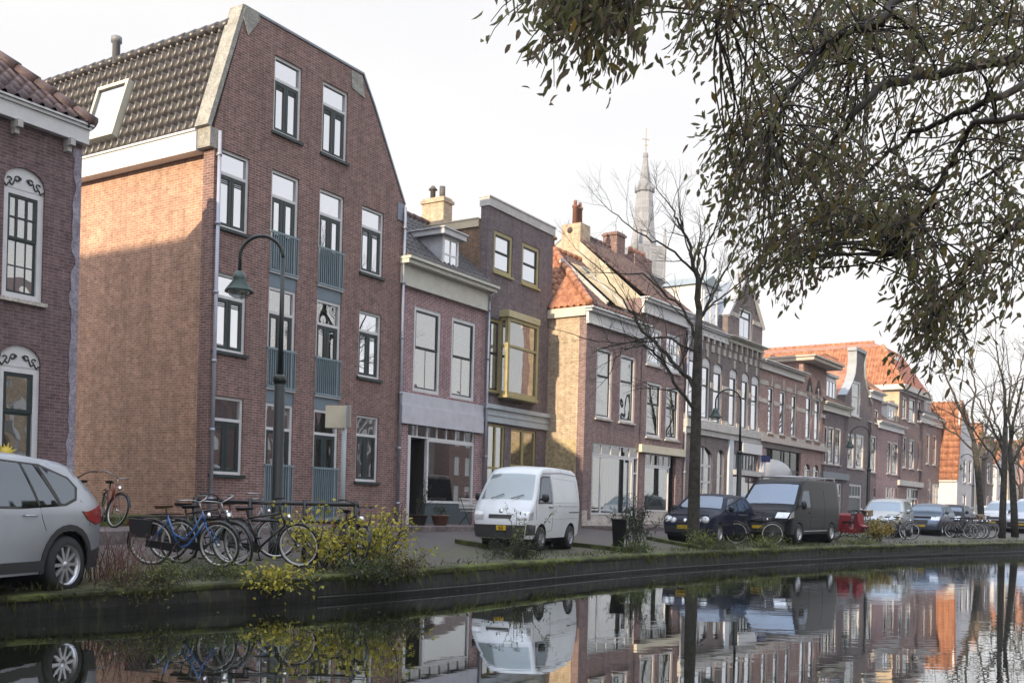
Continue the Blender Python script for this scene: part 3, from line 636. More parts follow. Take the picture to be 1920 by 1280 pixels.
# shop opening
sa,zst=h.L(764,790); sb,_=h.L(888,830); _,zsr=h.L(764,818); _,zpb=h.L(796,941)
h.hole(sa,sb,.02,zst)
h.wall([(0,0),(W2,0),(W2,zct),(0,zct)],8,B_RED)
m=MB(); m.box(-.01,W2-.06,-.06,-.001,zb0,zb1); m.box(.02,W2-.1,-.10,-.062,zb0-.12,zb0+.42); h.part('fascia_board',m,paint('lilac_white',(.55,.56,.62),.5,var=.15))
m=MB(); bars(m,sa,sb,zsr,zst,.04,.12,.05,nx=7,wi=.05); f=h.part('transom_window',m,WHITE); q=MB(); q.box(sa+.03,sb-.03,.08,.085,zsr+.03,zst-.03); q.build('pane',glass('dull_glass',.25),f)
xm,_=h.L(799,880)
m=MB(); bars(m,xm,sb,zpb-.02,zsr-.002,.03,.13,.075); f=h.part('shop_window',m,WHITE); q=MB(); q.box(xm+.05,sb-.05,.08,.088,zpb+.03,zsr-.04); q.build('pane',GLS,f)
m=MB(); m.box(xm,sb,.05,.2,.02,zpb-.03); h.part('stall_riser',m,paint('slate_grey_panel',(.075,.1,.11),.5))
m=MB(); m.box(sa,xm-.01,.9,.95,.02,zsr); bars(m,sa+.15,xm-.1,.05,2.35,.86,.9,.1); f=h.part('shop_door',m,BLACK); 
m=MB(); m.box(sa-.0,sa+.12,-.02,.12,.02,zsr); h.part('door_post',m,WHITE)
m=MB(); m.box(xm-.012,xm-.002,.13,.9,.02,zsr); m.box(sa,xm,.12,.9,-.0,.07); h.part('porch',m,DARKIN)
m=MB(); m.box(-.1,W2+.02,-.12,-.001,zcb,zct-.1); m.box(-.14,W2+.14,-.34,.02,zct-.1,zct+.02); m.box(-.16,W2+.18,-.42,.0,zct+.022,zct+.10); m.box(-.04,W2-.04,-.14,-.002,zcb-.05,zcb-.002); h.part('cornice',m,paint('pale_cornice',(.56,.56,.5),.5,var=.15))
zr=zct+.1
rf=tiles([(0,-.3,zr),(W2,-.3,zr),(W2,2.5,zr+2.35),(0,2.5,zr+2.35)],(0,2.8,2.35),T_DARK,'roof',h.e,tw=.24)
m=MB(); m.quad((0,2.5,zr+2.35),(W2,2.5,zr+2.35),(W2,8,zr),(0,8,zr)); m.add([(0,-.3,zr),(0,2.5,zr+2.35),(0,8,zr)],[(0,1,2)]); m.build('roof_back',T_BROWN,rf)
ridge((0,2.5,zr+2.4),(W2,2.5,zr+2.4),T_BROWN,rf)
# dormer
yd=.02; da,zd1=h.L(829,440,yd); db,_=h.L(860,470,yd); _,zd0=h.L(829,508,yd)
m=MB(); 
m.add([(da,yd,zd0-.15),(da,yd+ (zd1-zd0)+1.0,zd1),(da,yd,zd1),(db,yd,zd0-.15),(db,yd+(zd1-zd0)+1.0,zd1),(db,yd,zd1)],[(0,1,2),(3,5,4),(2,1,4,5),(0,2,5,3)]); dm=h.part('dormer',m,paint('stained_white',(.46,.48,.52),.6,var=.35,scale=1.5))
m=MB(); bars(m,da+.03,db-.03,zd0,zd1,yd-.05,yd-.002,.1,nx=2,nz=2,wi=.05); m.build('window_frame',WHITE,dm); m=MB(); m.box(da+.1,db-.1,yd-.03,yd-.02,zd0+.06,zd1-.06); m.build('pane',GL,dm)
m=MB(); m.box(da-.15,db+.15,yd-.22,yd+2.0,zd1+.002,zd1+.17); m.box(da-.2,db+.2,yd-.27,yd+2.0,zd1+.172,zd1+.21); m.build('dormer_roof',paint('dormer_white',(.56,.57,.6),.5,var=.2),dm)
pipe(h,W2-.02,.0,zct-.35,y=-.14)
m=MB(); m.tube([(W2-.02,-.14,zct-.4),(W2-.0,-.16,zct-.2),(W2+.05,-.3,zct-.06)],.045,10); h.part('drainpipe',m,ZINC)
# --- dark tall house with ochre windows ---
h=House(H2.O+BIG.d*(W2+.01),PH,ZB,'flat_roofed_house','tall dark brick house with ochre window frames and a glazed bay'); H3=h
W3,_=h.L(1033,620); _,ztop=h.L(912,362); _,zt2=h.L(1036,428); ztop=(ztop+zt2)/2
for r_ in((928.6,430,962,509),(981,453,1012,531)):
    window(h,*h.rect(*r_),style='sash',frame=YELLOW,sash=BLACK,fw=.12,mid=.5,cur=.25,sillmat=YELLOW,yo=.03)
a,b,z0,z1=h.rect(919,594,943,735); window(h,a,b,z0,z1,'sash',frame=YELLOW,sash=BLACK,fw=.11,mid=.53,cur=.35,sillmat=BLACK)
ba,zt_=h.L(953,594,-.28); bb,_=h.L(1006,620,-.28); _,zb_=h.L(955,741,-.28)
h.hole(ba-.05,bb+.25,zb_+.05,zt_-.1)
h2a,h2b,hz0,hz1=h.rect(914,793,942,980); h.hole(h2a,h2b,.1,hz1)
g2a,g2b,_,_=h.rect(957,800,1001,950); h.hole(g2a,g2b,.5,hz1-.05)
h.wall([(0,0),(W3,0),(W3,ztop-.3),(0,ztop-.3)],.3,B_DARK,label='dark purple brick front')
m=MB(); m.add([(.0,.3,0),(.0,9,0),(.0,9,ztop-.75),(.0,.3,ztop-.75),(.0,.3,0)],[(0,1,2,3)]); m.box(.001,W3,8.9,9,0,ztop-.75); m.quad((W3,.3,0),(W3,9,0),(W3,9,ztop-.75),(W3,.3,ztop-.75)); m.quad((0,.3,ztop-.76),(W3,.3,ztop-.76),(W3,9,ztop-.76),(0,9,ztop-.76))
h.part('wall',m,brick('brown_side_brick',(.22,.13,.08),(.15,.09,.06),(.3,.25,.2)),label='brown brick side wall')
m=MB(); m.box(-.04,W3+.06,-.05,.34,ztop-.298,ztop-.02); m.box(-.06,W3+.08,-.08,.36,ztop-.018,ztop+.03); h.part('parapet_coping',m,OFFW)
m=MB(); m.box(-.06,-.001,.36,9,ztop-.95,ztop-.70); m.box(-.08,.3,.37,9,ztop-.698,ztop-.66); h.part('roof_edging',m,paint('cream_board',(.6,.52,.38),.5))
# bay
m=MB(); yb=-.28
pts=[(ba,0),(ba+.0,yb),(bb,yb),(bb+.32,0)]
for (p,q) in((pts[0],pts[1]),(pts[1],pts[2]),(pts[2],pts[3])):
    for z0_,z1_ in((zb_,zb_+.12),(zt_-.12,zt_),((zb_+zt_)/2-.04+.35,(zb_+zt_)/2+.04+.35)):
        d=Vector((q[0]-p[0],q[1]-p[1],0)); n=Vector((d.y,-d.x,0)).normalized()*.06
        P=Vector((p[0],p[1],z0_)); Q_=Vector((q[0],q[1],z0_)); U=Vector((0,0,z1_-z0_))
        m.add([P,Q_,Q_+n,P+n,P+U,Q_+U,Q_+n+U,P+n+U],[(0,3,2,1),(4,5,6,7),(0,1,5,4),(1,2,6,5),(2,3,7,6),(3,0,4,7)])
for x,y in pts: m.box(x-.06,x+.06,y-.06,y+.06,zb_,zt_)
bay=h.part('bay_window',m,YELLOW)
m=MB(); m.add([(x,y,z) for z in(zb_,zt_) for x,y in pts],[(0,1,5,4),(1,2,6,5),(2,3,7,6)]); m.build('pane',GLD,bay)
m=MB(); pp=[(ba-.12,0),(ba-.12,yb-.12),(bb+.05,yb-.12),(bb+.42,0)]; m.add([(x,y,z) for z in(zt_+.002,zt_+.22) for x,y in pp],[(0,1,5,4),(1,2,6,5),(2,3,7,6),(4,5,6,7),(3,2,1,0)]); m.build('bay_roof',paint('cream_bay',(.5,.45,.27),.5),bay)
m=MB(); m.add([(x,y,z) for z in(zb_-.1,zb_-.002) for x,y in pp],[(0,1,5,4),(1,2,6,5),(2,3,7,6),(4,5,6,7),(3,2,1,0)]); m.build('bay_base',YELLOW,bay)
curtain(h,bay,ba+.1,bb-.05,zb_+.1,(zb_+zt_)/2+.3,yb+.12,paint('beige_net',(.3,.26,.22),.9)); curtain(h,bay,ba+.1,bb-.05,(zb_+zt_)/2+.4,zt_-.1,yb+.12,CURTW)
_,zf1=h.L(913,757); _,zf0=h.L(913,790)
m=MB(); m.box(.03,W3,-.08,-.001,zf0,zf1-.14); m.box(.0,W3+.03,-.16,-.001,zf1-.138,zf1); m.box(.02,W3+.01,-.11,-.002,zf0+.22,zf0+.27); h.part('fascia_board',m,paint('blue_white',(.42,.49,.54),.5,var=.15))
m=MB(); bars(m,h2a,h2b,.1,hz1,.04,.13,.08,nx=2,wi=.07,zs=[1.9]); f=h.part('front_door',m,YELLOW); q=MB(); q.box(h2a,h2b,.085,.09,.1,hz1); q.build('pane',GLS,f)
m=MB(); bars(m,g2a,g2b,.5,hz1-.05,.04,.13,.08,nx=2,wi=.14,zs=[2.0]); f=h.part('window',m,YELLOW); q=MB(); q.box(g2a,g2b,.085,.09,.5,hz1-.05); q.build('pane',GLS,f); curtain(h,f,g2a,g2b,.5,1.5,.3)
m=MB(); m.box(0,W3,-.03,-.001,.0,.42); h.part('plinth',m,paint('dark_plinth',(.06,.06,.065),.7))
# chimney at the back
yc=2.2; ca,zc0_=h.L(783,386,yc); 
m=MB(); X0=.02; m.box(X0,X0+.5,1.85,2.75,ztop-1.2,ztop+.28); m.box(X0-.06,X0+.56,1.8,2.8,ztop+.1,ztop+.2); ch=h.part('chimney',m,B_BUFF)
for i,y in enumerate((2.1,2.5)):
    m=MB(); m.lathe([(.09,0),(.09,.35),(.16,.36),(.05,.5)] if i else [(.1,0),(.1,.42)],12,Matrix.Translation((X0+.25,y,ztop+.27))); m.build('chimney_pot',paint('pot_dark',(.1,.09,.09),.6),ch)
# ---------------- houses along the curve of the street ----------------
PR=R(35.5)
O4=Vector(O_at(1100,36.2)); D4=Vector((math.sin(PR),math.cos(PR)))
def mk(px,name,label,fwd=0,cat='house'):
    # origin on the shared building line at pixel column px
    t=House(O4,PR,ZB,'_','_'); x,_=t.L(px,620); bpy.data.objects.remove(t.e)
    o=O4+D4*x+Vector((D4.y,-D4.x))*fwd
    h=House(o,PR,ZB,name,label,cat); return h
def cornice(h,x0,x1,zb,zt,d=.35,mat=None,ov=.12,name='cornice'):
    m=MB(); H_=zt-zb
    m.box(x0,x1,-.1,-.001,zb,zt-.3*H_); m.box(x0-ov*.4,x1+ov*.4,-d*.75,.0,zt-.3*H_+.001,zt-.12*H_); m.box(x0-ov,x1+ov,-d,.02,zt-.12*H_+.001,zt); m.box(x0,x1,-.13,-.003,zb-.05,zb+.02)
    return h.part(name,m,mat or WHITE)
def gable_roof(h,x0,x1,z,rise,run,depth,mat,ov=.25,name='roof',tw=.26,side=True):
    rf=tiles([(x0,-ov,z),(x1,-ov,z),(x1,run,z+rise),(x0,run,z+rise)],(0,run,rise),mat,name,h.e,tw=tw)
    m=MB(); m.quad((x0,run,z+rise),(x1,run,z+rise),(x1,depth,z),(x0,depth,z)); m.build('roof_back',mat,rf)
    ridge((x0,run,z+rise+.04),(x1,run,z+rise+.04),mat,rf)
    if side:
        m=MB()
        for x in(x0+.01,x1-.01): m.add([(x,0,z-.05),(x,run,z+rise-.03),(x,depth,z-.05)],[(0,1,2)])
        m.build('gable_wall',side if side is not True else B_BUFF,rf)
    return rf
def band(h,x0,x1,z,t=.14,mat=None,gaps=()):
    m=MB(); xs=sorted([x0]+[g for ab in gaps for g in ab]+[x1])
    for i in range(0,len(xs)-1,2):
        if xs[i+1]>xs[i]+.02: m.box(xs[i],xs[i+1],-.012,-.001,z-t/2,z+t/2)
    return m
# --- corner house with the sunlit side and orange hipped roof ---
h=mk(1100,'corner_house','brick corner house with sunlit buff side wall and orange hipped roof'); 
W,_=h.L(1203,700); _,zc=h.L(1104,576); _,zb_=h.L(1104,604)
for r_ in((1119.6,650,1146,783),(1163.5,663,1189,790)):
    window(h,*h.rect(*r_),style='sash',fw=.09,sash=DGREEN,g=GLD,cur=1,curm=CURT,nx=1,mid=.6,yo=.03)
sa,zst=h.L(1109,829); sb,_=h.L(1196,850); _,zsr=h.L(1109,851); _,zsb=h.L(1109,964)
dx,_=h.L(1184,900)
h.hole(sa,sb,.06,zst)
h.wall([(0,0),(W,0),(W,zc),(0,zc)],.3,B_MAUVE)
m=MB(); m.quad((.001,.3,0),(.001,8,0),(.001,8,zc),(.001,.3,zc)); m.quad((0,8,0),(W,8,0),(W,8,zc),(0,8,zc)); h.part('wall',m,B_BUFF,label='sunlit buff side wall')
m=MB(); m.box(-.012,-.002,.32,8,0,3.05); h.part('plaster_patch',m,twotone('ochre_plaster',(.4,.32,.19),(.55,.46,.29),.9,bump=.2),label='plastered lower part of the side wall')
cornice(h,-.05,W,zb_,zc)
m=MB(); m.box(-.12,.0,.0,8,zc-.3,zc+.02); h.part('gutter_board',m,paint('pale_gutter',(.6,.58,.5),.5))
zr=zc+.05; rz=2.75; 
hp=[(-.15,-.2,zr),(2.1,2.9,zr+rz),(-.15,6.2,zr)]
rf=tiles(hp,(2.2,0,rz),T_RED,'roof',h.e,tw=.27,amp=.05); 
r2=tiles([(-.15,-.2,zr),(W,-.2,zr),(W,2.9,zr+rz),(2.1,2.9,zr+rz)],(0,3,rz),T_BROWN,'roof',h.e,tw=.27)  # shade of the front slope put in as darker tiles than the hip
ridge((-.15,-.2,zr+.05),(2.1,2.9,zr+rz+.08),T_RED,rf,r=.14); ridge((2.1,2.9,zr+rz+.08),(W,2.9,zr+rz+.08),T_RED,rf)
m=MB(); m.quad((2.1,2.9,zr+rz),(W,2.9,zr+rz),(W,8,zr),(-.15,6.2,zr)); m.build('roof_back',T_BROWN,rf)
m=MB(); m.lathe([(.1,0),(.1,.3),(.2,.32),(.2,.38),(.06,.5)],12,Matrix.Translation((2.0,2.9,zr+rz+.1))); h.part('chimney_pot',m,paint('pot_brown',(.2,.12,.08),.7))
n_=Vector((0,-rz,3.1)).normalized(); 
def sl4(x,f,dn): return Vector((x,-.2+3.1*f,zr+rz*f))+n_*dn
m=MB(); 
for x0_,x1_ in((1.3,1.38),(2.85,2.92),(4.3,4.38)):
    m.add([sl4(x0_,.08,.02),sl4(x1_,.08,.02),sl4(x1_,.75,.02),sl4(x0_,.75,.02),sl4(x0_,.08,.2),sl4(x1_,.08,.2),sl4(x1_,.75,.2),sl4(x0_,.75,.2)],[(0,3,2,1),(4,5,6,7),(0,1,5,4),(1,2,6,5),(2,3,7,6),(3,0,4,7)])
f=h.part('skylight',m,OFFW); m=MB(); m.quad(sl4(1.3,.08,.16),sl4(4.38,.08,.16),sl4(4.38,.75,.16),sl4(1.3,.75,.16)); m.build('pane',glass('sky_glass',.8),f)
m=MB(); bars(m,sa,sb,zsr,zst,.02,.1,.05,nx=5,wi=.06); f=h.part('transom_window',m,WHITE); q=MB(); q.box(sa,sb,.05,.06,zsr,zst); q.build('pane',glass('dull_glass',.25),f)
m=MB(); bars(m,sa,dx,zsb,zsr-.01,.02,.11,.07); m.box(sa+.65,sa+.75,.03,.1,zsb+.07,zsr-.08); f=h.part('shop_window',m,WHITE); q=MB(); q.box(sa,dx,.05,.06,zsb,zsr-.02); q.build('pane',GLS,f); curtain(h,f,sa+.8,dx-.1,zsb+.08,zsr-.1,.3,paint('milky_blue_curtain',(.6,.66,.66),.8)); 
m=MB(); m.box(sa,dx,.03,.25,.06,zsb-.01); h.part('stall_riser',m,STONE)
m=MB(); m.box(dx+.01,sb-.001,.5,.56,.06,zsr-.6); q=h.part('shop_door',m,BLACK); m=MB(); m.box(dx+.02,dx+.08,.02,.12,.06,zsr); m.box(sb-.07,sb-.01,.02,.12,.06,zsr); m.box(dx+.08,sb-.07,.03,.1,zsr-.6,zsr-.52); m.build('door_frame',WHITE,q)
m=MB(); m.box(-.02,.3,-.03,-.001,0,.55); m.box(-.001,W,-.04,-.004,0,.2); h.part('plinth',m,STONE)
# --- house with white cornice, gable wall and two chimneys ---
h=mk(1203,'chimney_house','brown brick house with white cornice, four leaded windows, pale side gable and twin chimney pots')
W,_=h.L(1285,700); _,zc=h.L(1203,556); _,zb_=h.L(1203,583)
for r_ in((1214,611,1240,682),(1249.8,623,1275,695)):
    window(h,*h.rect(*r_),style='grid',fw=.1,sash=WHITE,sw=.05,nx=3,cur=0,g=GL,yo=.03)
for r_ in((1212.6,714,1238,818),(1248.5,724,1271,823)):
    window(h,*h.rect(*r_),style='sash',fw=.1,sash=BLACK,cur=1,curm=CURTW,g=GLS,mid=.6,yo=.03)
_,zs1=h.L(1208,849); _,zs0=h.L(1208,872); a_,_=h.L(1206,900); b_,_=h.L(1252,900); _,zsb=h.L(1208,958); c_,_=h.L(1264,900)
h.hole(a_,c_,.06,zs1)
h.wall([(0,0),(W,0),(W,zc),(0,zc)],8,B_MAUVE)
cornice(h,-.02,W,zb_,zc)
rf=gable_roof(h,0,W,zc,3.0,3.4,8,T_BROWN,side=paint('pale_gable_plaster',(.46,.42,.33),.8,var=.35,scale=1.5))
m=MB(); m.box(.0,.75,2.9,3.8,zc+2.2,zc+3.3); f=h.part('chimney',m,B_BUFF)
for i in range(2):
    m=MB(); m.lathe([(.11,0),(.10,.7),(.13,.72),(.13,.8)],12,Matrix.Translation((.2+i*.36,3.3,zc+3.28))); m.lathe([(.07,.8),(.07,1.0),(.03,1.02)],10,Matrix.Translation((.2+i*.36,3.3,zc+3.28))); m.build('chimney_pot',paint('pot_red',(.22,.1,.07),.7),f)
m=MB(); m.box(W-.8,W-.1,3.0,3.7,zc+2.5,zc+3.7); m.box(W-.86,W-.04,2.95,3.75,zc+3.55,zc+3.64); h.part('chimney',m,B_MAIN)
m=MB(); bars(m,a_+.05,b_+.1,zs0,zs1,.02,.1,.05,nx=4,wi=.06); f=h.part('transom_window',m,WHITE); q=MB(); q.box(a_,b_+.1,.05,.06,zs0,zs1); q.build('pane',glass('dull_glass',.25),f)
m=MB(); bars(m,a_,b_,zsb,zs0-.01,.02,.11,.06); f=h.part('shop_window',m,WHITE); q=MB(); q.box(a_,b_,.05,.06,zsb,zs0); q.build('pane',GLS,f); curtain(h,f,a_+.05,b_-.1,zsb+.05,zs0-.1,.25,MC['milky_blue_curtain'])
m=MB(); m.box(a_,b_,.03,.25,.06,zsb-.01); h.part('stall_riser',m,STONE)
m=MB(); m.box(b_+.01,c_,.3,.36,.06,zs1); h.part('shop_door',m,paint('navy_door',(.02,.03,.055),.4))
_,q1=h.L(1203,833); _,q0=h.L(1203,845); m=MB(); m.box(.02,W-.1,-.14,-.001,q0-.05,q1); h.part('shop_cornice',m,CREAM)
pipe(h,W-.03,0,zb_)
# --- banded brick house with a pointed gable ---
h=mk(1286,'banded_gable_house','dark brick house with white stone bands, arched windows and a pointed gable'); 
W,_=h.L(1426,720); _,zc=h.L(1366,631); _,zb_=h.L(1363,638); xg,_=h.L(1364,640); 
wins=[]
for (x0,y0,x1,y1) in((1293,655,1307,776),(1317,668,1330,786),(1338,680,1352,795),(1368,690,1380,800),(1391,697,1402,805),(1409,703,1421,809)):
    a,b,z0,z1=h.rect(x0,y0,x1,y1); wins.append((a,b,z0,z1)); window(h,a,b,z0,z1,'sash',fw=.08,sash=DGREEN,arch=.22,mid=.62,cur=.3,sillmat=WHITE,name='arched_window')
_,zg=h.L(1286,787); _,zgb=h.L(1286,795)
ga,_=h.L(1292,850); gb,_=h.L(1334,850); _,z1=h.L(1300,838); gc,_=h.L(1343,850); gd,_=h.L(1356,850)
h.hole(ga,gb,.6,z1+.1,.5); h.hole(gc,gd,.3,z1+.05,.35)
sa,z1s=h.L(1370,848); sb,_=h.L(1422,870); h.hole(sa,sb,.2,z1s)
_,zpk=h.L(1412,520); _,zsh=h.L(1366,600); xp=(xg+W)/2
gl=[(0,0),(W,0),(W,zc),(W,zc+.9),(xp+.35,zpk-.5),(xp+.2,zpk),(xp-.2,zpk),(xp-.35,zpk-.5),(xg,zc+.9),(xg,zc),(0,zc)]
wa,wzt=h.L(1387,574); wb,_=h.L(1410,600); _,wzb=h.L(1387,634); ww=min(wb-wa,1.5)
window(h,xp-ww/2,xp+ww/2,wzb,wzt,'sash',fw=.1,sash=DGREEN,nx=2,mid=.7)
m=MB(); m.box(0,W,.36,8,0,zc); h.part('wall',m,B_GREY)
h.wall(gl,.35,B_GREY)
cornice(h,xg-.1,W+.02,zb_,zc,.4,paint('pale_cornice',(.56,.56,.5),.5)); cornice(h,0,xg-.12,zb_-.15,zc,.3)
for s,(p,q) in enumerate((((xg-.03,zc+.9),(xp-.37,zpk-.45)),((xp+.37,zpk-.45),(W+.03,zc+.9)))):
    m=slope_slab(p,q,-.1,.45,.12,OFFW); h.part('gable_coping',m,paint('zinc_white',(.4,.41,.44),.5))
m=MB(); m.box(xp-.26,xp+.26,-.08,.4,zpk+.001,zpk+.12); m.lathe([(.05,0),(.1,.15),(.03,.3),(.02,.9)],8,Matrix.Translation((xp,.1,zpk+.12))); h.part('finial',m,ZINC)
# white stone bands and blocks
m=MB()
zbd=wins[3][2]+(wins[3][3]-wins[3][2])*.62
def wallband(z,t,x0,x1):
    cur_=x0
    for a,b,z0,z1 in sorted(wins)+[(x1,x1,0,0)]:
        if a>cur_+.03 and cur_<x1: m.box(cur_+.01,min(a,x1)-.01,-.03,-.001,z-t/2,z+t/2)
        cur_=max(cur_,b)
wallband(zbd,.26,0,W); wallband(wins[0][2]-.1,.2,0,W)
for a,b,z0,z1 in wins:
    c=(a+b)/2; m.box(c-.09,c+.09,-.05,-.002,z1+.03,z1+.4)
for i in range(14):
    x=.2+i*(W-.4)/13; m.box(x-.13,x+.13,-.06,-.003,zb_-.75,zb_-.45)
    m.box(x-.07,x+.07,-.12,-.004,zb_-.40,zb_-.06)
for z,x0,x1 in((zc+2.2,xg+.5,W-.5),(zc+1.1,xg+.15,W-.15)):
    for a,b in((x0,xp-ww/2-.05),(xp+ww/2+.05,x1)): m.box(a,b,-.03,-.001,z-.1,z+.1)
for k,z in enumerate((zc+2.75,zc+3.4)): 
    for sgn in(-1,1): m.box(xp+sgn*(.75-.25*k)-.12,xp+sgn*(.75-.25*k)+.12,-.04,-.002,z,z+.32)
merge(h.w,m,STONE)
m=MB(); m.box(0,W,-.18,-.001,zgb-.1,zg+.05); m.box(0,W,-.1,-.002,zgb-.35,zgb-.11); h.part('string_course',m,OFFW)
rf=tiles([(0,-.1,zc+.02),(xg-.4,-.1,zc+.02),(xg-.4,3.2,zc+2.8),(0,3.2,zc+2.8)],(0,3.2,2.8),T_DARK,'roof',h.e)
m=MB(); m.add([(xg,.35,zc+.85),(xp,.35,zpk-.3),(xp,6,zpk-.3),(xg,6,zc+.85),(W,.35,zc+.85),(W,6,zc+.85),(xg,.35,zc),(xg,6,zc)],[(0,1,2,3),(1,4,5,2),(6,0,3,7),(3,2,5)]); m.build('gable_roof',LEAD,rf)
m=MB(); m.box(0,xg-.4,3.2,3.3,zc,zc+2.78); m.build('roof_back',T_DARK,rf)
# white dormer
da,z1=h.L(1316,556,.3); db,_=h.L(1347,570,.3); m=MB(); m.box(da,db,.3,2.2,zc+.0,zc+2.0); f=h.part('dormer',m,WHITE); m=MB(); bars(m,da+.15,db-.15,zc+.25,zc+1.75,.24,.299,.09,nx=2); m.build('window_frame',WHITE,f); m=MB(); m.box(da+.2,db-.2,.275,.285,zc+.3,zc+1.7); m.build('pane',GL,f)
m=MB(); m.prism([(da-.15,zc+2.0),(db+.15,zc+2.0),((da+db)/2,zc+2.5)],.15,2.3); m.build('dormer_roof',paint('dull_zinc',(.27,.32,.35),.5),f)
m=MB(); m.box(.9,2.5,3.0,3.7,zc+2.2,zc+3.4); f=h.part('chimney',m,B_MAIN)
for i in range(4): m=MB(); m.lathe([(.13,0),(.1,.35)],10,Matrix.Translation((1.1+i*.4,3.35,zc+3.4))); m.build('chimney_pot',MC['pot_red'],f)
# ground floor
m=MB(); bars(m,ga,gb,.6,z1s+.25,.05,.15,.08,nx=3,wi=.09,zs=[1.9,2.6]); f=h.part('arched_shop_window',m,WHITE); q=MB(); q.box(ga,gb,.1,.11,.6,z1s+.4); q.build('pane',GLS,f)
m=MB(); bars(m,gc,gd,.3,z1s+.3,.05,.15,.07,zs=[2.2]); m.box(gc+.07,gd-.07,.08,.12,.37,1.1); f=h.part('front_door',m,WHITE); q=MB(); q.box(gc,gd,.1,.11,1.1,z1s+.3); q.build('pane',GLS,f)
m=MB(); px,_=h.L(1362,850); pq,_=h.L(1369,850); m.box(px,sa,-.1,-.001,0,zgb-.36); h.part('pilaster',m,paint('blue_white_paint',(.5,.56,.64),.5)); m=MB(); m.box(sb,W,-.1,-.002,0,zgb-.36); h.part('pilaster',m,MC['blue_white_paint'])
wx,_=h.L(1386,830); m=MB(); m.box(wx,W-.02,-.16,-.101,z1s+.05,zgb-.38); h.part('blank_sign_board',m,paint('sign_white',(.62,.64,.67),.5,var=.05))
_,zq=h.L(1380,884); m=MB(); m.box(sa,W,-.25,.1,zq-.15,zq+.08); h.part('shop_cornice',m,OFFW)
m=MB(); bars(m,sa,sb,zq+.1,z1s,.05,.12,.05,nx=9,wi=.05); f=h.part('transom_window',m,GREY); q=MB(); q.box(sa,sb,.08,.09,zq,z1s); q.build('pane',glass('dull_glass',.25),f)
m=MB(); bars(m,sa,sb,.2,zq-.16,.05,.12,.06,nx=3); f=h.part('shop_window',m,paint('dusty_pink_paint',(.35,.16,.17),.5)); q=MB(); q.box(sa,sb,.08,.09,.2,zq-.2); q.build('pane',GLS,f); curtain(h,f,sa+.1,sb-.1,.3,zq-.2,.3,paint('pink_curtain',(.5,.26,.28),.9))
pipe(h,.05,0,zb_)
# --- pink banded shop house ---
h=mk(1427,'pink_banded_house','pinkish brick house with pale stone bands over a dark shop front with white dome awning')
W,_=h.L(1503,760); W2_,_=h.L(1546,780); _,zc=h.L(1429,675); _,zb_=h.L(1429,690); _,zcr=h.L(1520,682); _,zbr=h.L(1520,690)
wins=[]
for (x0,y0,x1,y1) in((1440,723,1449,811),(1462,731,1471,814),(1484,738,1492,818),(1511,741,1520,823),(1527,746,1536,826)):
    a,b,z0,z1=h.rect(x0,y0,x1,y1); wins.append((a,b,z0,z1)); ar=.5 if x0>1500 else 0
    window(h,a,b,z0,z1,'sash',fw=.08,sash=DGREEN,mid=.68,cur=.3,arch=0,sillmat=STONE)
_,zg=h.L(1430,819); 
sa,_=h.L(1432,850); sb,_=h.L(1499,870); h.hole(sa,sb,.1,zg-.35)
h.hole(wins[3][0],wins[3][1],.5,zg-1.0,.3); h.hole(wins[4][0],wins[4][1],.5,zg-1.0,.3)
h.wall([(0,0),(W2_,0),(W2_,zcr-.05),(W,zcr-.05),(W,zc),(0,zc)],8,B_PINK)
m=MB()
for z,t in((wins[0][2]+(wins[0][3]-wins[0][2])*.66,.2),(wins[0][2]-.12,.22),(wins[0][3]+.1,.22)):
    c_=0
    for a,b,z0,z1 in wins+[(W2_,W2_,0,0)]:
        if a>c_: m.box(c_+.01,a-.01,-.025,-.001,z-t/2,z+t/2)
        c_=b
for a,b,z0,z1 in wins: c=(a+b)/2; m.box(c-.07,c+.07,-.04,-.002,z1+.02,z1+.55)
for w_ in wins[3:]:
    a,b=w_[0],w_[1]; m.box(a-.12,a-.01,-.03,-.003,zg-1.4,zg-1.15); m.box(b+.01,b+.12,-.03,-.003,zg-1.4,zg-1.15)
merge(h.w,m,STONE)
m=MB(); 
for w_ in wins[3:]:
    a,b=w_[0],w_[1]; c=(a+b)/2; z1=w_[3]+.25; m.prism([(a-.05,z1),(b+.05,z1),(c+.12,z1+.75),(c-.12,z1+.75)],-.02,-.002)
merge(h.w,m,paint('dark_niche',(.06,.04,.045),.8))
cornice(h,0,W,zb_,zc,.4,paint('cornice_ivory',(.6,.58,.56),.5)); m=MB(); m.box(W-.5,W2_+.5,-.75,2.5,zcr-.02,zcr+.16); m.box(W-.6,W2_+.6,-.85,2.6,zcr+.162,zcr+.24); h.part('eaves_slab',m,paint('tan_slab',(.45,.4,.34),.6))
m=MB(); m.box(0,W2_,-.2,-.001,zg-.22,zg+.03); h.part('string_course',m,paint('pinkish_stone',(.5,.44,.4),.6))
m=MB(); m.box(.2,W-.05,-.05,-.002,zg-.5,zg-.23); h.part('shop_fascia',m,paint('dark_fascia',(.13,.1,.1),.5))
m=MB(); bars(m,sa,sb,.1,zg-.4,.1,.16,.07,nx=4,wi=.08,zs=[zg-1.5]); f=h.part('shop_window',m,BLACK); q=MB(); q.box(sa,sb,.13,.14,.1,zg-.4); q.build('pane',glass('dim_glass',.15),f)
for a,b,_,_ in wins[3:]:
    m=MB(); bars(m,a,b,.5,zg-1.3,.05,.12,.06,zs=[1.8]); f=h.part('window',m,WHITE); q=MB(); q.box(a,b,.08,.09,.5,zg-1.05); q.build('pane',GLS,f)
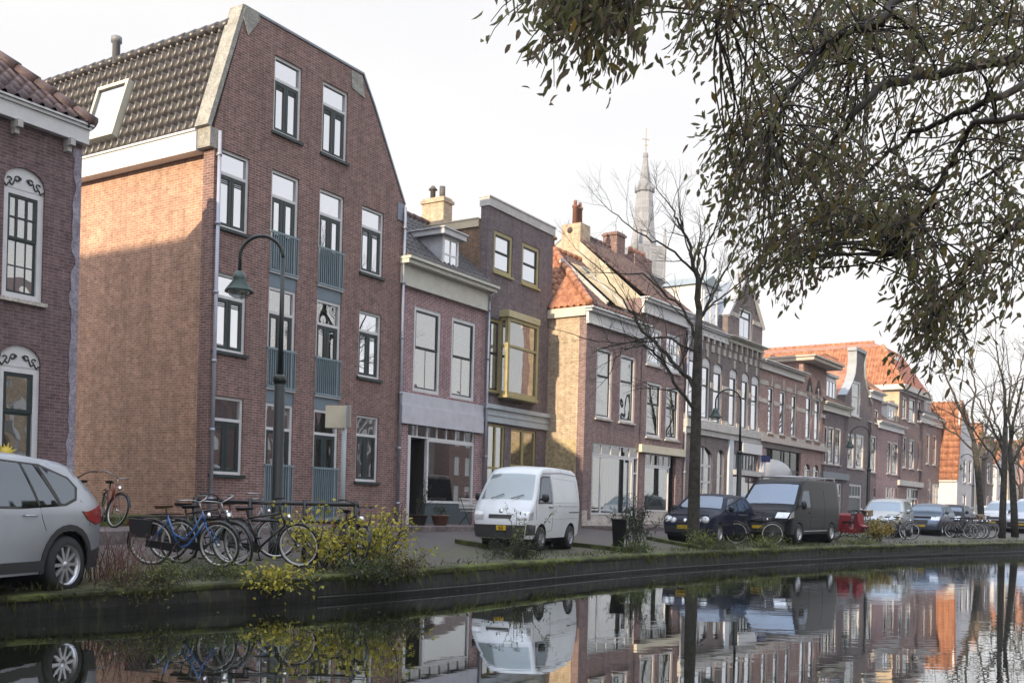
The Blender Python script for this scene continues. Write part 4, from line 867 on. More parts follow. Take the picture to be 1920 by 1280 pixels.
m=MB(); m.box(.6,2.6,3,5,zc-.2,zc+1.8); m.prism([(.5,zc+1.8),(2.7,zc+1.8),(1.6,zc+3.0)],2.6,5.2); h.part('rooftop_room',m,paint('ivory_plaster',(.6,.57,.48),.7))
# dome awning with faint script
aw_a,zt_=h.L(1454,857,-.9); aw_b,_=h.L(1497,880,-.9); _,zb0_=h.L(1456,893,-.9)
c=(aw_a+aw_b)/2; hw=(aw_b-aw_a)/2; H_=zt_-zb0_
vs=[];nu,nv=14,8
for i in range(nu+1):
    q=PI*i/nu
    for j in range(nv+1):
        p=PI/2*j/nv; vs.append((c-hw*math.cos(q)*math.cos(p),-.02-.95*math.sin(q)*math.cos(p),zb0_+H_*math.sin(p)))
m=MB(); m.add(vs,[(i*(nv+1)+j,(i+1)*(nv+1)+j,(i+1)*(nv+1)+j+1,i*(nv+1)+j+1) for i in range(nu) for j in range(nv)],True)
for i in range(nu):
    q0_,q1_=PI*i/nu,PI*(i+1)/nu
    A=(c-hw*math.cos(q0_),-.02-.95*math.sin(q0_)); B=(c-hw*math.cos(q1_),-.02-.95*math.sin(q1_)); m.quad((A[0],A[1],zb0_-.28),(B[0],B[1],zb0_-.28),(B[0],B[1],zb0_),(A[0],A[1],zb0_))
aw=h.part('dome_awning',m,paint('awning_cloth',(.45,.45,.46),.7,var=.08))
fc=bpy.data.curves.new('awning_script','FONT'); fc.body='Linda'; fc.size=.42; fc.shear=.35; fc.extrude=.004; fc.align_x='CENTER'; fo=bpy.data.objects.new('awning_script',fc); S.collection.objects.link(fo)
dg=bpy.context.evaluated_depsgraph_get(); me=bpy.data.meshes.new_from_object(fo.evaluated_get(dg)); bpy.data.objects.remove(fo); so2=bpy.data.objects.new('awning_script',me); S.collection.objects.link(so2); me.materials.clear(); me.materials.append(paint('script_grey',(.12,.12,.13),.6)); so2.parent=aw; so2.location=(c+.35,-1.03,zb0_+.16); so2.rotation_euler=(R(72),0,R(6))
# --- generic smaller houses ---
def simple(px0,px1,name,label,brk,ctop,cbot,wins,roof=None,rise=2.6,fwd=0,grounds=(),dorm=None,corn=None,frame=None,cur=.3,tw=.3,mid=.55,fascia=None):
    h=mk(px0,name,label,fwd); W,_=h.L(px1,(ctop[1]+900)/2); _,zc=h.L(*ctop); _,zb_=h.L(*cbot)
    for r_ in wins: window(h,*h.rect(*r_),style='sash',fw=.1,sash=DGREEN if frame is None else frame,frame=frame or WHITE,cur=random.choice((0,.2,.3,1)),drop=random.choice((1,1,.6,.35)),curm=random.choice((CURT,CURT,CURTW,OFFW)),yo=.03,g=GLD,mid=mid)
    for r_ in grounds:
        a,b,z0,z1=h.rect(*r_[:4]); z0=max(z0,.15); n=r_[4] if len(r_)>4 else 2
        h.hole(a,b,z0,z1); m=MB(); bars(m,a,b,z0,z1,.04,.12,.09,nx=n,wi=.09,zs=[z0+(z1-z0)*.68]); f=h.part('ground_window',m,WHITE); q=MB(); q.box(a,b,.08,.09,z0,z1); q.build('pane',GLS,f)
    h.wall([(0,0),(W,0),(W,zc),(0,zc)],8,brk)
    if corn is not False: cornice(h,0,W,zb_,zc,.35,corn or WHITE)
    if roof: gable_roof(h,0,W,zc,rise,3.0,8,roof,tw=tw,side=brk)
    if fascia: m=MB(); _,a=h.L(px0,fascia[0]); _,b=h.L(px0,fascia[1]); m.box(0,W,-.15,-.001,b,a); h.part('fascia_board',m,fascia[2])
    if dorm:
        a,z1=h.L(dorm[0],dorm[1],.2); b,_=h.L(dorm[2],dorm[1],.2); m=MB(); m.box(a,b,.2,2.4,zc+.02,z1); f=h.part('dormer',m,WHITE)
        m=MB(); bars(m,a+.1,b-.1,zc+.2,z1-.2,.14,.198,.1,nx=3); m.build('window_frame',WHITE,f); m=MB(); m.box(a+.15,b-.15,.17,.18,zc+.25,z1-.25); m.build('pane',GL,f); m=MB(); m.box(a-.12,b+.12,.05,2.5,z1+.002,z1+.15); m.build('dormer_roof',OFFW,f)
    return h,W,zc
simple(1546,1588,'dormer_house','small dark brick house with white box dormer and three tall arched windows',B_DARK,(1546,753),(1546,768),
  ((1541,796,1549,868),(1552,798,1561,869),(1565,801,1574,871)),roof=T_BROWN,grounds=((1553,904,1574,978,3),(1577,906,1586,975,1)),dorm=(1546,703,1567,0),corn=MC['pale_cornice'],fascia=(884,896,GREY))
# neck gable
h=mk(1588,'neck_gable_house','narrow grey house with a tall curved neck gable and white framed windows'); W,_=h.L(1632,800)
_,zt_=h.L(1602,656); _,zs_=h.L(1590,744); c=W*.42
for r_ in((1597,711,1612,779),(1587,811,1599,876),(1604,813,1617,878)): window(h,*h.rect(*r_),style='sash',fw=.12,sash=WHITE,sw=.04,cur=1,g=GLD,mid=.55,yo=.03)
for r_ in((1590,906,1612,978),): a,b,z0,z1=h.rect(*r_); h.hole(a,b,.15,z1); m=MB(); bars(m,a,b,.15,z1,.04,.12,.12,nx=1,zs=[z1-.8]); bars(m,a+.12,b-.12,z1-.75,z1-.1,.05,.1,.04,nx=4); f=h.part('front_door',m,WHITE); q=MB(); q.box(a+.1,b-.1,.08,.1,.15,z1-.85); q.box(a+.1,b-.1,.085,.09,z1-.8,z1); q.build('door_leaf',DGREEN,f)
hh=zt_-zs_; Lc=[(0,zs_-.3),(0,zs_)]; Rc=[(W,zs_-.3),(W,zs_)]
cur_=[(0,0),(.10,.12),(.22,.3),(.31,.5),(.34,.72),(.34,1.0)]
outl=[(0,0),(W,0),(W,zs_)]+[(W-W*a*1.0,zs_+hh*b) for a,b in cur_[1:]]+[(W*a,zs_+hh*b) for a,b in reversed(cur_[1:])]+[(0,zs_)]
h.wall(outl,.35,B_GREY); m=MB(); m.box(0,W,.36,8,0,zs_); h.part('wall',m,B_GREY)
P=[(W*a,zs_+hh*b) for a,b in cur_]
m=MB()
for i in range(len(P)-1):
    for s in(0,1):
        p,q=(P[i],P[i+1]) if not s else ((W-P[i+1][0],P[i+1][1]),(W-P[i][0],P[i][1])); k=slope_slab(p,q,-.08,.45,.1,OFFW); n0=len(m.v); m.v+=k.v; m.f+=[tuple(i_+n0 for i_ in f_) for f_ in k.f]; m.sm+=k.sm; m.mi+=k.mi
m.box(W*.3,W*.7,-.1,.45,zt_+.001,zt_+.2); h.part('gable_coping',m,paint('pale_blue_stone',(.3,.33,.36),.6))
m=MB(); m.add([(0,.36,zs_),(W/2,.36,zs_+hh*.75),(W/2,8,zs_+hh*.75),(0,8,zs_),(W,.36,zs_),(W,8,zs_)],[(0,1,2,3),(1,4,5,2)]); h.part('roof',m,T_RED)
simple(1632,1650,'narrow_cornice_house','narrow brown house with steep orange roof right of the neck gable',B_MAUVE,(1634,733),(1634,745),
  ((1627,761,1633,789),(1639,766,1645,794),(1629,815,1640,884)),roof=T_RED,rise=2.4,grounds=((1636,912,1646,975,1),))
simple(1650,1690,'low_cornice_house','red brown house with low cornice and a green box dormer, narrow arched windows',B_RED,(1651,790),(1651,802),
  ((1662,826,1668,887),(1672,828,1681,889)),roof=T_BROWN,rise=2.2,grounds=((1658,912,1664,975,1),(1667,912,1673,975,1),(1677,912,1682,975,1)),dorm=(1663,757,1680,0))
h,W,zc=simple(1690,1729,'mansard_house','tall purple brick house under the huge orange mansard roof',B_MAUVE,(1691,724),(1691,734),
  ((1692,743,1698,784),(1704,745,1714,790),(1720,749,1725,790),(1692,817,1697,876),(1704,822,1712,878),(1720,826,1725,880)),grounds=((1698,914,1724,975,5),),fascia=(900,910,OFFW))
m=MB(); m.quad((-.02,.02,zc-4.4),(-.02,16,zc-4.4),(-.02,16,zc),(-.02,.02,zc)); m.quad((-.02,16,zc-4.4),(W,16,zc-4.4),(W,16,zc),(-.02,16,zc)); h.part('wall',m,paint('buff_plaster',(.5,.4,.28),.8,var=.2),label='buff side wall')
X0=-.35; hp=2.9
k=tiles([(X0,16,zc),(X0,-.25,zc),(X0+1.3,1.5,zc+hp),(X0+1.3,16,zc+hp)],(1.3,0,hp),T_RED,'roof',h.e,tw=.42,amp=.09,tl=.5)
WR=W+.6
tiles([(X0,-.25,zc),(WR,-.25,zc),(WR-1.3,1.5,zc+hp),(X0+1.3,1.5,zc+hp)],(0,1.7,hp),paint('red_flat_tile',(.3,.135,.11),.7,var=.2),'roof',h.e,tw=.42,amp=.05)
ridge((X0,-.25,zc+.05),(X0+1.3,1.5,zc+hp+.05),T_RED,k,r=.16)
m=MB(); m.add([(X0+1.3,1.5,zc+hp),(WR-1.3,1.5,zc+hp),(WR-1.3,16,zc+hp),(X0+1.3,16,zc+hp),((X0+WR)/2,2.8,zc+hp+.7),((X0+WR)/2,16,zc+hp+.7),(WR,-.25,zc),(WR,16,zc)],[(0,1,4),(0,4,5,3),(1,2,5,4),(1,6,7,2)]); m.build('roof_top',T_RED,k)
ridge(((X0+WR)/2,2.8,zc+hp+.72),((X0+WR)/2,16,zc+hp+.72),T_RED,k,r=.14)
m=MB(); a,_=h.L(1706,690); m.box(a,a+1.1,1.0,2.6,zc+.1,zc+2.4); h.part('dormer',m,WHITE)
m=MB(); m.box(X0-.1,W+.6,-.45,-.002,zc-.3,zc+.05); m.box(X0-.1,-.02,.0,16,zc-.3,zc+.05); h.part('eaves_board',m,OFFW)
simple(1729,1764,'end_terrace_house','purple brick house at the end of the row with slate roof and white dormer',B_MAUVE,(1729,777),(1729,791),
  ((1736,812,1740,869),(1748,815,1753,871)),roof=T_DARK,rise=2.6,grounds=((1738,897,1741,960,1),(1746,906,1760,975,2)),dorm=(1735,748,1744,0))
# --- white gabled house standing forward, roof slope towards us ---
h=mk(1764,'white_gable_house','white rendered house with steep orange tiled roof standing forward of the row',fwd=0)
x,_=h.L(1793,850,-2.4); fw=2.6
h=mk(1780,'white_gable_house','white rendered house with steep orange tiled roof standing forward of the row',fwd=1.3); bpy.data.objects.remove(S.objects['white_gable_house']) if 'white_gable_house' in S.objects and S.objects['white_gable_house']!=h.e else None
h.e.name='white_gable_house'
xo,_=h.L(1794,850); h.O=h.O+h.d*xo; h.e.location=(h.O.x,h.O.y,ZB); bpy.context.view_layer.update()
W,_=h.L(1829,850); _,ze_=h.L(1794,897); _,zp_=h.L(1794,745); zp_=ze_+7.6
WH=paint('white_render',(.6,.6,.64),.7,var=.12)
window(h,W*.3,W*.48,.9,2.5,'sash',fw=.1); window(h,W*.28,W*.42,3.4,5.2,'sash',fw=.1); window(h,W*.58,W*.72,3.4,5.2,'sash',fw=.1)
zp_=ze_+6.0; xp=W*.1; zr_=ze_+2.6
h.wall([(0,0),(W,0),(W,zr_),(xp,zp_),(0,ze_)],.3,WH); m=MB(); m.box(0,W,.31,14,0,ze_); h.part('wall',m,WH)
k=tiles([(-.15,-.1,ze_-.1),(-.15,14,ze_-.1),(xp,14,zp_),(xp,-.1,zp_)],(xp,0,zp_-ze_),T_RED,'roof',h.e,tw=.4,amp=.07,tl=.5)
k2=tiles([(W+.1,-.1,zr_),(W+.1,14,zr_),(xp,14,zp_),(xp,-.1,zp_)],(-W,0,zp_-zr_),T_RED,'roof',h.e,tw=.4,amp=.07,tl=.5)
m=slope_slab((xp,zp_+.1),(W+.1,zr_+.05),-.12,.05,.1,OFFW); h.part('barge_board',m,OFFW)
m=MB(); m.box(-.15,-.02,0,14,ze_-.25,ze_-.1); h.part('gutter_board',m,OFFW)
def far(px0,px1,label,brk,ytop,yeave,rf,fwd,front=None,nm='far_gabled_house'):
    h=mk(px0,nm,label,fwd=fwd); xo,_=h.L(px0,850); h.O=h.O+h.d*xo; h.e.location=(h.O.x,h.O.y,ZB); W,_=h.L(px1,850); _,z0=h.L(px0,yeave); _,z1=h.L(px0,ytop)
    n=3; 
    for fl in range(3):
        for i in range(2):
            zz=.8+fl*2.9
            if zz+1.8<z0: window(h,W*(.18+.4*i),W*(.40+.4*i),zz,zz+1.8,'sash',fw=.12,cur=0,yo=.03)
    h.wall([(0,0),(W,0),(W,z0),(W/2,z1),(0,z0)],10,brk)
    k=tiles([(-.1,-.1,z0),(-.1,10,z0),(W/2,10,z1+.1),(W/2,-.1,z1+.1)],(W/2,0,z1-z0),rf,'roof',h.e,tw=.5,amp=.07,tl=.6); m=MB(); m.quad((W+.1,-.1,z0),(W+.1,10,z0),(W/2,10,z1+.1),(W/2,-.1,z1+.1)); m.build('roof_back',rf,k)
    return h
far(1828,1846,'far house with orange roof and ochre plaster front behind the first canal tree',paint('ochre_far',(.5,.36,.22),.8),790,850,T_RED,.6)
far(1846,1868,'far grey fronted house with pale window frames behind the leaning tree',B_GREY,815,862,T_DARK,.9)
far(1868,1885,'far white fronted house between two tree trunks',WH,830,868,T_RED,1.2)
far(1890,1915,'far pale house with brown roof right of the double trunk',paint('far_buff',(.5,.45,.38),.8),825,872,T_BROWN,1.5)
far(1916,1945,'far red fronted house at the right edge of the street',B_RED,820,870,T_RED,1.8)
# church tower
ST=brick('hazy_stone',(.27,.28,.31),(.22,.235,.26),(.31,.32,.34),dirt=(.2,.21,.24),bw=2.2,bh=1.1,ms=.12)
c=at(1205,500,158); base=empty('church_tower',(c.x,c.y,ZB),R(20),'pale stone church spire with pinnacles rising over the rooftops','church tower'); Z=lambda y:CZ+158*ray(1205,y).z-ZB
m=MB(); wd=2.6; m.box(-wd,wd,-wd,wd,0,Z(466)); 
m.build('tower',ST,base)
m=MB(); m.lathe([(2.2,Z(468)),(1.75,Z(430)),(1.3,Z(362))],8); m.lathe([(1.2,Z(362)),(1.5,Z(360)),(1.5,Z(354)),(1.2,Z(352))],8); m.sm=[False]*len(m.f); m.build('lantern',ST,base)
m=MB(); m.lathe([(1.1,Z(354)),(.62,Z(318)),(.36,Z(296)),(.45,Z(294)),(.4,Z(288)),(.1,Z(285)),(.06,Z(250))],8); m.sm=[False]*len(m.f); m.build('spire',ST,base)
for i in range(8):
    q=PI/8+PI/4*i; m=MB(); m.lathe([(.11,Z(362)),(.11,Z(350)),(.02,Z(342))],6,Matrix.Translation((1.45*math.cos(q),1.45*math.sin(q),0))); m.build('pinnacle',ST,base)
for sx_ in(-1,1):
    for sy in(-1,1): m=MB(); m.lathe([(.3,Z(490)),(.3,Z(452)),(.03,Z(428))],6,Matrix.Translation((sx_*2.45,sy*2.45,0))); m.build('pinnacle',ST,base)
m=MB(); z=Z(262); m.box(-.6,.6,-.05,.05,z,z+.12); m.lathe([(.02,-.25),(.25,0),(.02,.25)],8,Matrix.Translation((0,0,Z(272)))); m.box(-.05,.05,-.05,.05,Z(250),Z(240)); m.build('weather_vane',paint('gilt',(.4,.33,.2),.5),base)

# pavement in front of the houses
def pave():
    P=[]
    a=hA.O-hA.d*40; pts=[(hA.O-hA.d*40,hA.d),(hA.O,hA.d),(BIG.O,BIG.d),(BIG.O+BIG.d*15.6,BIG.d),(O4-D4*.2,D4),(O4+D4*30,D4),(O4+D4*56,D4),(O4+D4*140,D4)]
    m=MB(); vs=[]
    for o,d in pts:
        n=Vector((d.y,-d.x))
        for w_,z in((1.6,.2),(1.6,.845),(1.48,.855),(-14,.855)): p=o+n*w_; vs.append((p.x,p.y,z))
    m.add(vs,[(4*i+j,4*i+4+j,4*i+5+j,4*i+1+j) for i in range(len(pts)-1) for j in range(3)]); return m
tag(pave().build('pavement',twotone('pavement_tiles',(.12,.1,.1),(.2,.17,.165),1.3,bump=.4)),kind='structure')
m=MB(); m.box(-4.1,-.02,-.25,6,.0,.2); m.box(-4.12,-.0,-.5,-.26,0,.11); al=m.build('alley_step',MOSS,None); al.matrix_world=Matrix.Translation((BIG.O.x,BIG.O.y,ZB))@Matrix.Rotation(PI/2-PH,4,'Z'); tag(al,kind='structure')
# ---------------- vehicles ----------------
RUB=paint('tyre_rubber',(.018,.018,.02),.75,var=.2); ALU=paint('alloy',(.55,.56,.6),.3,metal=.7,var=.05); BPL=paint('black_plastic',(.03,.03,.033),.6,var=.15)
CGL=glass('car_glass',.22,tint=(.75,.85,1),rough=.03); LAMPG=paint('clear_lamp',(.62,.64,.66),.12,metal=.35,var=.3,scale=14); LAMPR=paint('red_lamp',(.32,.012,.015),.15,var=.3,scale=10,coat=.6); LAMPO=paint('amber_lamp',(.5,.13,.02),.2); PLATE=paint('yellow_plate',(.62,.42,.02),.5,var=.02); CHR=paint('chrome',(.7,.7,.72),.12,metal=1,var=.02); TRIMW=paint('dark_rubber_trim',(.02,.02,.022),.5)
def carpaint(n,c,metal=.0,rough=.28): return paint(n,c,rough,metal=metal,var=.12,scale=1.1,coat=0 if max(c)<.05 else .1,spec=.12 if max(c)<.05 else .5)
def wheel(par,x,y,r,w,rim,spokes=10,mat=None,cover=False,out=1):
    M=Matrix.Translation((x,y,r))@Matrix.Rotation(PI/2,4,'X')
    m=MB(); hw=w/2
    m.lathe([(rim*r,-hw),(r*.9,-hw),(r*.985,-hw*.72),(r,-hw*.4),(r,hw*.4),(r*.985,hw*.72),(r*.9,hw),(rim*r,hw)],32,M,cap=False)
    wh=empty('wheel',(0,0,0)); wh.parent=par
    m.build('tyre',RUB,wh)
    m=MB(); s=out
    rr=rim*r; z=hw*.8*s
    m.lathe([(rr,-hw),(rr*1.02,z*-1),(rr,z*-1.1),(rr*.93,z*-1.0),(rr*.9,z*-.3),(rr*.9,hw*.6*s)],32,M,cap=False)
    zf=-z*.86
    for i in range(spokes):
        q=2*PI*i/spokes; c,s_=math.cos(q),math.sin(q); t=Vector((-s_,c,0)); 
        def P(rad,off,dz): return M@Vector((c*rad+t.x*off,s_*rad+t.y*off,zf+dz*s))
        w0=rr*(.09 if spokes>6 else .16); w1=rr*(.075 if spokes>6 else .2)
        m.add([P(rr*.12,-w0,0),P(rr*.12,w0,0),P(rr*.95,w1,.0),P(rr*.95,-w1,.0),P(rr*.12,-w0,.03),P(rr*.12,w0,.03),P(rr*.95,w1,.03),P(rr*.95,-w1,.03)],[(0,1,2,3),(7,6,5,4),(0,4,5,1),(1,5,6,2),(2,6,7,3),(3,7,4,0)])
    m.lathe([(0,zf-.012*s),(rr*.16,zf-.01*s),(rr*.2,zf+.02*s)],16,M,cap=False)
    m.build('rim',mat or ALU,wh)
    m=MB(); m.lathe([(0,hw*.1*s),(rr*.92,hw*.1*s)],24,M,cap=False); m.build('brake_disc',BLACK,wh)
    return wh
class Car:
    """x forward from the rear bumper (0) to the front (L); outline is the side profile, z up; body sides are a curved height field"""
    def __init__(s,name,label,L,W,prof,belt,roofz,wheels,r,paintm,tumble=.16,endr=.5,group='cars parked along the canal',cat='car',arch=None):
        s.e=empty(name,(0,0,0),0,label,cat,group); s.L,s.W,s.belt,s.roofz,s.tumble,s.endr=L,W,belt,roofz,tumble,endr; s.prof=prof; s.r=r; s.p=paintm
        s.bot=[p for p in prof if p[2]==1] if len(prof[0])>2 else []
        ar=arch or r*1.14
        # lower edge with wheel arches
        zs=min(p[1] for p in prof); low=[]
        xs=sorted(wheels)
        top=[(p[0],p[1]) for p in prof]   # from rear-bottom over the roof to front-bottom
        x0,x1=top[0][0],top[-1][0]; cur=[(x0,top[0][1])]; n=12
        for wx in xs:
            a0=math.asin(max(-1,min(1,(zs+.0-r)/ar)))
            for i in range(n+1):
                q=PI-a0-(PI-2*a0)*i/n; cur.append((wx+ar*math.cos(q),r+ar*math.sin(q)))
        cur.append((x1,top[-1][1])); s.low=cur
        outline=top+list(reversed(cur))[1:-1]; s.outline=outline
        # triangulate with interior points
        def inp(lp,x,y):
            c=False; j=len(lp)-1
            for i in range(len(lp)):
                if (lp[i][1]>y)!=(lp[j][1]>y) and x<(lp[j][0]-lp[i][0])*(y-lp[i][1])/(lp[j][1]-lp[i][1])+lp[i][0]: c=not c
                j=i
            return c
        s.inp=inp
        P=[]; 
        for i in range(len(outline)):
            a,b=outline[i],outline[(i+1)%len(outline)]; d=math.hypot(b[0]-a[0],b[1]-a[1]); k=max(1,int(d/.12))
            for j in range(k): P.append((a[0]+(b[0]-a[0])*j/k,a[1]+(b[1]-a[1])*j/k))
        nb_=len(P); pts=[Vector(p) for p in P]; edges=[(i,(i+1)%nb_) for i in range(nb_)]
        st=.075; x=0
        def far_(x,z): return min((p[0]-x)**2+(p[1]-z)**2 for p in P)>(.04)**2
        i=0
        while i*st<L:
            j=0
            while j*st<max(p[1] for p in P):
                X,Z=i*st+(.5*st if j%2 else 0),j*st
                if inp(P,X,Z) and far_(X,Z): pts.append(Vector((X,Z)))
                j+=1
            i+=1
        vo,_,fo,_,_,_=delaunay_2d_cdt(pts,edges,[],0,1e-6)
        F_=[t for t in fo if inp(P,sum(vo[k].x for k in t)/3,sum(vo[k].y for k in t)/3)]
        m=MB()
        for sg in(-1,1): m.add([(v.x,sg*s.y(v.x,v.y),v.y) for v in vo],[tuple(t) for t in F_],True)
        # skin across
        nt_=0
        tp=[]
        for i in range(len(top)-1):
            a,b=top[i],top[i+1]; d=math.hypot(b[0]-a[0],b[1]-a[1]); k=max(1,int(d/.12))
            for j in range(k): tp.append((a[0]+(b[0]-a[0])*j/k,a[1]+(b[1]-a[1])*j/k))
        tp.append(top[-1]); s.tp=tp
        K=10; vs=[]
        for (x,z) in tp:
            for j in range(K+1): vs.append(s.skin(x,z,-1+2*j/K))
        m.add(vs,[(i*(K+1)+j,i*(K+1)+j+1,(i+1)*(K+1)+j+1,(i+1)*(K+1)+j) for i in range(len(tp)-1) for j in range(K)],True)
        ob=m.build('body',paintm,s.e)
        bm=bmesh.new(); bm.from_mesh(ob.data); bmesh.ops.remove_doubles(bm,verts=bm.verts,dist=.012); bmesh.ops.recalc_face_normals(bm,faces=bm.faces); bm.to_mesh(ob.data); bm.free(); s.body=ob
        ip=[(L/2+(x-L/2)*.93,.9+(z-.9)*.9) for x,z in top]; wi=W/2-s.tumble-.05
        m=MB(); m.prism(ip,-wi,wi); m.build('interior',paint('car_interior',(.012,.012,.014),.9),s.e)
        # dark underbody and wheel wells
        m=MB(); w_=W/2-.22; m.box(.25,L-.3,-w_,w_,zs+.02,belt-.08)
        for wx in xs: m.M=None; m.lathe([(ar*.98,-(W/2-.06)),(ar*.98,W/2-.06)],20,Matrix.Translation((wx,0,r+.01))@Matrix.Rotation(PI/2,4,'X'),cap=False)
        m.build('underbody',BLACK,s.e)
    def y(s,x,z):
        W2=s.W/2; y=W2
        t=(z-s.belt)/(s.roofz-s.belt)
        if t>0: y-=s.tumble*(t**1.25)
        else:
            q=min(1,-t*(s.roofz-s.belt)/(s.belt-.15)); y-=.07*q**2.2
            y+=.0
        for e in(0,s.L):
            d=abs(x-e)/s.endr
            if d<1: y-=.55*s.endr*(1-math.sqrt(max(0,1-(1-d)**2)))*.62
        return y
    def skin(s,x,z,v):
        yy=s.y(x,z); a=abs(v)
        mid=s.L/2; crown=.045*(1-a*a)
        # crown pushes outward: up for roof, forward/back at the ends
        e=min(abs(x),abs(s.L-x))/ (s.L*.3); f=max(0,1-e); k=f*f
        dx=crown*2.0*k*(1 if x>mid else -1); dz=crown*(1-k)*(1 if z>s.belt else .6)
        return Vector((x+dx,v*yy,z+dz))
    def patch(s,name,poly,mat,sg,off=.006,st=.06,par=None):
        """a panel lying on the side surface"""
        P=[]
        for i in range(len(poly)):
            a,b=poly[i],poly[(i+1)%len(poly)]; d=math.hypot(b[0]-a[0],b[1]-a[1]); k=max(1,int(d/.1))
            for j in range(k): P.append((a[0]+(b[0]-a[0])*j/k,a[1]+(b[1]-a[1])*j/k))
        n=len(P); pts=[Vector(p) for p in P]
        x0=min(p[0] for p in P); x1=max(p[0] for p in P); z0=min(p[1] for p in P); z1=max(p[1] for p in P)
        i=1
        while x0+i*.11<x1:
            j=1
            while z0+j*.11<z1:
                X,Z=x0+i*.11,z0+j*.11
                if s.inp(P,X,Z) and min((p[0]-X)**2+(p[1]-Z)**2 for p in P)>.0016: pts.append(Vector((X,Z)))
                j+=1
            i+=1
        vo,_,fo,_,_,_=delaunay_2d_cdt(pts,[(i,(i+1)%n) for i in range(n)],[],0,1e-6)
        F_=[tuple(t) for t in fo if s.inp(P,sum(vo[k].x for k in t)/3,sum(vo[k].y for k in t)/3)]
        for g in (sg if isinstance(sg,tuple) else (sg,)):
            m=MB(); m.add([(v.x,g*(s.y(v.x,v.y)+off),v.y) for v in vo],F_,True)
            q=[(p[0],p[1]) for p in P]; m.add([(x,g*(s.y(x,z)+off),z) for x,z in q]+[(x,g*(s.y(x,z)-.01),z) for x,z in q],[(i,(i+1)%n,(i+1)%n+n,i+n) for i in range(n)])
            ob_=m.build(name,mat,par or s.e)
        return ob_
    def cross(s,name,a,b,v0,v1,mat,off=.008,par=None,tap=1.0,n=8):
        """a panel on the skin between profile params: a,b=(x,z) points on the profile"""
        seg=[a]; A=Vector(a); B=Vector(b)
        inner=[p for p in s.tp if min(A.x,B.x)+.01<p[0]<max(A.x,B.x)-.01 and min(A.y,B.y)-.02<=p[1]<=max(A.y,B.y)+.02]
        if abs(A.x-B.x)<.05: inner=[]
        if A.x>B.x: inner=inner[::-1]
        inner=sorted(inner,key=lambda p:(Vector(p)-A).length)
        seg=[tuple(a)]+[tuple(p) for p in inner]+[tuple(b)]
        vs=[]; d=(B-A); nn=Vector((-d.y,d.x)).normalized()
        if (nn.x*(A.x+B.x-s.L)<0 and abs(nn.x)>abs(nn.y)) or (nn.y<0 and abs(nn.y)>=abs(nn.x)): nn=-nn
        for k,(x,z) in enumerate(seg):
            f=k/(len(seg)-1); t=1+(tap-1)*f
            for j in range(n+1):
                p=s.skin(x,z,(v0+(v1-v0)*j/n)*t); vs.append(p+Vector((nn.x,0,nn.y))*off)
        m=MB(); m.add(vs,[(i*(n+1)+j,i*(n+1)+j+1,(i+1)*(n+1)+j+1,(i+1)*(n+1)+j) for i in range(len(seg)-1) for j in range(n)],True)
        return m.build(name,mat,par or s.e)
    def line(s,pts,sg=(-1,1),w=.007,mat=None,name='door_gap'):
        m=MB()
        for g in sg:
            for i in range(len(pts)-1):
                a,b=pts[i],pts[i+1]; k=max(1,int(math.hypot(b[0]-a[0],b[1]-a[1])/.15))
                q=[(a[0]+(b[0]-a[0])*j/k,a[1]+(b[1]-a[1])*j/k) for j in range(k+1)]
                m.tube([(x,g*(s.y(x,z)+.0005),z) for x,z in q],w*.6,4,cap=False)
        return m.build(name,mat or BLACK,s.e)
    def wheels(s,xs,w=.2,rim=.66,spokes=10,mat=None):
        for x in xs:
            for sg in(-1,1): wheel(s.e,x,sg*(s.W/2-w/2-.015),s.r,w,rim,spokes,mat,out=-sg if False else (1 if sg<0 else -1)*-1)
    def mirror(s,x,z,mat=None,sz=.1):
        for g in(-1,1):
            m=MB(); c=Vector((x,g*(s.y(x,z)+.13),z+.05)); m.lathe([(.02,-.09),(sz*.8,-.07),(sz,0),(sz*.8,.07),(.02,.085)],10,Matrix.Translation(c)@Matrix.Rotation(R(90),4,'X')@Matrix.Scale(.6,4,(1,0,0))); m.tube([(x,g*(s.y(x,z)-.02),z),(x,g*(s.y(x,z)+.08),z+.03)],.02,6); m.build('side_mirror',mat or s.p,s.e)
    def handle(s,x,z,sg=(-1,1),mat=None):
        for g in sg: m=MB(); m.tube([(x,g*(s.y(x,z)+.008),z),(x+.03,g*(s.y(x,z)+.035),z),(x+.18,g*(s.y(x,z)+.035),z+.003),(x+.21,g*(s.y(x,z)+.008),z+.003)],.013,6); m.build('door_handle',mat or s.p,s.e)
    def place(s,p,ang,pitch=0,roll=0):
        """ang = plan direction (radians from +x) the front points to; p = centre on ground"""
        M=Matrix.Translation(p)@Matrix.Rotation(ang,4,'Z')@Matrix.Rotation(-pitch,4,'Y')@Matrix.Rotation(roll,4,'X')@Matrix.Translation((-s.L/2,0,0))
        s.e.matrix_world=M
def dirang(phi): return math.atan2(math.cos(phi),math.sin(phi))   # street-style angle (from +Y towards +X) to plan angle
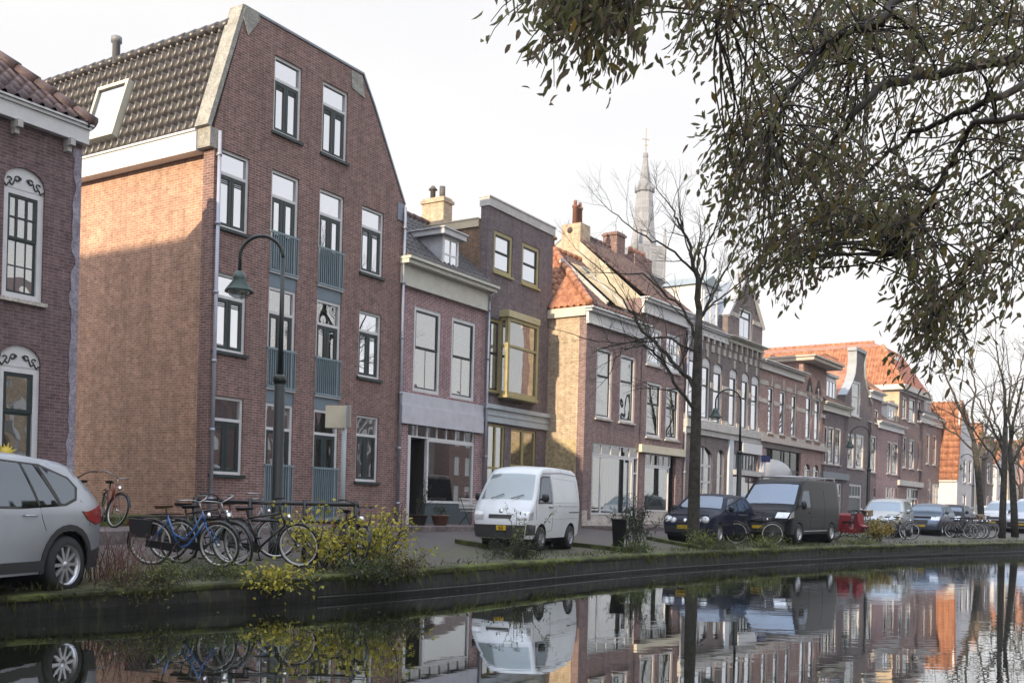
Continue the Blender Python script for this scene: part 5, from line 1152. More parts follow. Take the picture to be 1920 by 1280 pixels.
# --- silver SUV at the left edge, seen from its right rear side (front points left/towards us) ---
def mk_suv():
    L,W=4.55,1.84
    prof=[(.12,.36),(.02,.55),(.0,.72),(.06,.92),(.16,1.10),(.24,1.20),(.60,1.52),(.68,1.60),(.85,1.645),(1.5,1.70),(2.1,1.70),(2.6,1.66),(2.9,1.58),(3.55,1.13),(3.7,1.06),(4.2,.95),(4.42,.82),(4.52,.6),(4.5,.4),(4.4,.28)]
    prof=[(.16,.30)]+prof
    c=Car('silver_suv','silver grey off-road style car cut by the left edge, rear towards the bicycles',L,W,prof,1.06,1.70,(.86,3.56),.365,carpaint('silver_metal',(.40,.43,.48),metal=.6,rough=.3),tumble=.25,endr=.6,arch=.43)
    g=(-1,1)
    side=c.patch('side_window',[(3.45,1.10),(2.95,1.50),(2.5,1.585),(1.9,1.61),(1.25,1.58),(.78,1.44),(.68,1.33),(.74,1.20),(.95,1.13),(1.8,1.09)],CGL,g,.007)
    c.patch('window_frame',[(3.53,1.08),(2.98,1.53),(2.5,1.61),(1.9,1.635),(1.22,1.605),(.74,1.46),(.62,1.33),(.70,1.17),(.93,1.10),(1.8,1.06)],BLACK,g,.003)
    for pl in([(1.02,1.12),(1.08,1.12),(1.34,1.59),(1.24,1.58)],[(1.42,1.10),(1.46,1.10),(1.58,1.60),(1.54,1.60)],[(2.36,1.08),(2.44,1.08),(2.46,1.60),(2.38,1.60)]): c.patch('window_pillar',pl,BLACK,g,.011)
    for q in([(2.42,1.06),(2.45,.7),(2.42,.40)],[(1.42,1.09),(1.38,.95),(1.30,.80)],[(2.42,.40),(1.55,.40)],[(.62,1.17),(.46,1.03),(.44,.85)]): c.line(q)
    c.handle(1.50,.98); c.handle(2.52,.98)
    # black arch trims and sill
    def archtrim(wx,x0,x1):
        o=[];i_=[]
        for k in range(15):
            q=PI*1.06-PI*1.12*k/14; o.append((wx+.505*math.cos(q),max(.26,.365+.505*math.sin(q)))); i_.append((wx+.435*math.cos(q),max(.26,.365+.435*math.sin(q))))
        return o+i_[::-1]
    for wx in(.86,3.56): c.patch('wheel_arch_trim',archtrim(wx,0,0),BPL,g,.014)
    c.patch('sill_trim',[(1.30,.31),(3.12,.31),(3.08,.44),(1.36,.44)],BPL,g,.014)
    c.patch('rear_bumper_trim',[(.16,.31),(.42,.31),(.40,.52),(.03,.58),(.06,.45)],BPL,g,.012)
    c.patch('tail_lamp',[(.16,1.12),(.50,1.03),(.62,1.035),(.5,.93),(.30,.86),(.08,.90),(.08,.97)],LAMPR,g,.014)
    c.cross('rear_window',(.28,1.22),(.60,1.51),-.82,.82,CGL); c.cross('windscreen',(3.5,1.16),(2.93,1.56),-.86,.86,CGL,tap=.95)
    c.cross('tail_lamp_panel',(.05,.92),(.12,1.05),-.95,-.55,LAMPR); c.cross('tail_lamp_panel',(.05,.92),(.12,1.05),.55,.95,LAMPR); c.cross('rear_bumper_trim',(.12,.36),(.02,.56),-.95,.95,BPL)
    c.cross('number_plate',(.01,.76),(.045,.87),-.28,.28,PLATE,off=.03); c.cross('headlight',(4.44,.78),(4.3,.91),.55,.95,LAMPG); c.cross('headlight',(4.44,.78),(4.3,.91),-.95,-.55,LAMPG); c.cross('grille',(4.52,.5),(4.46,.75),-.5,.5,BPL)
    m=MB(); m.prism([(.62,1.60),(.62,1.57),(.42,1.54),(.40,1.56)],-.62,.62); m.build('roof_spoiler',c.p,c.e)
    m=MB(); m.prism([(1.28,1.70),(1.02,1.69),(1.05,1.765),(1.09,1.77)],-.03,.03); m.build('roof_aerial',c.p,c.e)
    c.wheels((.86,3.56),w=.225,rim=.69,spokes=10); c.mirror(3.2,1.12); return c
c=mk_suv()
# rear wheel centre is seen at (122,1048)
D=12.7; wx=.86; p=at(112,1105,D); ph=R(12+180)   # front points down-left towards the camera side
d=Vector((math.sin(ph),math.cos(ph),0)); side=Vector((d.y,-d.x,0)) # right-hand side of the car
# choose which flank faces the camera: camera is at right of rear->front? use sign
flank = 1 if side.dot(-Vector((p.x,p.y,0)))>0 else -1
ctr=Vector((p.x,p.y,0))+d*(c.L/2-wx)-side*flank*(c.W/2-.12)
gzv=.25
c.place(Vector((ctr.x,ctr.y,gzv)),math.atan2(d.y,d.x))
# --- white micro van ---
def mk_van():
    L,W=3.35,1.42
    prof=[(.10,.34),(.03,.45),(.02,.8),(.05,1.2),(.14,1.62),(.24,1.80),(.5,1.87),(1.2,1.895),(2.1,1.88),(2.42,1.82),(2.62,1.68),(3.02,1.10),(3.14,.98),(3.26,.80),(3.32,.60),(3.33,.36),(3.26,.27)]
    c=Car('white_van','small white panel van with yellow number plate and moss and plants at its front wheel',L,W,prof,1.05,1.89,(.72,2.58),.27,carpaint('van_white',(.68,.71,.74),rough=.32),tumble=.13,endr=.32,group='vans parked along the canal',cat='van',arch=.34)
    g=(-1,1)
    c.cross('windscreen',(3.0,1.13),(2.60,1.70),-.90,.90,glass('van_screen',.13,rough=.03),tap=.97)
    c.cross('bumper',(3.325,.58),(3.33,.30),-1.0,1.0,BPL,off=.03); c.patch('bumper_end',[(2.95,.36),(3.32,.36),(3.32,.60),(2.98,.58)],BPL,g,.02)
    c.cross('grille',(3.285,.72),(3.255,.80),-.42,.42,BLACK,off=.012); 
    c.cross('headlight',(3.29,.68),(3.20,.88),.62,.97,LAMPG,off=.012); c.cross('headlight',(3.29,.68),(3.20,.88),-.97,-.62,LAMPG,off=.012)
    c.patch('headlight_side',[(3.10,.70),(3.28,.68),(3.24,.84),(3.10,.88)],LAMPG,g,.008)
    c.cross('number_plate',(3.335,.46),(3.335,.57),-.05,.33,PLATE,off=.05)
    c.patch('door_window',[(2.02,1.10),(2.78,1.10),(2.50,1.62),(2.40,1.66),(2.02,1.66)],CGL,g,.007); c.patch('window_frame',[(1.98,1.06),(2.85,1.06),(2.54,1.65),(2.42,1.70),(1.98,1.70)],BLACK,g,.004)
    c.line([(1.94,1.74),(1.94,.45),(2.2,.42)]); c.line([(1.94,1.74),(2.5,1.72),(2.95,1.08),(2.93,.7)]); c.line([(1.9,1.0),(.3,1.0)]); c.line([(.12,.72),(1.9,.72),(2.3,.72)],w=.012,mat=OFFW,name='body_crease'); c.line([(.06,.86),(.9,.86)],w=.02,mat=BPL,name='rub_strip')
    c.line([(1.9,1.62),(1.9,1.1)],mat=OFFW,name='panel_crease'); c.line([(.35,1.62),(1.85,1.66)],mat=OFFW,name='panel_crease'); c.line([(.35,1.62),(.28,1.1),(1.85,1.08)],mat=OFFW,name='panel_crease'); c.line([(.16,1.74),(1.2,1.79),(2.4,1.75)],w=.014,name='roof_gutter')
    c.handle(2.0,.98,mat=BLACK); c.mirror(2.72,1.14,BLACK)
    for a,b in((-.5,-.1),(.2,.6)):
        m=MB(); p0=c.skin(3.02,1.12,a)+Vector((.03,0,.02)); p1=c.skin(2.93,1.22,b)+Vector((.03,0,.02)); m.tube([p0,p1],.009,5); m.build('wiper',BLACK,c.e)
    m=MB(); p0=c.skin(3.22,.88,0); m.lathe([(0,.02),(.045,.015),(.05,0)],12,Matrix.Translation(p0)@Matrix.Rotation(R(70),4,'Y')); m.build('round_badge',CHR,c.e)
    c.cross('tail_lamp',(.03,.55),(.02,.85),.85,.98,LAMPR); c.cross('tail_lamp',(.03,.55),(.02,.85),-.98,-.85,LAMPR)
    c.wheels((.72,2.58),w=.15,rim=.62,spokes=8,mat=paint('steel_wheel',(.35,.36,.38),.4,metal=.4)); return c
c=mk_van(); VAN=c
def carat(c,fx,D,phi_rear,dz=0,pitch=0,roll=0,front=True):
    """front-centre of the car is seen at pixel column fx and distance D; phi_rear = direction from front to rear"""
    r=ray(fx,HY+RO*(fx-CX)); P=Vector((r.x*D,D,0)); d=Vector((math.sin(phi_rear),math.cos(phi_rear),0)); ctr=P+d*c.L/2
    f=P+d*.6; rr=P+d*(c.L-.6); zf,zr_=gz(f.x,f.y),gz(rr.x,rr.y); z=(zf+zr_)/2; pt=math.atan2(zf-zr_,c.L-1.2)
    c.place(Vector((ctr.x,ctr.y,z+dz)),math.atan2(-d.y,-d.x),pitch=pt+pitch,roll=roll)
def text(body,size,mat,par,loc,rot,name='lettering',ext=.002):
    fc=bpy.data.curves.new(name,'FONT'); fc.body=body; fc.size=size; fc.extrude=ext; fc.align_x='CENTER'; fc.align_y='CENTER'; fo=bpy.data.objects.new(name,fc); S.collection.objects.link(fo)
    dg=bpy.context.evaluated_depsgraph_get(); me=bpy.data.meshes.new_from_object(fo.evaluated_get(dg)); bpy.data.objects.remove(fo); o=bpy.data.objects.new(name,me); S.collection.objects.link(o); me.materials.clear(); me.materials.append(mat); o.parent=par; o.location=loc; o.rotation_euler=rot; return o
def platetext(c,body,z=.5,v=.1,sz=.085):
    xs=[p[0] for p in c.prof]; x=max(xs)
    p=c.skin(x,z,v)
    text(body,sz,BLACK,c.e,(p.x+.06,p.y,z),(R(90),0,R(90)),'plate_lettering')
carat(VAN,938,22.6,R(24)); platetext(VAN,'63',z=.515,v=.13,sz=.12)
# --- dark hatchback with round headlights ---
def mk_hatch():
    L,W=3.9,1.65
    prof=[(.12,.30),(.03,.45),(.0,.62),(.06,.85),(.18,1.02),(.55,1.36),(.68,1.42),(1.3,1.465),(1.9,1.46),(2.25,1.40),(2.85,.99),(3.0,.94),(3.5,.84),(3.74,.74),(3.84,.60),(3.88,.45),(3.82,.25)]
    c=Car('dark_hatchback','dark blue hatchback with twin round headlights and yellow plate behind the big bare tree',L,W,prof,.93,1.465,(.72,3.12),.29,carpaint('midnight_blue',(.015,.02,.04)),tumble=.2,endr=.55)
    g=(-1,1)
    c.cross('windscreen',(2.82,1.02),(2.27,1.38),-.88,.88,CGL,tap=.95); c.patch('side_window',[(2.68,.97),(2.2,1.34),(1.4,1.39),(.8,1.33),(.55,1.05),(.9,.97)],CGL,g,.007)
    for pl in([(1.62,.95),(1.68,.95),(1.66,1.4),(1.60,1.4)],[(.92,.97),(.98,.97),(1.05,1.38),(.99,1.37)]): c.patch('window_pillar',pl,c.p,g,.011)
    c.line([(2.6,.95),(2.72,.6),(2.7,.28)]); c.line([(1.63,.95),(1.62,.3)]); c.line([(.2,.55),(3.6,.55)],w=.02,mat=BPL,name='rub_strip')
    for v in(-.78,.78):
        p=c.skin(3.76,.68,v); m=MB(); M=Matrix.Translation(p+Vector((.0,0,0)))@Matrix.Rotation(R(78),4,'Y'); m.lathe([(.135,-.05),(.13,.02),(.09,.045),(0,.055)],20,M); m.build('headlight',LAMPG,c.e)
        p=c.skin(3.80,.66,v*.68); m=MB(); M=Matrix.Translation(p)@Matrix.Rotation(R(78),4,'Y'); m.lathe([(.10,-.05),(.095,.02),(.06,.035),(0,.04)],18,M); m.build('headlight',LAMPG,c.e)
    c.cross('grille',(3.84,.56),(3.80,.68),-.38,.38,BLACK,off=.01); c.cross('bumper',(3.87,.32),(3.875,.5),-.98,.98,BPL,off=.02)
    p=c.skin(3.80,.66,0); m=MB(); m.lathe([(.07,0),(.07,.02),(0,.022)],16,Matrix.Translation(p+Vector((.03,0,0)))@Matrix.Rotation(R(80),4,'Y')); m.build('round_badge',CHR,c.e)
    c.cross('number_plate',(3.88,.42),(3.87,.53),-.32,.32,PLATE,off=.05); c.cross('tail_lamp',(.05,.75),(.12,.95),.7,.97,LAMPR); c.handle(1.7,.88)
    c.wheels((.72,3.12),w=.19,rim=.66,spokes=6); c.mirror(2.55,.99,BLACK); return c
c=mk_hatch(); carat(c,1285,30.5,R(33)); platetext(c,'XX-TZ-77',z=.475,v=0,sz=.1)
# --- black high van ---
def mk_bigvan(name,label,pm,L=4.9,W=1.95,H=2.0,rack=True):
    prof=[(.10,.40),(.03,.5),(.02,1.2),(.08,1.85),(.2,H-.03),(.6,H),(3.0,H),(3.35,H-.05),(3.55,H-.18),(4.25,1.22),(4.4,1.12),(4.70,.98),(4.85,.78),(4.88,.5),(4.82,.30)]
    c=Car(name,label,L,W,prof,1.15,H,(.95,3.95),.33,pm,tumble=.14,endr=.4,group='vans parked along the canal',cat='van'); g=(-1,1)
    c.cross('windscreen',(4.22,1.26),(3.56,H-.2),-.9,.9,CGL,tap=.97); c.patch('door_window',[(3.05,1.18),(3.95,1.18),(3.55,1.72),(3.05,1.74)],CGL,g,.007)
    c.cross('headlight',(4.82,.82),(4.66,1.0),.55,.97,LAMPG); c.cross('headlight',(4.82,.82),(4.66,1.0),-.97,-.55,LAMPG); c.patch('headlight_side',[(4.45,.86),(4.8,.80),(4.68,.98),(4.5,1.05)],LAMPG,g,.008)
    c.cross('grille',(4.86,.72),(4.80,.86),-.45,.45,BPL); c.cross('bumper',(4.88,.36),(4.88,.66),-.98,.98,BPL,off=.02); c.cross('number_plate',(4.885,.48),(4.885,.58),-.25,.25,PLATE,off=.05)
    c.line([(2.98,1.8),(2.98,.42)]); c.line([(1.7,1.8),(1.7,.42)]); c.line([(.15,.8),(4.5,.8)],w=.02,mat=BPL,name='rub_strip'); c.line([(1.35,.40),(3.5,.40)],w=.03,mat=ALU,name='side_step')
    c.handle(3.0,1.0); c.mirror(3.95,1.2,BLACK,.15); c.cross('tail_lamp',(.02,.8),(.03,1.2),.88,.99,LAMPR)
    c.wheels((.95,3.95),w=.21,rim=.62,spokes=6)
    if rack:
        m=MB()
        for sg in(-1,1): m.tube([(.3,sg*.78,H+.1),(3.2,sg*.78,H+.1)],.02,6)
        for x in(.35,1.3,2.25,3.15): m.tube([(x,-.78,H+.1),(x,.78,H+.1)],.02,6); m.box(x-.02,x+.02,-.8,-.76,H-.05,H+.1); m.box(x-.02,x+.02,.76,.8,H-.05,H+.1)
        m.build('roof_rack',ALU,c.e)
    return c
c=mk_bigvan('black_van','large black panel van with roof rack and tinted windows beside the dark hatchback',carpaint('van_black',(.014,.015,.018)),H=2.1); carat(c,1425,32.8,R(37))
# --- others ---
def mk_gen(name,label,pm,L,W,H,kind='mpv'):
    k=H/1.5
    if kind=='mpv': prof=[(.12,.30),(.02,.55),(.05,.95),(.25,1.25*k),(.5,1.42*k),(1.0,H),(2.3,H-.02),(2.7,H-.1),(3.45,1.02),(3.9,.88),(4.1,.7),(4.15,.45),(4.08,.26)]
    else: prof=[(.12,.30),(.02,.55),(.04,.8),(.3,.98),(.8,1.32*k),(1.2,H-.02),(2.2,H),(2.55,H-.09),(3.2,.95),(3.8,.82),(4.05,.66),(4.15,.45),(4.08,.26)]
    c=Car(name,label,L,W,prof,.95,H,(.78,3.4),.3,pm,tumble=.2,endr=.5); g=(-1,1); xw=3.4 if kind=='mpv' else 3.15
    c.cross('windscreen',(xw,1.05),(2.68 if kind=='mpv' else 2.57,H-.13),-.88,.88,CGL,tap=.95)
    c.patch('side_window',[(xw-.18,1.0),(2.5,H-.12),(1.2,H-.08),(.7,H-.2),(.55,1.05)],CGL,g,.007); c.patch('window_pillar',[(1.85,1.0),(1.93,1.0),(1.9,H-.1),(1.83,H-.1)],c.p,g,.01)
    for s_ in(-1,1): c.cross('headlight',(4.0,.68),(3.85,.86),.5*s_,.95*s_,LAMPG); c.cross('tail_lamp',(.03,.7),(.06,.95),.6*s_,.95*s_,LAMPR)
    c.cross('grille',(4.13,.52),(4.08,.7),-.4,.4,BPL); c.cross('number_plate',(4.15,.38),(4.15,.48),-.3,.3,PLATE,off=.04)
    c.line([(3.0,.98),(3.05,.3)]); c.line([(1.9,1.0),(1.85,.3)]); c.handle(1.95,.88); c.mirror(3.1,1.02)
    c.wheels((.78,3.4),w=.2,rim=.64,spokes=6); return c
G=[('silver_car','silver people carrier behind the parked bicycles and the yellow shrub',carpaint('silver_b',(.42,.43,.43),.5),4.2,1.7,1.6,'mpv',1650,43.0,29),
('grey_car','dark blue grey car between the silver car and the bicycle heap',carpaint('blue_grey_car',(.10,.13,.18),.4),4.2,1.7,1.45,'h',1726,47.5,33),
('dark_car','black car, farthest of the dark cars beside the white boarded fence',carpaint('black_car',(.03,.035,.045),.2),4.2,1.7,1.45,'h',1768,53.0,34),
('white_estate','white car half hidden behind the street lamp and leaning tree',carpaint('white_b',(.6,.62,.62)),4.2,1.7,1.5,'h',1822,68.0,60)]
for n_,lab,pm,L_,W_,H_,kd,fx,D_,ph_ in G:
    c=mk_gen(n_,lab,pm,L_,W_,H_,kd); carat(c,fx,D_,R(ph_))
c=mk_bigvan('white_delivery_van','white delivery van seen from the front between two tree trunks',carpaint('white_c',(.64,.67,.7)),rack=False,H=1.9); carat(c,1862,62,R(50))
c=mk_bigvan('pale_van','pale lilac white van at the right edge of the quay',carpaint('white_d',(.6,.62,.7)),rack=False,H=2.1); carat(c,1915,60,R(50))
# ---------------- lamps, signs, bicycles, street furniture ----------------
LG=paint('lamp_green',(.012,.02,.02),.35,var=.2)
def lamp(px,D,headpx,label,ztop,base_dz=0):
    b=drop(px,D); hx=at(headpx,HY,D); w=abs(b.x-hx.x); e=empty('street_lamp',b,0,label,'street lamp','green curved street lamps'); H=ztop-b.z
    r=w/2; m=MB()
    m.tube([(0,0,0),(0,0,.25),(0,0,.3),(0,0,3.1),(0,0,3.15)],[.13,.13,.105,.095,.065],14); m.tube([(0,0,3.15),(0,0,H-r)],[.05,.036],12)
    m.tube([(0,0,3.05),(0,0,3.1),(0,0,3.18),(0,0,3.22)],[.1,.125,.125,.07],14); m.build('pole',LG,e)
    m=MB(); pts=[(-r+r*math.cos(q),0,H-r+r*math.sin(q)) for q in [PI*i/18 for i in range(19)]]+[(-w,0,H-r-.25)]; m.tube(pts,.032,10); m.build('arm',LG,e)
    z0=H-r-.25; m=MB(); m.lathe([(.05,.0),(.085,-.02),(.11,-.10),(.12,-.14),(.11,-.16),(.245,-.34),(.255,-.38),(.235,-.37),(.11,-.2)],24,Matrix.Translation((-w,0,z0)),cap=False); hd=m.build('lamp_shade',paint('lamp_shade_green',(.04,.075,.07),.35,var=.2),e)
    m=MB(); m.lathe([(.21,-.35),(.18,-.43),(.1,-.48),(0,-.49)],20,Matrix.Translation((-w,0,z0)),cap=False); m.build('diffuser',glass('lamp_glass',.3,rough=.1),hd)
    return e
lamp(518,18.2,438,'tall green curved street lamp in front of the big gabled house',6.2)
lamp(1383,40.6,1337,'green curved street lamp behind the dark hatchback and big tree',6.35)
lamp(1626,56,1591,'green curved street lamp beside the red moped',6.35)
lamp(1822,79,1798,'farthest green curved street lamp in front of the white gable',6.4)
b=drop(641,18.6); e=empty('sign_post',b,0,'pale grey post with blank cream double sign seen from behind','sign'); zt=at(641,760,18.6).z-b.z
m=MB(); m.tube([(0,0,0),(0,0,zt)],.045,12); m.build('post',paint('post_grey',(.36,.4,.44),.5),e)
m=MB(); m.box(-.34,.02,-.06,-.045,zt-.42,zt); m.build('sign_panel',paint('sign_cream',(.6,.56,.44),.5),e); 
m=MB(); m.add([(.04,-.06,zt-.42),(.16,-.35,zt-.42),(.16,-.35,zt-.01),(.04,-.06,zt-.01),(.055,-.055,zt-.42),(.175,-.345,zt-.42),(.175,-.345,zt-.01),(.055,-.055,zt-.01)],[(0,1,2,3),(7,6,5,4),(0,4,5,1),(1,5,6,2),(2,6,7,3),(3,7,4,0)]); m.build('sign_panel',paint('sign_grey',(.4,.38,.36),.5),e)
m=MB(); m.tube([(-.34,-.05,zt),(.0,-.05,zt)],.012,6); m.tube([(-.34,-.05,zt-.42),(.0,-.05,zt-.42)],.012,6); m.build('frame',paint('sign_frame',(.12,.08,.07),.5),e)
b=drop(1431,41.5); e=empty('street_sign',b,0,'pale pole with small dark blue plate left of the dome awning','sign'); zt=at(1431,853,41.5).z-b.z
m=MB(); m.tube([(0,0,0),(0,0,zt)],.04,8); m.build('pole',OFFW,e); m=MB(); m.box(-.17,.2,-.05,-.042,zt-.28,zt); m.build('plate',paint('sign_blue',(.02,.03,.12),.4),e)
# bicycle
SPK=paint('spoke_steel',(.5,.5,.5),.3,metal=.8); SAD=paint('saddle_leather',(.1,.055,.035),.5); TYR=paint('bike_tyre',(.02,.02,.02),.7); RIMC=paint('bike_rim',(.6,.6,.58),.3,metal=.5)
def bwheel(par,x,z,r,rimm,name,M=None,det=True):
    m=MB(); n=36; T=(M or Matrix())@Matrix.Translation((x,0,z))@Matrix.Rotation(PI/2,4,'X')
    def torus(R_,r_,k):
        vs=[T@Vector(((R_+r_*math.cos(2*PI*j/k))*math.cos(2*PI*i/n),(R_+r_*math.cos(2*PI*j/k))*math.sin(2*PI*i/n),r_*math.sin(2*PI*j/k))) for i in range(n) for j in range(k)]
        m.add(vs,[(i*k+j,((i+1)%n)*k+j,((i+1)%n)*k+(j+1)%k,i*k+(j+1)%k) for i in range(n) for j in range(k)],True)
    w_=empty(name,(0,0,0)); w_.parent=par
    torus(r-.018,.02,6); m.build('tyre',TYR,w_)
    m=MB(); 
    vs=[T@Vector((rr*math.cos(2*PI*i/n),rr*math.sin(2*PI*i/n),zz)) for i in range(n) for rr,zz in((r-.03,-.014),(r-.055,-.012),(r-.055,.012),(r-.03,.014))]
    m.add(vs,[(i*4+j,((i+1)%n)*4+j,((i+1)%n)*4+(j+1)%4,i*4+(j+1)%4) for i in range(n) for j in range(4)],True); m.build('rim',rimm,w_)
    m=MB(); 
    for i in range(24 if det else 10):
        q=2*PI*i/(24 if det else 10); a=T@Vector((.02*math.cos(q+1.2),.02*math.sin(q+1.2),.03 if i%2 else -.03)); b_=T@Vector(((r-.05)*math.cos(q),(r-.05)*math.sin(q),0)); m.tube([a,b_],.0016 if det else .003,3,cap=False)
    m.tube([T@Vector((0,0,-.05)),T@Vector((0,0,.05))],.022,8); m.build('spokes',SPK,w_)
def bike(label,col,p,ang,lean=0,steer=0,style='lady',rimm=None,group='bicycles parked along the canal',crate=False,det=True,roll2=0,bag=None):
    e=empty('bicycle',(0,0,0),0,label,'bicycle',group); r=.35; fm=paint('frame_'+'_'.join(str(round(c,3)) for c in col),col,.3,coat=.4,var=.05); rimm=rimm or RIMC
    bwheel(e,0,r,r,rimm,'rear_wheel',det=det)
    St=Matrix.Translation((1.0,0,0))@Matrix.Rotation(R(-20),4,'Y')@Matrix.Rotation(steer,4,'Z')@Matrix.Rotation(R(20),4,'Y')@Matrix.Translation((-1.0,0,0))
    bwheel(e,1.09,r,r,rimm,'front_wheel',St,det)
    m=MB(); BB=(.43,0,.28); ST_=(.26,0,.78); HT=(.80,0,.86); HB=(.86,0,.68)
    m.tube([BB,ST_],.016,8); m.tube([HT,HB],.02,8); m.tube([BB,(.0,.055,r)],.011,6); m.tube([BB,(.0,-.055,r)],.011,6); m.tube([(.28,0,.72),(0,.055,r)],.009,6); m.tube([(.28,0,.72),(0,-.055,r)],.009,6)
    if style=='lady':
        m.tube([HB,(.72,0,.5),(.58,0,.33),BB],.019,8); m.tube([(.815,0,.81),(.66,0,.55),(.52,0,.42),(.35,0,.5)],.016,8)
    elif style=='low': m.tube([HB,(.60,0,.38),BB],.022,8)
    else: m.tube([HB,BB],.018,8); m.tube([HT,(.27,0,.76)],.016,8)
    m.build('frame',fm,e)
    m=MB()
    for sg in(-1,1): m.tube([St@Vector((.885,sg*.0+sg*.03,.66)),St@Vector((.95,sg*.05,.55)),St@Vector((1.09,sg*.052,r))],.011,6)
    m.tube([St@Vector((.86,0,.68)),St@Vector((.9,0,.65))],.02,6); m.build('fork',fm,e)
    m=MB(); m.tube([St@Vector((.81,0,.86)),St@Vector((.775,0,.99))],.013,6)
    for sg in(-1,1): m.tube([St@Vector((.775,0,.99)),St@Vector((.80,sg*.12,1.03)),St@Vector((.76,sg*.25,1.06)),St@Vector((.64,sg*.29,1.05)),St@Vector((.55,sg*.29,1.04))],[.011,.011,.011,.015,.015],6)
    m.build('handlebar',paint('bar_steel',(.35,.35,.36),.3,metal=.7) if style!='std' else BLACK,e)
    m=MB(); m.tube([(.26,0,.76),(.235,0,.90)],.013,6); m.add([(.08,-.09,.93),(.08,.09,.93),(.22,.07,.93),(.36,.02,.935),(.36,-.02,.935),(.22,-.07,.93),(.10,-.07,.88),(.10,.07,.88),(.22,.04,.885),(.34,.012,.90),(.34,-.012,.90),(.22,-.04,.885)],[(0,5,4,3,2,1),(6,7,8,9,10,11),(0,1,7,6),(1,2,8,7),(2,3,9,8),(3,4,10,9),(4,5,11,10),(5,0,6,11)]); m.build('saddle',SAD if col[2]>.1 else BLACK,e)
    m=MB()
    for cx,M_,a0,a1 in((0,Matrix(),R(-15),R(200)),(1.09,St,R(15),R(170))):
        vs=[];n=18
        for i in range(n+1):
            q=a0+(a1-a0)*i/n
            for yy,rr in((-.028,r+.022),(0,r+.036),(.028,r+.022)): vs.append(M_@Vector((cx+rr*math.cos(q) if cx else cx-rr*math.cos(q)*-1,yy,r+rr*math.sin(q))))
        m.add(vs,[(i*3+j,i*3+3+j,i*3+4+j,i*3+1+j) for i in range(n) for j in range(2)],True)
    m.build('mudguards',BLACK,e)
    m=MB(); 
    for sg in(-1,1): m.tube([(-.33,sg*.06,.74),(.2,sg*.06,.76)],.007,5); m.tube([(-.2,sg*.06,.74),(0,sg*.06,r)],.006,5)
    for x in(-.32,-.15,.02): m.tube([(x,-.06,.745),(x,.06,.745)],.006,5)
    m.build('carrier',BLACK,e)
    m=MB(); m.prism([(-.06,.30),(.45,.22),(.52,.28),(.45,.35),(-.04,.40)],-.075,-.055); m.tube([(.43,-.09,.28),(.48,-.1,.13)],.01,5); m.tube([(.43,.09,.28),(.38,.1,.43)],.01,5); m.box(.44,.53,-.19,-.09,.115,.135); m.box(.33,.42,.09,.19,.42,.44); m.build('chain_case',BLACK,e)
    m=MB(); m.lathe([(.0,0),(.04,.01),(.05,.05),(.0,.06)],10,St@Matrix.Translation((.90,0,.80))@Matrix.Rotation(R(90),4,'Y')); m.build('headlamp',CHR,e)
    m=MB(); m.box(-.36,-.33,-.03,.03,.62,.68); m.build('rear_reflector',LAMPR,e)
    if bag is not None:
        m=MB()
        for sg in(-1,1): m.M=None; m.prism([(-.26,.45),(.02,.44),(.06,.71),(-.28,.73)],sg*.07 if sg>0 else -.16,sg*.16 if sg>0 else -.07)
        m.build('pannier_bag',bag,e)
    if crate:
        m=MB(); bars(m,.92,1.22,.86,1.1,-.2,.2,.02); m.box(.92,1.22,-.2,.2,.86,.875); m.build('front_crate',paint('crate_wood',(.3,.2,.1),.7),e)
    e.matrix_world=Matrix.Translation(p)@Matrix.Rotation(ang,4,'Z')@Matrix.Rotation(lean,4,'X')@Matrix.Translation((-.5,0,0))
    return e
def bp(px,D,dz=0): return drop(px,D,dz)
BLUE=(.035,.12,.34); BK=(.012,.012,.014)
DPAN=paint('pannier_black',(.015,.015,.018),.8)
bike('bright blue bicycle with brown saddle and black panniers, nearest of the rack group',BLUE,bp(345,15.6),R(-4),R(4),R(-12),'lady',bag=DPAN)
bike('black bicycle tucked between the blue one and the pale rimmed one',BK,bp(372,16.4),R(-6),R(-5),R(10),'std')
bike('dark green bicycle with silver rim whose front wheel crosses the blue one',(.02,.05,.04),bp(392,15.9),R(-14),R(3),R(-25),'low')
bike('black bicycle with bright white rims at the right end of the rack',BK,bp(496,16.2),R(-5),R(6),R(-8),'std',rimm=paint('white_rim',(.75,.75,.75),.3))
bike('black bicycle seen head on leaning beside the yellow bush',BK,bp(645,16.9),R(-62),R(-9),R(6),'std')
bike('grey bicycle standing behind the rail in the middle of the rack',(.2,.2,.22),bp(455,17.4),R(-8),R(-3),R(20),'lady')
bike('orange red bicycle against the side wall in shade',(.25,.04,.02),bp(200,20.6,.15),R(-60),R(-6),R(25),'lady',group='bicycles by the side wall')
bike('dark bicycle with high bars against the side wall behind the silver car',BK,bp(160,20.2,.15),R(-70),R(5),R(-20),'std',group='bicycles by the side wall')
e=empty('bicycle_rail',bp(520,17.0),R(4),'black tubular rail the bicycles lean on','bicycle rack'); m=MB()
m.tube([(-1.4,0,.98),(1.35,0,.98)],.035,10); m.tube([(-1.4,0,.68),(1.35,0,.68)],.025,8); m.build('rail',BLACK,e)
for x in(-1.35,-.45,.45,1.3): m=MB(); m.tube([(x,0,0),(x,0,1.05)],.04,8); m.build('post',BLACK,e)
bike('black bicycle parked between the dark hatchback and the black van',BK,bp(1412,31.5),R(-20),R(8),R(20),'std',rimm=RIMC)
rg=random.Random(5)
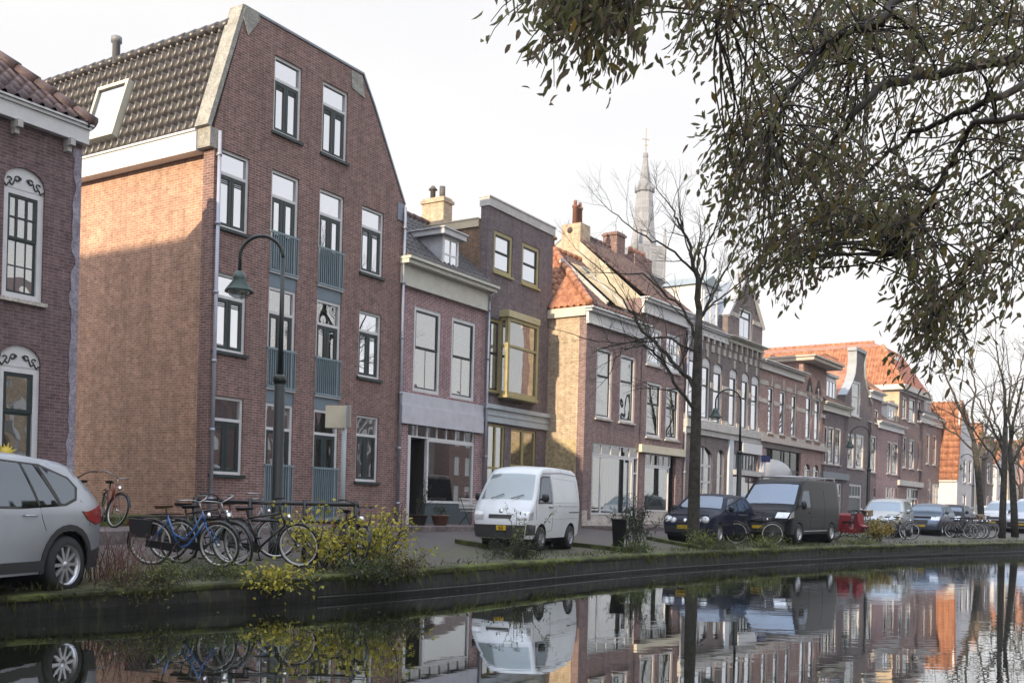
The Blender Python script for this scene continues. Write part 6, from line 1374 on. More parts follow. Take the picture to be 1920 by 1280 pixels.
def heap(x0,x1,D0,D1,n,where):
    base=None
    for i in range(n):
        px=x0+(x1-x0)*(i+.5)/n; D=D0+(D1-D0)*i/n+rg.uniform(-.6,.6)
        nm=['leftmost','second','third','fourth','fifth','sixth','seventh'][i]; c_=[BK,(.15,.15,.16),(.03,.05,.1),(.1,.02,.02),BK,(.02,.05,.03),BK][i]
        bike('%s bicycle from the left in the heap %s'%(nm,where),c_,bp(px,D),R(rg.uniform(-75,-35)),R(rg.uniform(-8,8)),R(rg.uniform(-30,30)),['std','lady','low'][i%3],det=False,crate=(i==2))
heap(1585,1622,40.5,42,5,'beside the red moped'); heap(1672,1690,41,42,2,'in front of the silver car'); heap(1796,1842,46.5,49,7,'left of the two tree trunks')
# red moped
e=empty('red_moped',bp(1568,38.5),R(-60),'deep red moped with square cargo box and white banded red column behind the black van','moped'); RD=paint('moped_red',(.2,.012,.02),.4)
bwheel(e,0,.25,.25,ALU,'rear_wheel',det=False); bwheel(e,1.25,.25,.25,ALU,'front_wheel',det=False)
m=MB(); m.prism([(.35,.28),(.4,.62),(.62,.62),(.8,.4),(.95,.42),(1.0,.95),(1.1,1.0),(1.2,.6),(1.38,.52),(1.2,.3),(.9,.25)],-.16,.16); m.build('body',RD,e)
m=MB(); m.prism([(-.5,.32),(-.55,.45),(-.52,.92),(-.44,1.0),(.36,1.0),(.42,.92),(.42,.36),(.38,.3)],-.31,.31); m.build('cargo_box',RD,e)
m=MB(); m.box(.43,.8,-.13,.13,.63,.7); m.build('seat',BLACK,e)
m=MB(); m.tube([(1.02,-.32,1.1),(1.0,0,1.12),(1.02,.32,1.1)],.02,6); m.tube([(1.03,0,.95),(1.0,0,1.12)],.03,6); m.build('handlebar',BLACK,e)
m=MB(); m.lathe([(.1,1.002),(.1,1.42),(.13,1.43),(.13,1.5),(.08,1.54)],12,Matrix.Translation((-.25,0,0))); m.build('column',RD,e); m=MB(); m.lathe([(.102,1.3),(.135,1.43),(.135,1.48),(.1,1.49)],12,Matrix.Translation((-.25,0,0)),cap=False); m.build('white_ring',OFFW,e)
# bench and cafe table by the shop
e=empty('slatted_bench',(0,0,0),0,'white slatted folding bench in front of the dark glazed shop','bench'); e.matrix_world=Matrix.Translation((H2.O.x,H2.O.y,.855))@Matrix.Rotation(PI/2-PH,4,'Z')@Matrix.Translation((2.9,-.75,0))
m=MB(); 
for k in range(4): m.box(-.55,.55,.17,.19,.52+k*.085,.58+k*.085)
m.build('backrest',OFFW,e); m=MB(); 
for k in range(4): m.box(-.55,.55,-.2+k*.09,-.13+k*.09,.43,.45)
m.build('seat',OFFW,e)
for x in(-.5,.5):
    m=MB(); m.tube([(x,-.22,0),(x,.2,.9)],.013,6); m.tube([(x,.2,0),(x,-.2,.43)],.013,6); m.build('leg',BLACK,e)
e=empty('cafe_table',(0,0,0),0,'small round black cafe table in front of the slatted bench','table'); e.matrix_world=Matrix.Translation((H2.O.x,H2.O.y,.855))@Matrix.Rotation(PI/2-PH,4,'Z')@Matrix.Translation((3.2,-1.25,0))
m=MB(); m.lathe([(.28,.7),(.3,.71),(.3,.73),(.28,.74)],20); m.build('table_top',paint('table_lilac',(.2,.2,.24),.4),e); m=MB()
for i in range(3): q=2*PI*i/3; m.tube([(0,0,.7),(.05*math.cos(q),.05*math.sin(q),.35),(.25*math.cos(q),.25*math.sin(q),0)],.012,6)
m.build('legs',BLACK,e)
def pot(px,D,label,r=.22,h=.35,col=(.16,.08,.06),loc=None):
    p=loc or drop(px,D); e=empty('plant_pot',p,0,label,'plant pot'); m=MB(); m.lathe([(r*.7,0),(r,h),(r*1.08,h),(r*1.08,h+.03),(r*.95,h+.03),(r*.9,h-.05)],18); m.build('pot',paint('pot_%.2f'%col[0],col,.7),e); return e
# slatted white fence far away
e=empty('white_fence',bp(1806,62),R(-30),'small white plank gate fence in front of the white rendered house','fence'); m=MB()
for x in(-.7,0,.7): m.box(x-.06,x+.06,-.04,.04,0,1.5)
m.build('posts',WHITE,e); m=MB()
for z in(.45,.85,1.25): m.box(-.9,.9,-.06,-.041,z,z+.12)
m.build('rails',WHITE,e)
# low mossy timber kerbs between the parking bays
for i,(a,b,D1,D2) in enumerate(((858,1004,24.2,21.8),(1020,1180,26.5,24.8),(1216,1318,31,27.5))):
    p=drop(a,D1); q=drop(b,D2); m=MB(); d=(q-p).normalized(); n=Vector((-d.y,d.x,0))*.07; U=Vector((0,0,.1))
    vs=[]; K=14
    for k in range(K+1):
        c_=p.lerp(q,k/K); c_.z=gz(c_.x,c_.y); j=.02*noise.noise(c_*3); vs+=[c_-n*(1+j),c_-n+U*(1+2*j),c_+n+U,c_+n]
    m.add(vs,[(4*k+j,4*k+4+j,4*k+5+j,4*k+1+j) for k in range(K) for j in range(3)]+[(0,1,2,3),(4*K,4*K+3,4*K+2,4*K+1)])
    tag(m.build('kerb_beam',MOSS),['mossy beam kerb in front of the white van','mossy beam kerb right of the white van','mossy beam kerb in front of the dark hatchback'][i],'kerb')
# plants in pots
# ---------------- plants and trees ----------------
def leafmat(name,c1,c2,tr=.35):
    if name in MC: return MC[name]
    m=bpy.data.materials.new(name); m.use_nodes=True; nt=m.node_tree; nt.nodes.clear(); L=nt.links.new
    o=N(nt,'ShaderNodeOutputMaterial'); g=N(nt,'ShaderNodeNewGeometry'); cr_=N(nt,'ShaderNodeValToRGB'); e=cr_.color_ramp.elements; e[0].color=rgb(c1); e[1].color=rgb(c2); L(g.outputs['Random Per Island'],cr_.inputs[0])
    d=N(nt,'ShaderNodeBsdfPrincipled'); d.inputs['Roughness'].default_value=.55; d.inputs['Specular IOR Level'].default_value=.35; t=N(nt,'ShaderNodeBsdfTranslucent'); mx=N(nt,'ShaderNodeMixShader'); mx.inputs[0].default_value=tr
    L(cr_.outputs[0],d.inputs['Base Color']); L(cr_.outputs[0],t.inputs[0]); L(d.outputs[0],mx.inputs[1]); L(t.outputs[0],mx.inputs[2]); L(mx.outputs[0],o.inputs[0]); MC[name]=m; return m
BARK=twotone('dark_bark',(.028,.026,.022),(.07,.065,.052),6,bump=.9,dist=.02); TWIG=paint('twig_bark',(.05,.042,.036),.8,var=.3)
def leaf(m,p,d,n,l,w,fold=.25):
    d=d.normalized(); s=d.cross(n)
    if s.length<1e-4: s=d.orthogonal()
    s.normalize(); n=s.cross(d); b=n*w*fold
    m.add([p,p+d*l*.3+s*w*.5+b,p+d*l*.7+s*w*.38+b*.8-n*l*.03,p+d*l-n*l*.1,p+d*l*.7-s*w*.38+b*.8-n*l*.03,p+d*l*.3-s*w*.5+b,p+d*l*.5-n*l*.01],[(0,1,6),(1,2,6),(2,3,6),(0,6,5),(5,6,4),(4,6,3)])
def rv(rg,s=1): return Vector((rg.gauss(0,s),rg.gauss(0,s),rg.gauss(0,s)))
def shrub(px,D,label,name='shrub',h=1.2,r=.6,stems=10,leaves=40,ll=.08,lw=.045,mats=None,cat='shrub',loc=None,up=.9,seed=1,twigm=None,group=None,spread=1,kind=None):
    rg=random.Random(seed); p=loc or drop(px,D); e=empty(name,p,0,label,cat,group); st=MB(); lf=MB()
    for i in range(stems):
        q=rg.uniform(0,2*PI); d=Vector((math.cos(q)*spread*.5,math.sin(q)*spread*.5,up)).normalized(); hh=h*rg.uniform(.55,1.05); b=Vector((rg.gauss(0,r*.25),rg.gauss(0,r*.25),-.03)); pts=[b]; c=b.copy(); dd=d.copy(); n=6
        for k in range(n):
            dd=(dd+rv(rg,.12)+Vector((d.x*.08,d.y*.08,-.02))).normalized(); c=c+dd*hh/n; pts.append(c.copy())
        st.tube(pts,[.012*(1-.75*k/n)*(h/1.2)**.5 for k in range(n+1)],4,cap=False)
        for k in range(int(leaves)):
            f=rg.uniform(.25,1)**.8; j=min(n-1,int(f*n)); a=pts[j].lerp(pts[j+1],f*n-j); o=rv(rg,.05*r/.6+.02); q2=a+o
            if k%3==0: st.tube([a,q2],.003,3,cap=False)
            dr=Vector((o.x*3+rg.gauss(0,.5),o.y*3+rg.gauss(0,.5),rg.gauss(-.1,.5))); leaf(lf,q2,dr,Vector((rg.gauss(0,.4),rg.gauss(0,.4),1)),ll*rg.uniform(.6,1.2),lw*rg.uniform(.7,1.1))
    st.build('stems',twigm or TWIG,e); 
    if lf.v: lf.build('leaves',mats,e)
    return e
YEL=leafmat('yellow_leaves',(.26,.28,.05),(.56,.46,.07)); GRN=leafmat('green_leaves',(.05,.085,.02),(.12,.15,.04)); OLV=leafmat('olive_leaves',(.07,.08,.025),(.16,.13,.045)); DKG=leafmat('dark_leaves',(.02,.035,.018),(.05,.07,.03)); LIME=leafmat('lime_leaves',(.12,.17,.03),(.24,.26,.06))
shrub(668,16.6,'tall bush of yellow green leaves beside the head on bicycle',h=1.35,r=.9,stems=28,leaves=26,ll=.085,lw=.06,mats=YEL,seed=3,spread=1.2)
shrub(715,17.4,'right half of the yellow bush reaching over the street',h=.95,r=.8,stems=14,leaves=22,ll=.09,lw=.06,mats=YEL,seed=4,spread=1.4)
shrub(608,16.4,'low yellow leaved bush under the grey railing doors',h=1.15,r=.7,stems=16,leaves=36,ll=.09,lw=.06,mats=YEL,seed=5)
shrub(520,14.5,'yellow leaved plant hanging over the quay edge',h=.45,r=.8,stems=22,leaves=26,ll=.075,lw=.05,mats=YEL,seed=6,spread=2.4,up=.5)
shrub(312,13.4,'yellow green spiky weed on the quay edge left of the bicycles',h=.45,r=.5,stems=26,leaves=26,ll=.05,lw=.014,mats=LIME,seed=7,spread=1.4)
shrub(385,14.3,'dark green herb clump under the blue bicycle',h=.35,r=.8,stems=24,leaves=20,ll=.07,lw=.03,mats=GRN,seed=8,spread=1.8)
shrub(455,14.6,'low green herb clump below the front wheels',h=.28,r=.8,stems=20,leaves=18,ll=.06,lw=.03,mats=LIME,seed=9,spread=1.8)
shrub(225,13.7,'thicket of bare reddish stalks behind the silver car',h=.75,r=.8,stems=70,leaves=1,ll=.04,lw=.02,mats=OLV,seed=10,spread=.5,twigm=paint('red_twig',(.16,.08,.07),.8),cat='dry stalks')
shrub(265,13.1,'mixed pale leaf litter weed at the foot of the stalks',h=.22,r=1.0,stems=30,leaves=18,ll=.06,lw=.03,mats=OLV,seed=11,spread=2)
shrub(760,16.2,'low green plants with brown seed heads at the quay edge',h=.42,r=.7,stems=24,leaves=20,ll=.07,lw=.03,mats=OLV,seed=12,spread=1.5)
shrub(700,15.7,'green herb clump right of the head on bicycle wheel',h=.4,r=.9,stems=26,leaves=22,ll=.07,lw=.035,mats=GRN,seed=13,spread=1.8)
shrub(975,20.9,'thin dark leaved plant in front of the white van',h=1.25,r=.3,stems=7,leaves=20,ll=.07,lw=.03,mats=LIME,seed=14,spread=.5)
shrub(965,20.8,'dense dark weed clump under the bumper of the white van',h=.55,r=.9,stems=26,leaves=26,ll=.06,lw=.03,mats=DKG,seed=15,spread=1.2)
shrub(1195,26.8,'slender bamboo like plant in the mossy bed with long narrow leaves',h=1.6,r=.5,stems=13,leaves=44,ll=.2,lw=.032,mats=DKG,seed=16,spread=.8)
shrub(1190,24.6,'green strappy plants on the moss below the bamboo like plant',h=.4,r=.7,stems=14,leaves=20,ll=.2,lw=.03,mats=GRN,seed=17,spread=1.8)
shrub(1318,28.6,'light green weed clump at the foot of the big tree',h=.65,r=.7,stems=20,leaves=26,ll=.09,lw=.03,mats=LIME,seed=18,spread=1.2)
shrub(1345,28.0,'green grassy clump right of the tree foot',h=.45,r=1.0,stems=24,leaves=24,ll=.09,lw=.03,mats=GRN,seed=19,spread=1.8)
shrub(1440,30.2,'green weeds on the verge below the black van',h=.4,r=1.4,stems=34,leaves=22,ll=.09,lw=.03,mats=LIME,seed=20,spread=2)
shrub(1640,38.6,'yellow autumn shrub in front of the silver car',h=1.35,r=.9,stems=18,leaves=36,ll=.12,lw=.08,mats=leafmat('gold_leaves',(.2,.17,.04),(.38,.28,.07)),seed=21,spread=1.1)
shrub(1600,35.8,'green weeds on the verge below the red moped',h=.35,r=1.5,stems=30,leaves=18,ll=.1,lw=.035,mats=LIME,seed=22,spread=2)
pot(1160,26.3,'black tapered tub standing in the mossy bed',r=.19,h=.72,col=(.01,.01,.012))
for i,(a,lab) in enumerate(((-.2,'round brown pot with a bare shrub left of the shop door'),(.45,'low terracotta bowl by the shop door'))):
    M=Matrix.Translation((H2.O.x,H2.O.y,.855))@Matrix.Rotation(PI/2-PH,4,'Z'); p=M@Vector((.35+a,-.7-.3*i,0)); pot(0,0,lab,r=.26,h=.28,loc=p,col=(.05,.035,.03) if i==0 else (.2,.1,.07))
    shrub(0,0,['leafy shrub growing in the round brown pot','small herb in the terracotta bowl'][i],h=[1.3,.35][i],r=.3,stems=8,leaves=14,ll=.06,lw=.035,mats=DKG,seed=30+i,loc=p+Vector((0,0,.3)),spread=.6)
# verge grass and fallen leaves: nobody could count them
rg=random.Random(11); gr=MB(); fl=MB()
for i in range(len(DQ)-1):
    x,y,z=DQ[i]; x2,y2,z2=DQ[i+1]
    if y<7 or y>60: continue
    n=qn(i); n_=150 if y<30 else 90
    for k in range(n_):
        f=rg.random(); u=abs(rg.gauss(.1,.55)); px,py=x+(x2-x)*f+n.x*u,y+(y2-y)*f+n.y*u
        dn=noise.noise(Vector((px*.7,py*.7,3)))
        if dn<rg.uniform(-.35,.25): continue
        b=Vector((px,py,z+.044*u+(.03 if u<.4 else -.01))); hgt=rg.uniform(.03,.13)*(1+max(0,dn)); d=Vector((rg.gauss(0,.35),rg.gauss(0,.35),1)).normalized(); s=Vector((rg.gauss(0,1),rg.gauss(0,1),0)).normalized()*rg.uniform(.004,.012)
        gr.add([b-s,b+s,b+d*hgt*.6+s*.6,b+d*hgt+Vector((d.x,d.y,-.2))*hgt*.3],[(0,1,2,3)])
    for k in range(55 if y<30 else 20):
        f=rg.random(); px,py=x+(x2-x)*f-n.x*.05,y+(y2-y)*f-n.y*.05
        if noise.noise(Vector((px*1.1,py*1.1,9)))<rg.uniform(-.2,.3): continue
        b=Vector((px,py,z+rg.uniform(-.12,.03))); L_=rg.uniform(.05,.16); s_=Vector((rg.gauss(0,1),rg.gauss(0,1),0)).normalized()*.006; o_=Vector((-n.x,-n.y,0))*L_*.5
        gr.add([b-s_,b+s_,b+o_+Vector((0,0,-L_*.2))+s_*.6,b+o_*1.3+Vector((0,0,-L_))],[(0,1,2,3)])
    for k in range(8):
        f=rg.random(); u=rg.uniform(-.02,2.6); px,py=x+(x2-x)*f+n.x*u,y+(y2-y)*f+n.y*u
        b=Vector((px,py,z+.044*max(0,u)+(.06 if u<.4 else .012))); leaf(fl,b,Vector((rg.gauss(0,1),rg.gauss(0,1),.1)),Vector((rg.gauss(0,.3),rg.gauss(0,.3),1)),rg.uniform(.04,.08),.035)
tag(gr.build('verge_grass',leafmat('grass_blades',(.035,.05,.012),(.13,.14,.04))),'short green grass and moss tufts along the quay verge','grass',kind='stuff')
tag(fl.build('fallen_leaves',leafmat('fallen_leaf',(.12,.08,.04),(.34,.26,.12),.1)),'brown and yellow fallen leaves scattered on the verge and paving','fallen leaves',kind='stuff')
fl=MB()
for k in range(170):
    q=rg.random(); i=rg.randrange(12,len(DQ)-60); x,y,z=DQ[i]; n=qn(i); u=-abs(rg.gauss(.3,1.2))-.15
    leaf(fl,Vector((x+n.x*u+rg.uniform(-.5,.5),y+n.y*u,.004)),Vector((rg.gauss(0,1),rg.gauss(0,1),0)),Vector((0,0,1)),rg.uniform(.03,.07),.03,fold=.02)
tag(fl.build('floating_leaves',MC['fallen_leaf']),'few fallen leaves floating on the dark canal','fallen leaves',kind='stuff')
# ---- bare trees ----
def grow(m,tips,p,d,l,r,depth,rg,droop=0,maxd=6):
    n=5; pts=[p]; c=p.copy(); dd=d.copy()
    for k in range(n):
        dd=(dd+rv(rg,.10)+Vector((0,0,-.02*droop))).normalized(); c=c+dd*l/n; pts.append(c.copy())
    m.tube(pts,[r*(1-.45*k/n) for k in range(n+1)],5 if r>.012 else 3,cap=False)
    if depth<=0 or r<.003: tips.append((c,dd)); return
    for k in range(rg.choice((2,3,3))):
        f=rg.uniform(.35,1); j=min(n-1,int(f*n)); a=pts[j].lerp(pts[j+1],f*n-j); nd=(dd+rv(rg,.48)+Vector((0,0,.12-.1*droop))).normalized(); grow(m,tips,a,nd,l*rg.uniform(.55,.8),r*rg.uniform(.42,.6),depth-1,rg,droop)
    grow(m,tips,c,dd,l*.7,r*.55,depth-1,rg,droop)
def tree_px(label,D,trunk,limbs,seed,depth=3,base=None,name='bare_tree',twl=1.3,leaves=None,dens=1.0,kids=4):
    rg=random.Random(seed); P=[at(x,y,D) for x,y,_ in trunk]; b=P[0].copy(); b.z=gz(b.x,b.y); e=empty(name,b,0,label,'tree','trees along the quay'); s=D/1905.
    m=MB(); P[0].z=b.z-.1; m.tube([p-b for p in P],[w*s*.41 for _,_,w in trunk],12); m.build('trunk',BARK,e)
    m=MB(); tips=[]
    for lm in limbs:
        off=rg.uniform(-1,1); Q_=[]
        for i,(x,y,w) in enumerate(lm): Q_.append(at(x,y,D+off*i*.45)-b)
        # densify with wobble
        R_=[]; W_=[]
        for i in range(len(Q_)-1):
            for k in range(4):
                f=k/4; R_.append(Q_[i].lerp(Q_[i+1],f)+rv(rg,.035)*(1 if k else 0)); W_.append((lm[i][2]+(lm[i+1][2]-lm[i][2])*f)*s*.4)
        R_.append(Q_[-1]); W_.append(lm[-1][2]*s*.4)
        m.tube(R_,W_,8,cap=False)
        for j in range(2,len(R_)):
            if rg.random()<.62*dens:
                d=(R_[j]-R_[j-1]).normalized(); nd=(d*.6+rv(rg,.5)+Vector((0,0,.25))).normalized(); grow(m,tips,R_[j],nd,twl*rg.uniform(.4,.9),max(.007,W_[j]*.5),depth-1,rg)
        grow(m,tips,R_[-1],(R_[-1]-R_[-2]).normalized(),twl*.55,W_[-1],depth,rg)
    m.build('branches',BARK,e)
    if leaves:
        lf=MB()
        for c,d in tips:
            if rg.random()<leaves[1]:
                for k in range(3): leaf(lf,c+rv(rg,.08),Vector((rg.gauss(0,.6),rg.gauss(0,.6),-.7)),rv(rg),.11,.05)
        lf.build('leaves',leaves[0],e)
    return e
tree_px('big bare tree with dark trunk standing in front of the dark hatchback',30,
 [(1298,1022,36),(1300,1000,29),(1302,900,27),(1305,800,24),(1306,720,23),(1309,640,19),(1311,580,15)],
 [[(1311,580,15),(1309,530,12),(1298,485,9),(1288,445,6),(1270,410,4.5),(1256,385,3)],
  [(1304,735,11),(1272,690,10),(1228,640,8),(1192,602,6),(1168,560,4),(1138,520,3),(1098,482,2)],
  [(1303,770,8),(1262,715,7),(1238,672,6),(1205,645,4.5),(1165,652,3),(1148,690,2)],
  [(1311,600,9),(1335,560,7),(1352,520,5),(1375,480,4),(1392,440,2.5)],
  [(1309,640,8),(1284,585,6),(1246,550,5),(1205,512,4),(1150,512,2.5)],
  [(1311,560,8),(1322,490,6),(1328,455,4.5),(1342,425,3)],
  [(1306,520,6),(1270,478,5),(1232,452,4),(1190,432,3),(1148,398,2)],
  [(1305,660,6),(1250,632,5),(1190,640,3.5),(1120,640,2.2),(1060,622,1.6)],
  [(1311,590,6),(1350,560,4),(1388,530,3),(1400,500,2)]],41,depth=3,twl=1.15)
tree_px('slim leaning bare tree beside the farthest street lamp',60,
 [(1841,1008,16),(1838,940,14),(1833,880,13),(1826,830,11)],
 [[(1826,830,10),(1812,790,8),(1792,750,6),(1775,710,4),(1768,680,2)],[(1828,840,7),(1822,780,6),(1830,730,4),(1822,690,3),(1815,655,2)],[(1832,860,6),(1850,800,5),(1862,750,3),(1868,710,2)],[(1830,850,5),(1800,820,4),(1770,800,3),(1755,770,2)]],42,depth=2,twl=2.0,dens=.8)
tree_px('straight bare tree, left of the two close trunks at the right edge',50,
 [(1878,1014,17),(1880,960,15),(1883,880,13),(1885,800,11)],
 [[(1885,800,9),(1884,740,7),(1878,700,5),(1870,660,3)],[(1884,850,7),(1860,800,5),(1840,760,4),(1815,720,2.5)],[(1885,790,6),(1900,740,5),(1912,700,3),(1918,670,2)],[(1884,900,6),(1866,860,4),(1835,820,3),(1812,790,2)]],43,depth=2,twl=1.7,leaves=(OLV,.12),dens=.8)
tree_px('bare tree with forked crown, right one of the two close trunks',52,
 [(1903,1014,17),(1901,950,15),(1897,880,13),(1893,840,12)],
 [[(1893,840,9),(1900,790,7),(1912,740,5),(1925,690,3)],[(1893,850,8),(1875,810,5),(1862,770,4),(1850,730,2)],[(1897,870,7),(1920,830,6),(1945,790,4),(1960,740,2)],[(1895,830,6),(1890,770,5),(1896,720,3),(1890,680,2)]],44,depth=2,twl=1.8,leaves=(OLV,.2),dens=.8)
# far trees closing the street
def fartree(px,D,h,label,seed,lv=.3):
    rg=random.Random(seed); b=drop(px,D); e=empty('far_tree',b,0,label,'tree','trees along the quay'); m=MB(); m.tube([(0,0,-.1),(0,0,h*.35)],[.22,.16],8); m.build('trunk',BARK,e); m=MB(); tips=[]
    for k in range(6):
        q=k*PI/3+rg.random(); grow(m,tips,Vector((0,0,h*rg.uniform(.25,.36))),Vector((math.cos(q)*.5,math.sin(q)*.5,1)).normalized(),h*.27,.08,3,rg)
    m.build('branches',TWIG,e); lf=MB()
    for c,d in tips:
        if rg.random()<lv: leaf(lf,c,Vector((rg.gauss(0,.6),rg.gauss(0,.6),-.6)),rv(rg),.3,.16)
    lf.build('leaves',OLV,e)
fartree(1912,85,10,'olive twiggy tree far down the street by the right edge',51,.9); fartree(1935,75,11,'dense twiggy tree at the right edge behind the pale van',52,.9)
# ---- big tree on the near bank with its crown over the canal ----
rg=random.Random(77); tb=Vector((7.6,4.6,.5)); BT=empty('overhanging_tree',tb,0,'big tree on the near bank, its leafy crown hanging into the upper right','tree')
m=MB(); m.tube([Vector(p)-tb for p in((7.6,4.6,.3),(7.5,4.65,1.5),(7.2,4.8,3.2),(6.7,5.1,4.8),(6.0,5.4,6.0))],[.34,.27,.24,.2,.17],14); m.build('trunk',BARK,BT)
root=Vector((6.0,5.4,6.0)); root2=Vector((6.8,5.0,4.6))
LM=[([(2080,90),(1920,110),(1754,137),(1650,164),(1590,225),(1551,279),(1500,340),(1450,410)],7.0,.055),([(2060,-60),(1850,-90),(1683,-5),(1650,45),(1606,52),(1540,90),(1480,170),(1440,250)],6.2,.045),([(2050,130),(1920,158),(1847,191),(1792,213),(1700,260),(1620,330),(1560,400)],6.6,.04),
([(2050,210),(1920,222),(1830,228),(1770,322),(1715,421),(1690,480)],6.0,.032),([(2080,350),(1920,415),(1820,492),(1760,550),(1740,620)],6.0,.03),([(2060,-150),(1800,-170),(1500,-120),(1300,-60),(1170,-40),(1090,-10),(1030,10)],5.2,.035),([(1800,-170),(1600,-60),(1450,-10),(1380,40),(1330,70)],5.4,.025),([(2060,60),(1900,40),(1800,60),(1720,90),(1600,120)],7.6,.03),([(2080,300),(1950,290),(1880,310),(1820,350),(1790,400)],7.0,.025)]
m=MB(); limbpts=[]
for k,(pl,D,r) in enumerate(LM):
    P=[at(x,y,D+.25*math.sin(i*1.3+k)) for i,(x,y) in enumerate(pl)]; st_=[root2 if k in(4,8) else root]; P=[st_[0],st_[0].lerp(P[0],.5)+Vector((0,0,.3))]+P
    Q_=[]; 
    for i in range(len(P)-1):
        for j in range(5): Q_.append(P[i].lerp(P[i+1],j/5)+rv(rg,.012))
    Q_.append(P[-1]); n=len(Q_); m.tube([q-tb for q in Q_],[r*(1.0-.85*i/n) for i in range(n)],8,cap=False)
    limbpts+=Q_[10:]
def inpoly(lp,x,y):
    c=False; j=len(lp)-1
    for i in range(len(lp)):
        if (lp[i][1]>y)!=(lp[j][1]>y) and x<(lp[j][0]-lp[i][0])*(y-lp[i][1])/(lp[j][1]-lp[i][1])+lp[i][0]: c=not c
        j=i
    return c
MK=[([(1400,-60),(1960,-60),(1960,290),(1860,310),(1700,320),(1640,400),(1560,410),(1450,445),(1405,435),(1395,370),(1390,300),(1405,220),(1420,140),(1400,60)],5.4,8.6,410),
([(940,-80),(1215,-80),(1210,20),(1188,70),(1105,65),(1030,70),(975,30)],4.7,5.6,76),([(1295,-90),(1400,-60),(1390,30),(1345,40),(1300,40)],5,5.8,26),
([(1660,420),(1740,360),(1960,290),(1960,520),(1850,590),(1740,620),(1690,560)],5.2,6.8,66),([(1700,540),(1810,530),(1840,590),(1830,640),(1750,670),(1705,630)],5.2,6.2,40),
([(1345,200),(1410,190),(1400,430),(1352,400)],5.4,6.6,34),([(1390,400),(1640,370),(1620,430),(1540,480),(1460,505),(1410,475)],5.4,6.8,75),([(1640,330),(1800,320),(1780,440),(1700,480),(1660,430)],5.4,6.8,46)]
L1,L2,L3=MB(),MB(),MB()
for poly,D0,D1,cnt in MK:
    x0=min(p[0] for p in poly); x1=max(p[0] for p in poly); y0=min(p[1] for p in poly); y1=max(p[1] for p in poly); k=0
    while k<cnt:
        x,y=rg.uniform(x0,x1),rg.uniform(y0,y1)
        if not inpoly(poly,x,y): continue
        if noise.noise(Vector((x*.008,y*.008,.5)))+.25<rg.uniform(-.25,.3) : 
            if rg.random()<.8: k+=.35; continue
        k+=1
        a=at(x,y,rg.uniform(D0,D1)); q=min(rg.sample(limbpts,40),key=lambda v:(v-a).length_squared*(1 if v.z>a.z-.3 else 3)); 
        if (q-a).length>.9: q=min(limbpts,key=lambda v:(v-a).length_squared)
        if (q-a).length>1.6: continue
        mid=q.lerp(a,.55)+rv(rg,.06)+Vector((0,0,.08)); pts=[]
        for t in range(7): f=t/6; pts.append((q*(1-f)**2+mid*2*f*(1-f)+a*f*f)-tb)
        dd=(pts[-1]-pts[-2]).normalized(); end=pts[-1]
        for t in range(3): dd=(dd+Vector((-.15,0,-.45))+rv(rg,.12)).normalized(); end=end+dd*.09; pts.append(end)
        n=len(pts); m.tube(pts,[.0075*(1-.8*i/n) for i in range(n)],3,cap=False)
        big=D1<5.7
        for t in range(17):
            f=rg.uniform(.25,1); j=min(n-2,int(f*(n-1))); c=pts[j].lerp(pts[j+1],f*(n-1)-j)+rv(rg,.06); d=Vector((rg.gauss(-.25,.45),rg.gauss(0,.45),-.75+rg.gauss(0,.35)))
            w_=rg.random(); L_=L1 if w_<.62 else (L2 if w_<.93 else L3); leaf(L_,c,d,rv(rg),(1.25 if big else 1)*rg.uniform(.045,.078),(1.2 if big else 1)*rg.uniform(.016,.026),fold=rg.uniform(.1,.5))
m.build('branches',TWIG,BT)
L1.build('leaves',leafmat('canopy_olive',(.115,.12,.06),(.23,.23,.10),.5),BT); L2.build('brown_leaves',leafmat('canopy_brown',(.16,.13,.095),(.28,.22,.15),.5),BT); L3.build('yellow_leaves',leafmat('canopy_gold',(.14,.13,.03),(.3,.2,.06),.45),BT)
# ---------------- thin autumn haze ----------------
m=bpy.data.materials.new('haze_air'); m.use_nodes=True; nt=m.node_tree; nt.nodes.clear()
o=nt.nodes.new('ShaderNodeOutputMaterial'); v=nt.nodes.new('ShaderNodeVolumePrincipled'); v.inputs['Color'].default_value=(.92,.94,1,1); v.inputs['Density'].default_value=.0005; nt.links.new(v.outputs[0],o.inputs['Volume'])
q=MB(); q.box(-310,510,-310,510,-2.2,64); tag(q.build('haze',m),kind='stuff')
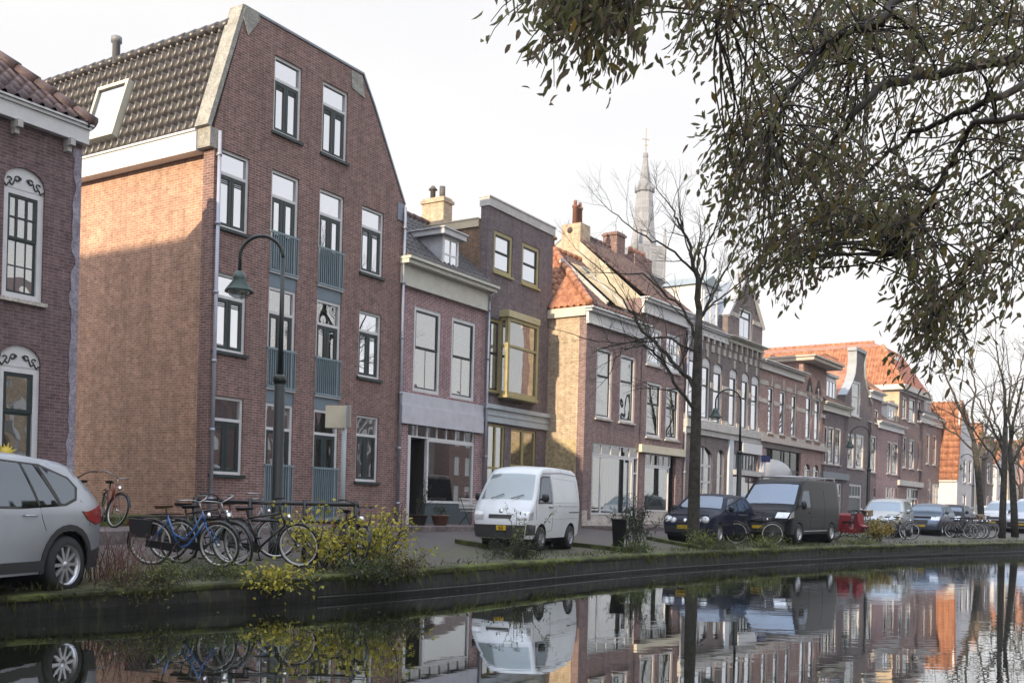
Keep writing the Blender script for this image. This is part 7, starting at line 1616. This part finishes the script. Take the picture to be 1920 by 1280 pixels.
# ---------------- tall blocks added out of frame: they shade the street from the low sun ----------------
def block(cx,cy,rz,wd,dp,ht,label,brk):
    e=empty('shade_block',(cx,cy,0),rz,label,'house'); 
    m=MB(); m.box(-wd/2,wd/2,-dp,0,0,ht); m.build('wall',brk,e)
    m=MB(); m.prism([(-wd/2-.3,ht),(wd/2+.3,ht),(wd/2-2,ht+1.2),(-wd/2+2,ht+1.2)],-dp,0); m.build('roof',T_DARK,e)
    return e
block(-23.2,4.0,R(-32.5),11,5,13.5,'added unseen brown block beyond the left edge, shading the house fronts',B_MAIN)
block(-20.6,-10.6,R(-32.5),9,8,27.0,'added unseen tall red block to the rear left, shading street and canal',B_RED)
block(-13.2,-15.2,R(-32.5),9,8,27.0,'added unseen tall dark block to the rear, shading street and canal',B_DARK)
for i,(t,lab,bk) in enumerate(((8,'purple house on the near bank right of the photographer',B_A),(17,'red brick house on the near bank behind the big tree',B_RED),(27,'buff house on the near bank beyond the big tree',B_BUFF),(38,'brown house on the near bank, third beyond the tree',B_MAIN),(50,'mauve house on the near bank far beyond the tree',B_MAUVE),(60,'dark house on the near bank, far down the canal',B_DARK),(71,'grey house on the near bank, second from the far end',B_GREY),(83,'brown end house on the near bank, far down the canal',B_MAIN))):
    d=Vector((.66,.75)); p=Vector((4.2,2.6))+d*t+Vector((.75,-.66))*8
    h=House((p.x,p.y),math.atan2(d.x,d.y),.5,'near_bank_house',lab); h.n=-h.n; h.e.rotation_euler=(0,0,math.atan2(d.y,d.x)); h.e.scale=(1,-1,1)
    for fl in range(3):
        for k in range(3): 
            x=1.2+k*2.6; h.hole(x,x+1.2,1.0+fl*3,2.9+fl*3); m=MB(); bars(m,x,x+1.2,1+fl*3,2.9+fl*3,.05,.13,.1,zs=[2+fl*3]); m.box(x+.05,x+1.15,.09,.1,1+fl*3,2.9+fl*3); h.part('window',m,WHITE)
    h.wall([(0,0),(8.6,0),(8.6,9.6),(0,9.6)],8,bk); m=MB(); m.add([(0,-.3,9.6),(8.6,-.3,9.6),(8.6,4,12.6),(0,4,12.6),(0,8,9.6),(8.6,8,9.6)],[(0,1,2,3),(3,2,5,4)]); h.part('roof',m,T_BROWN)
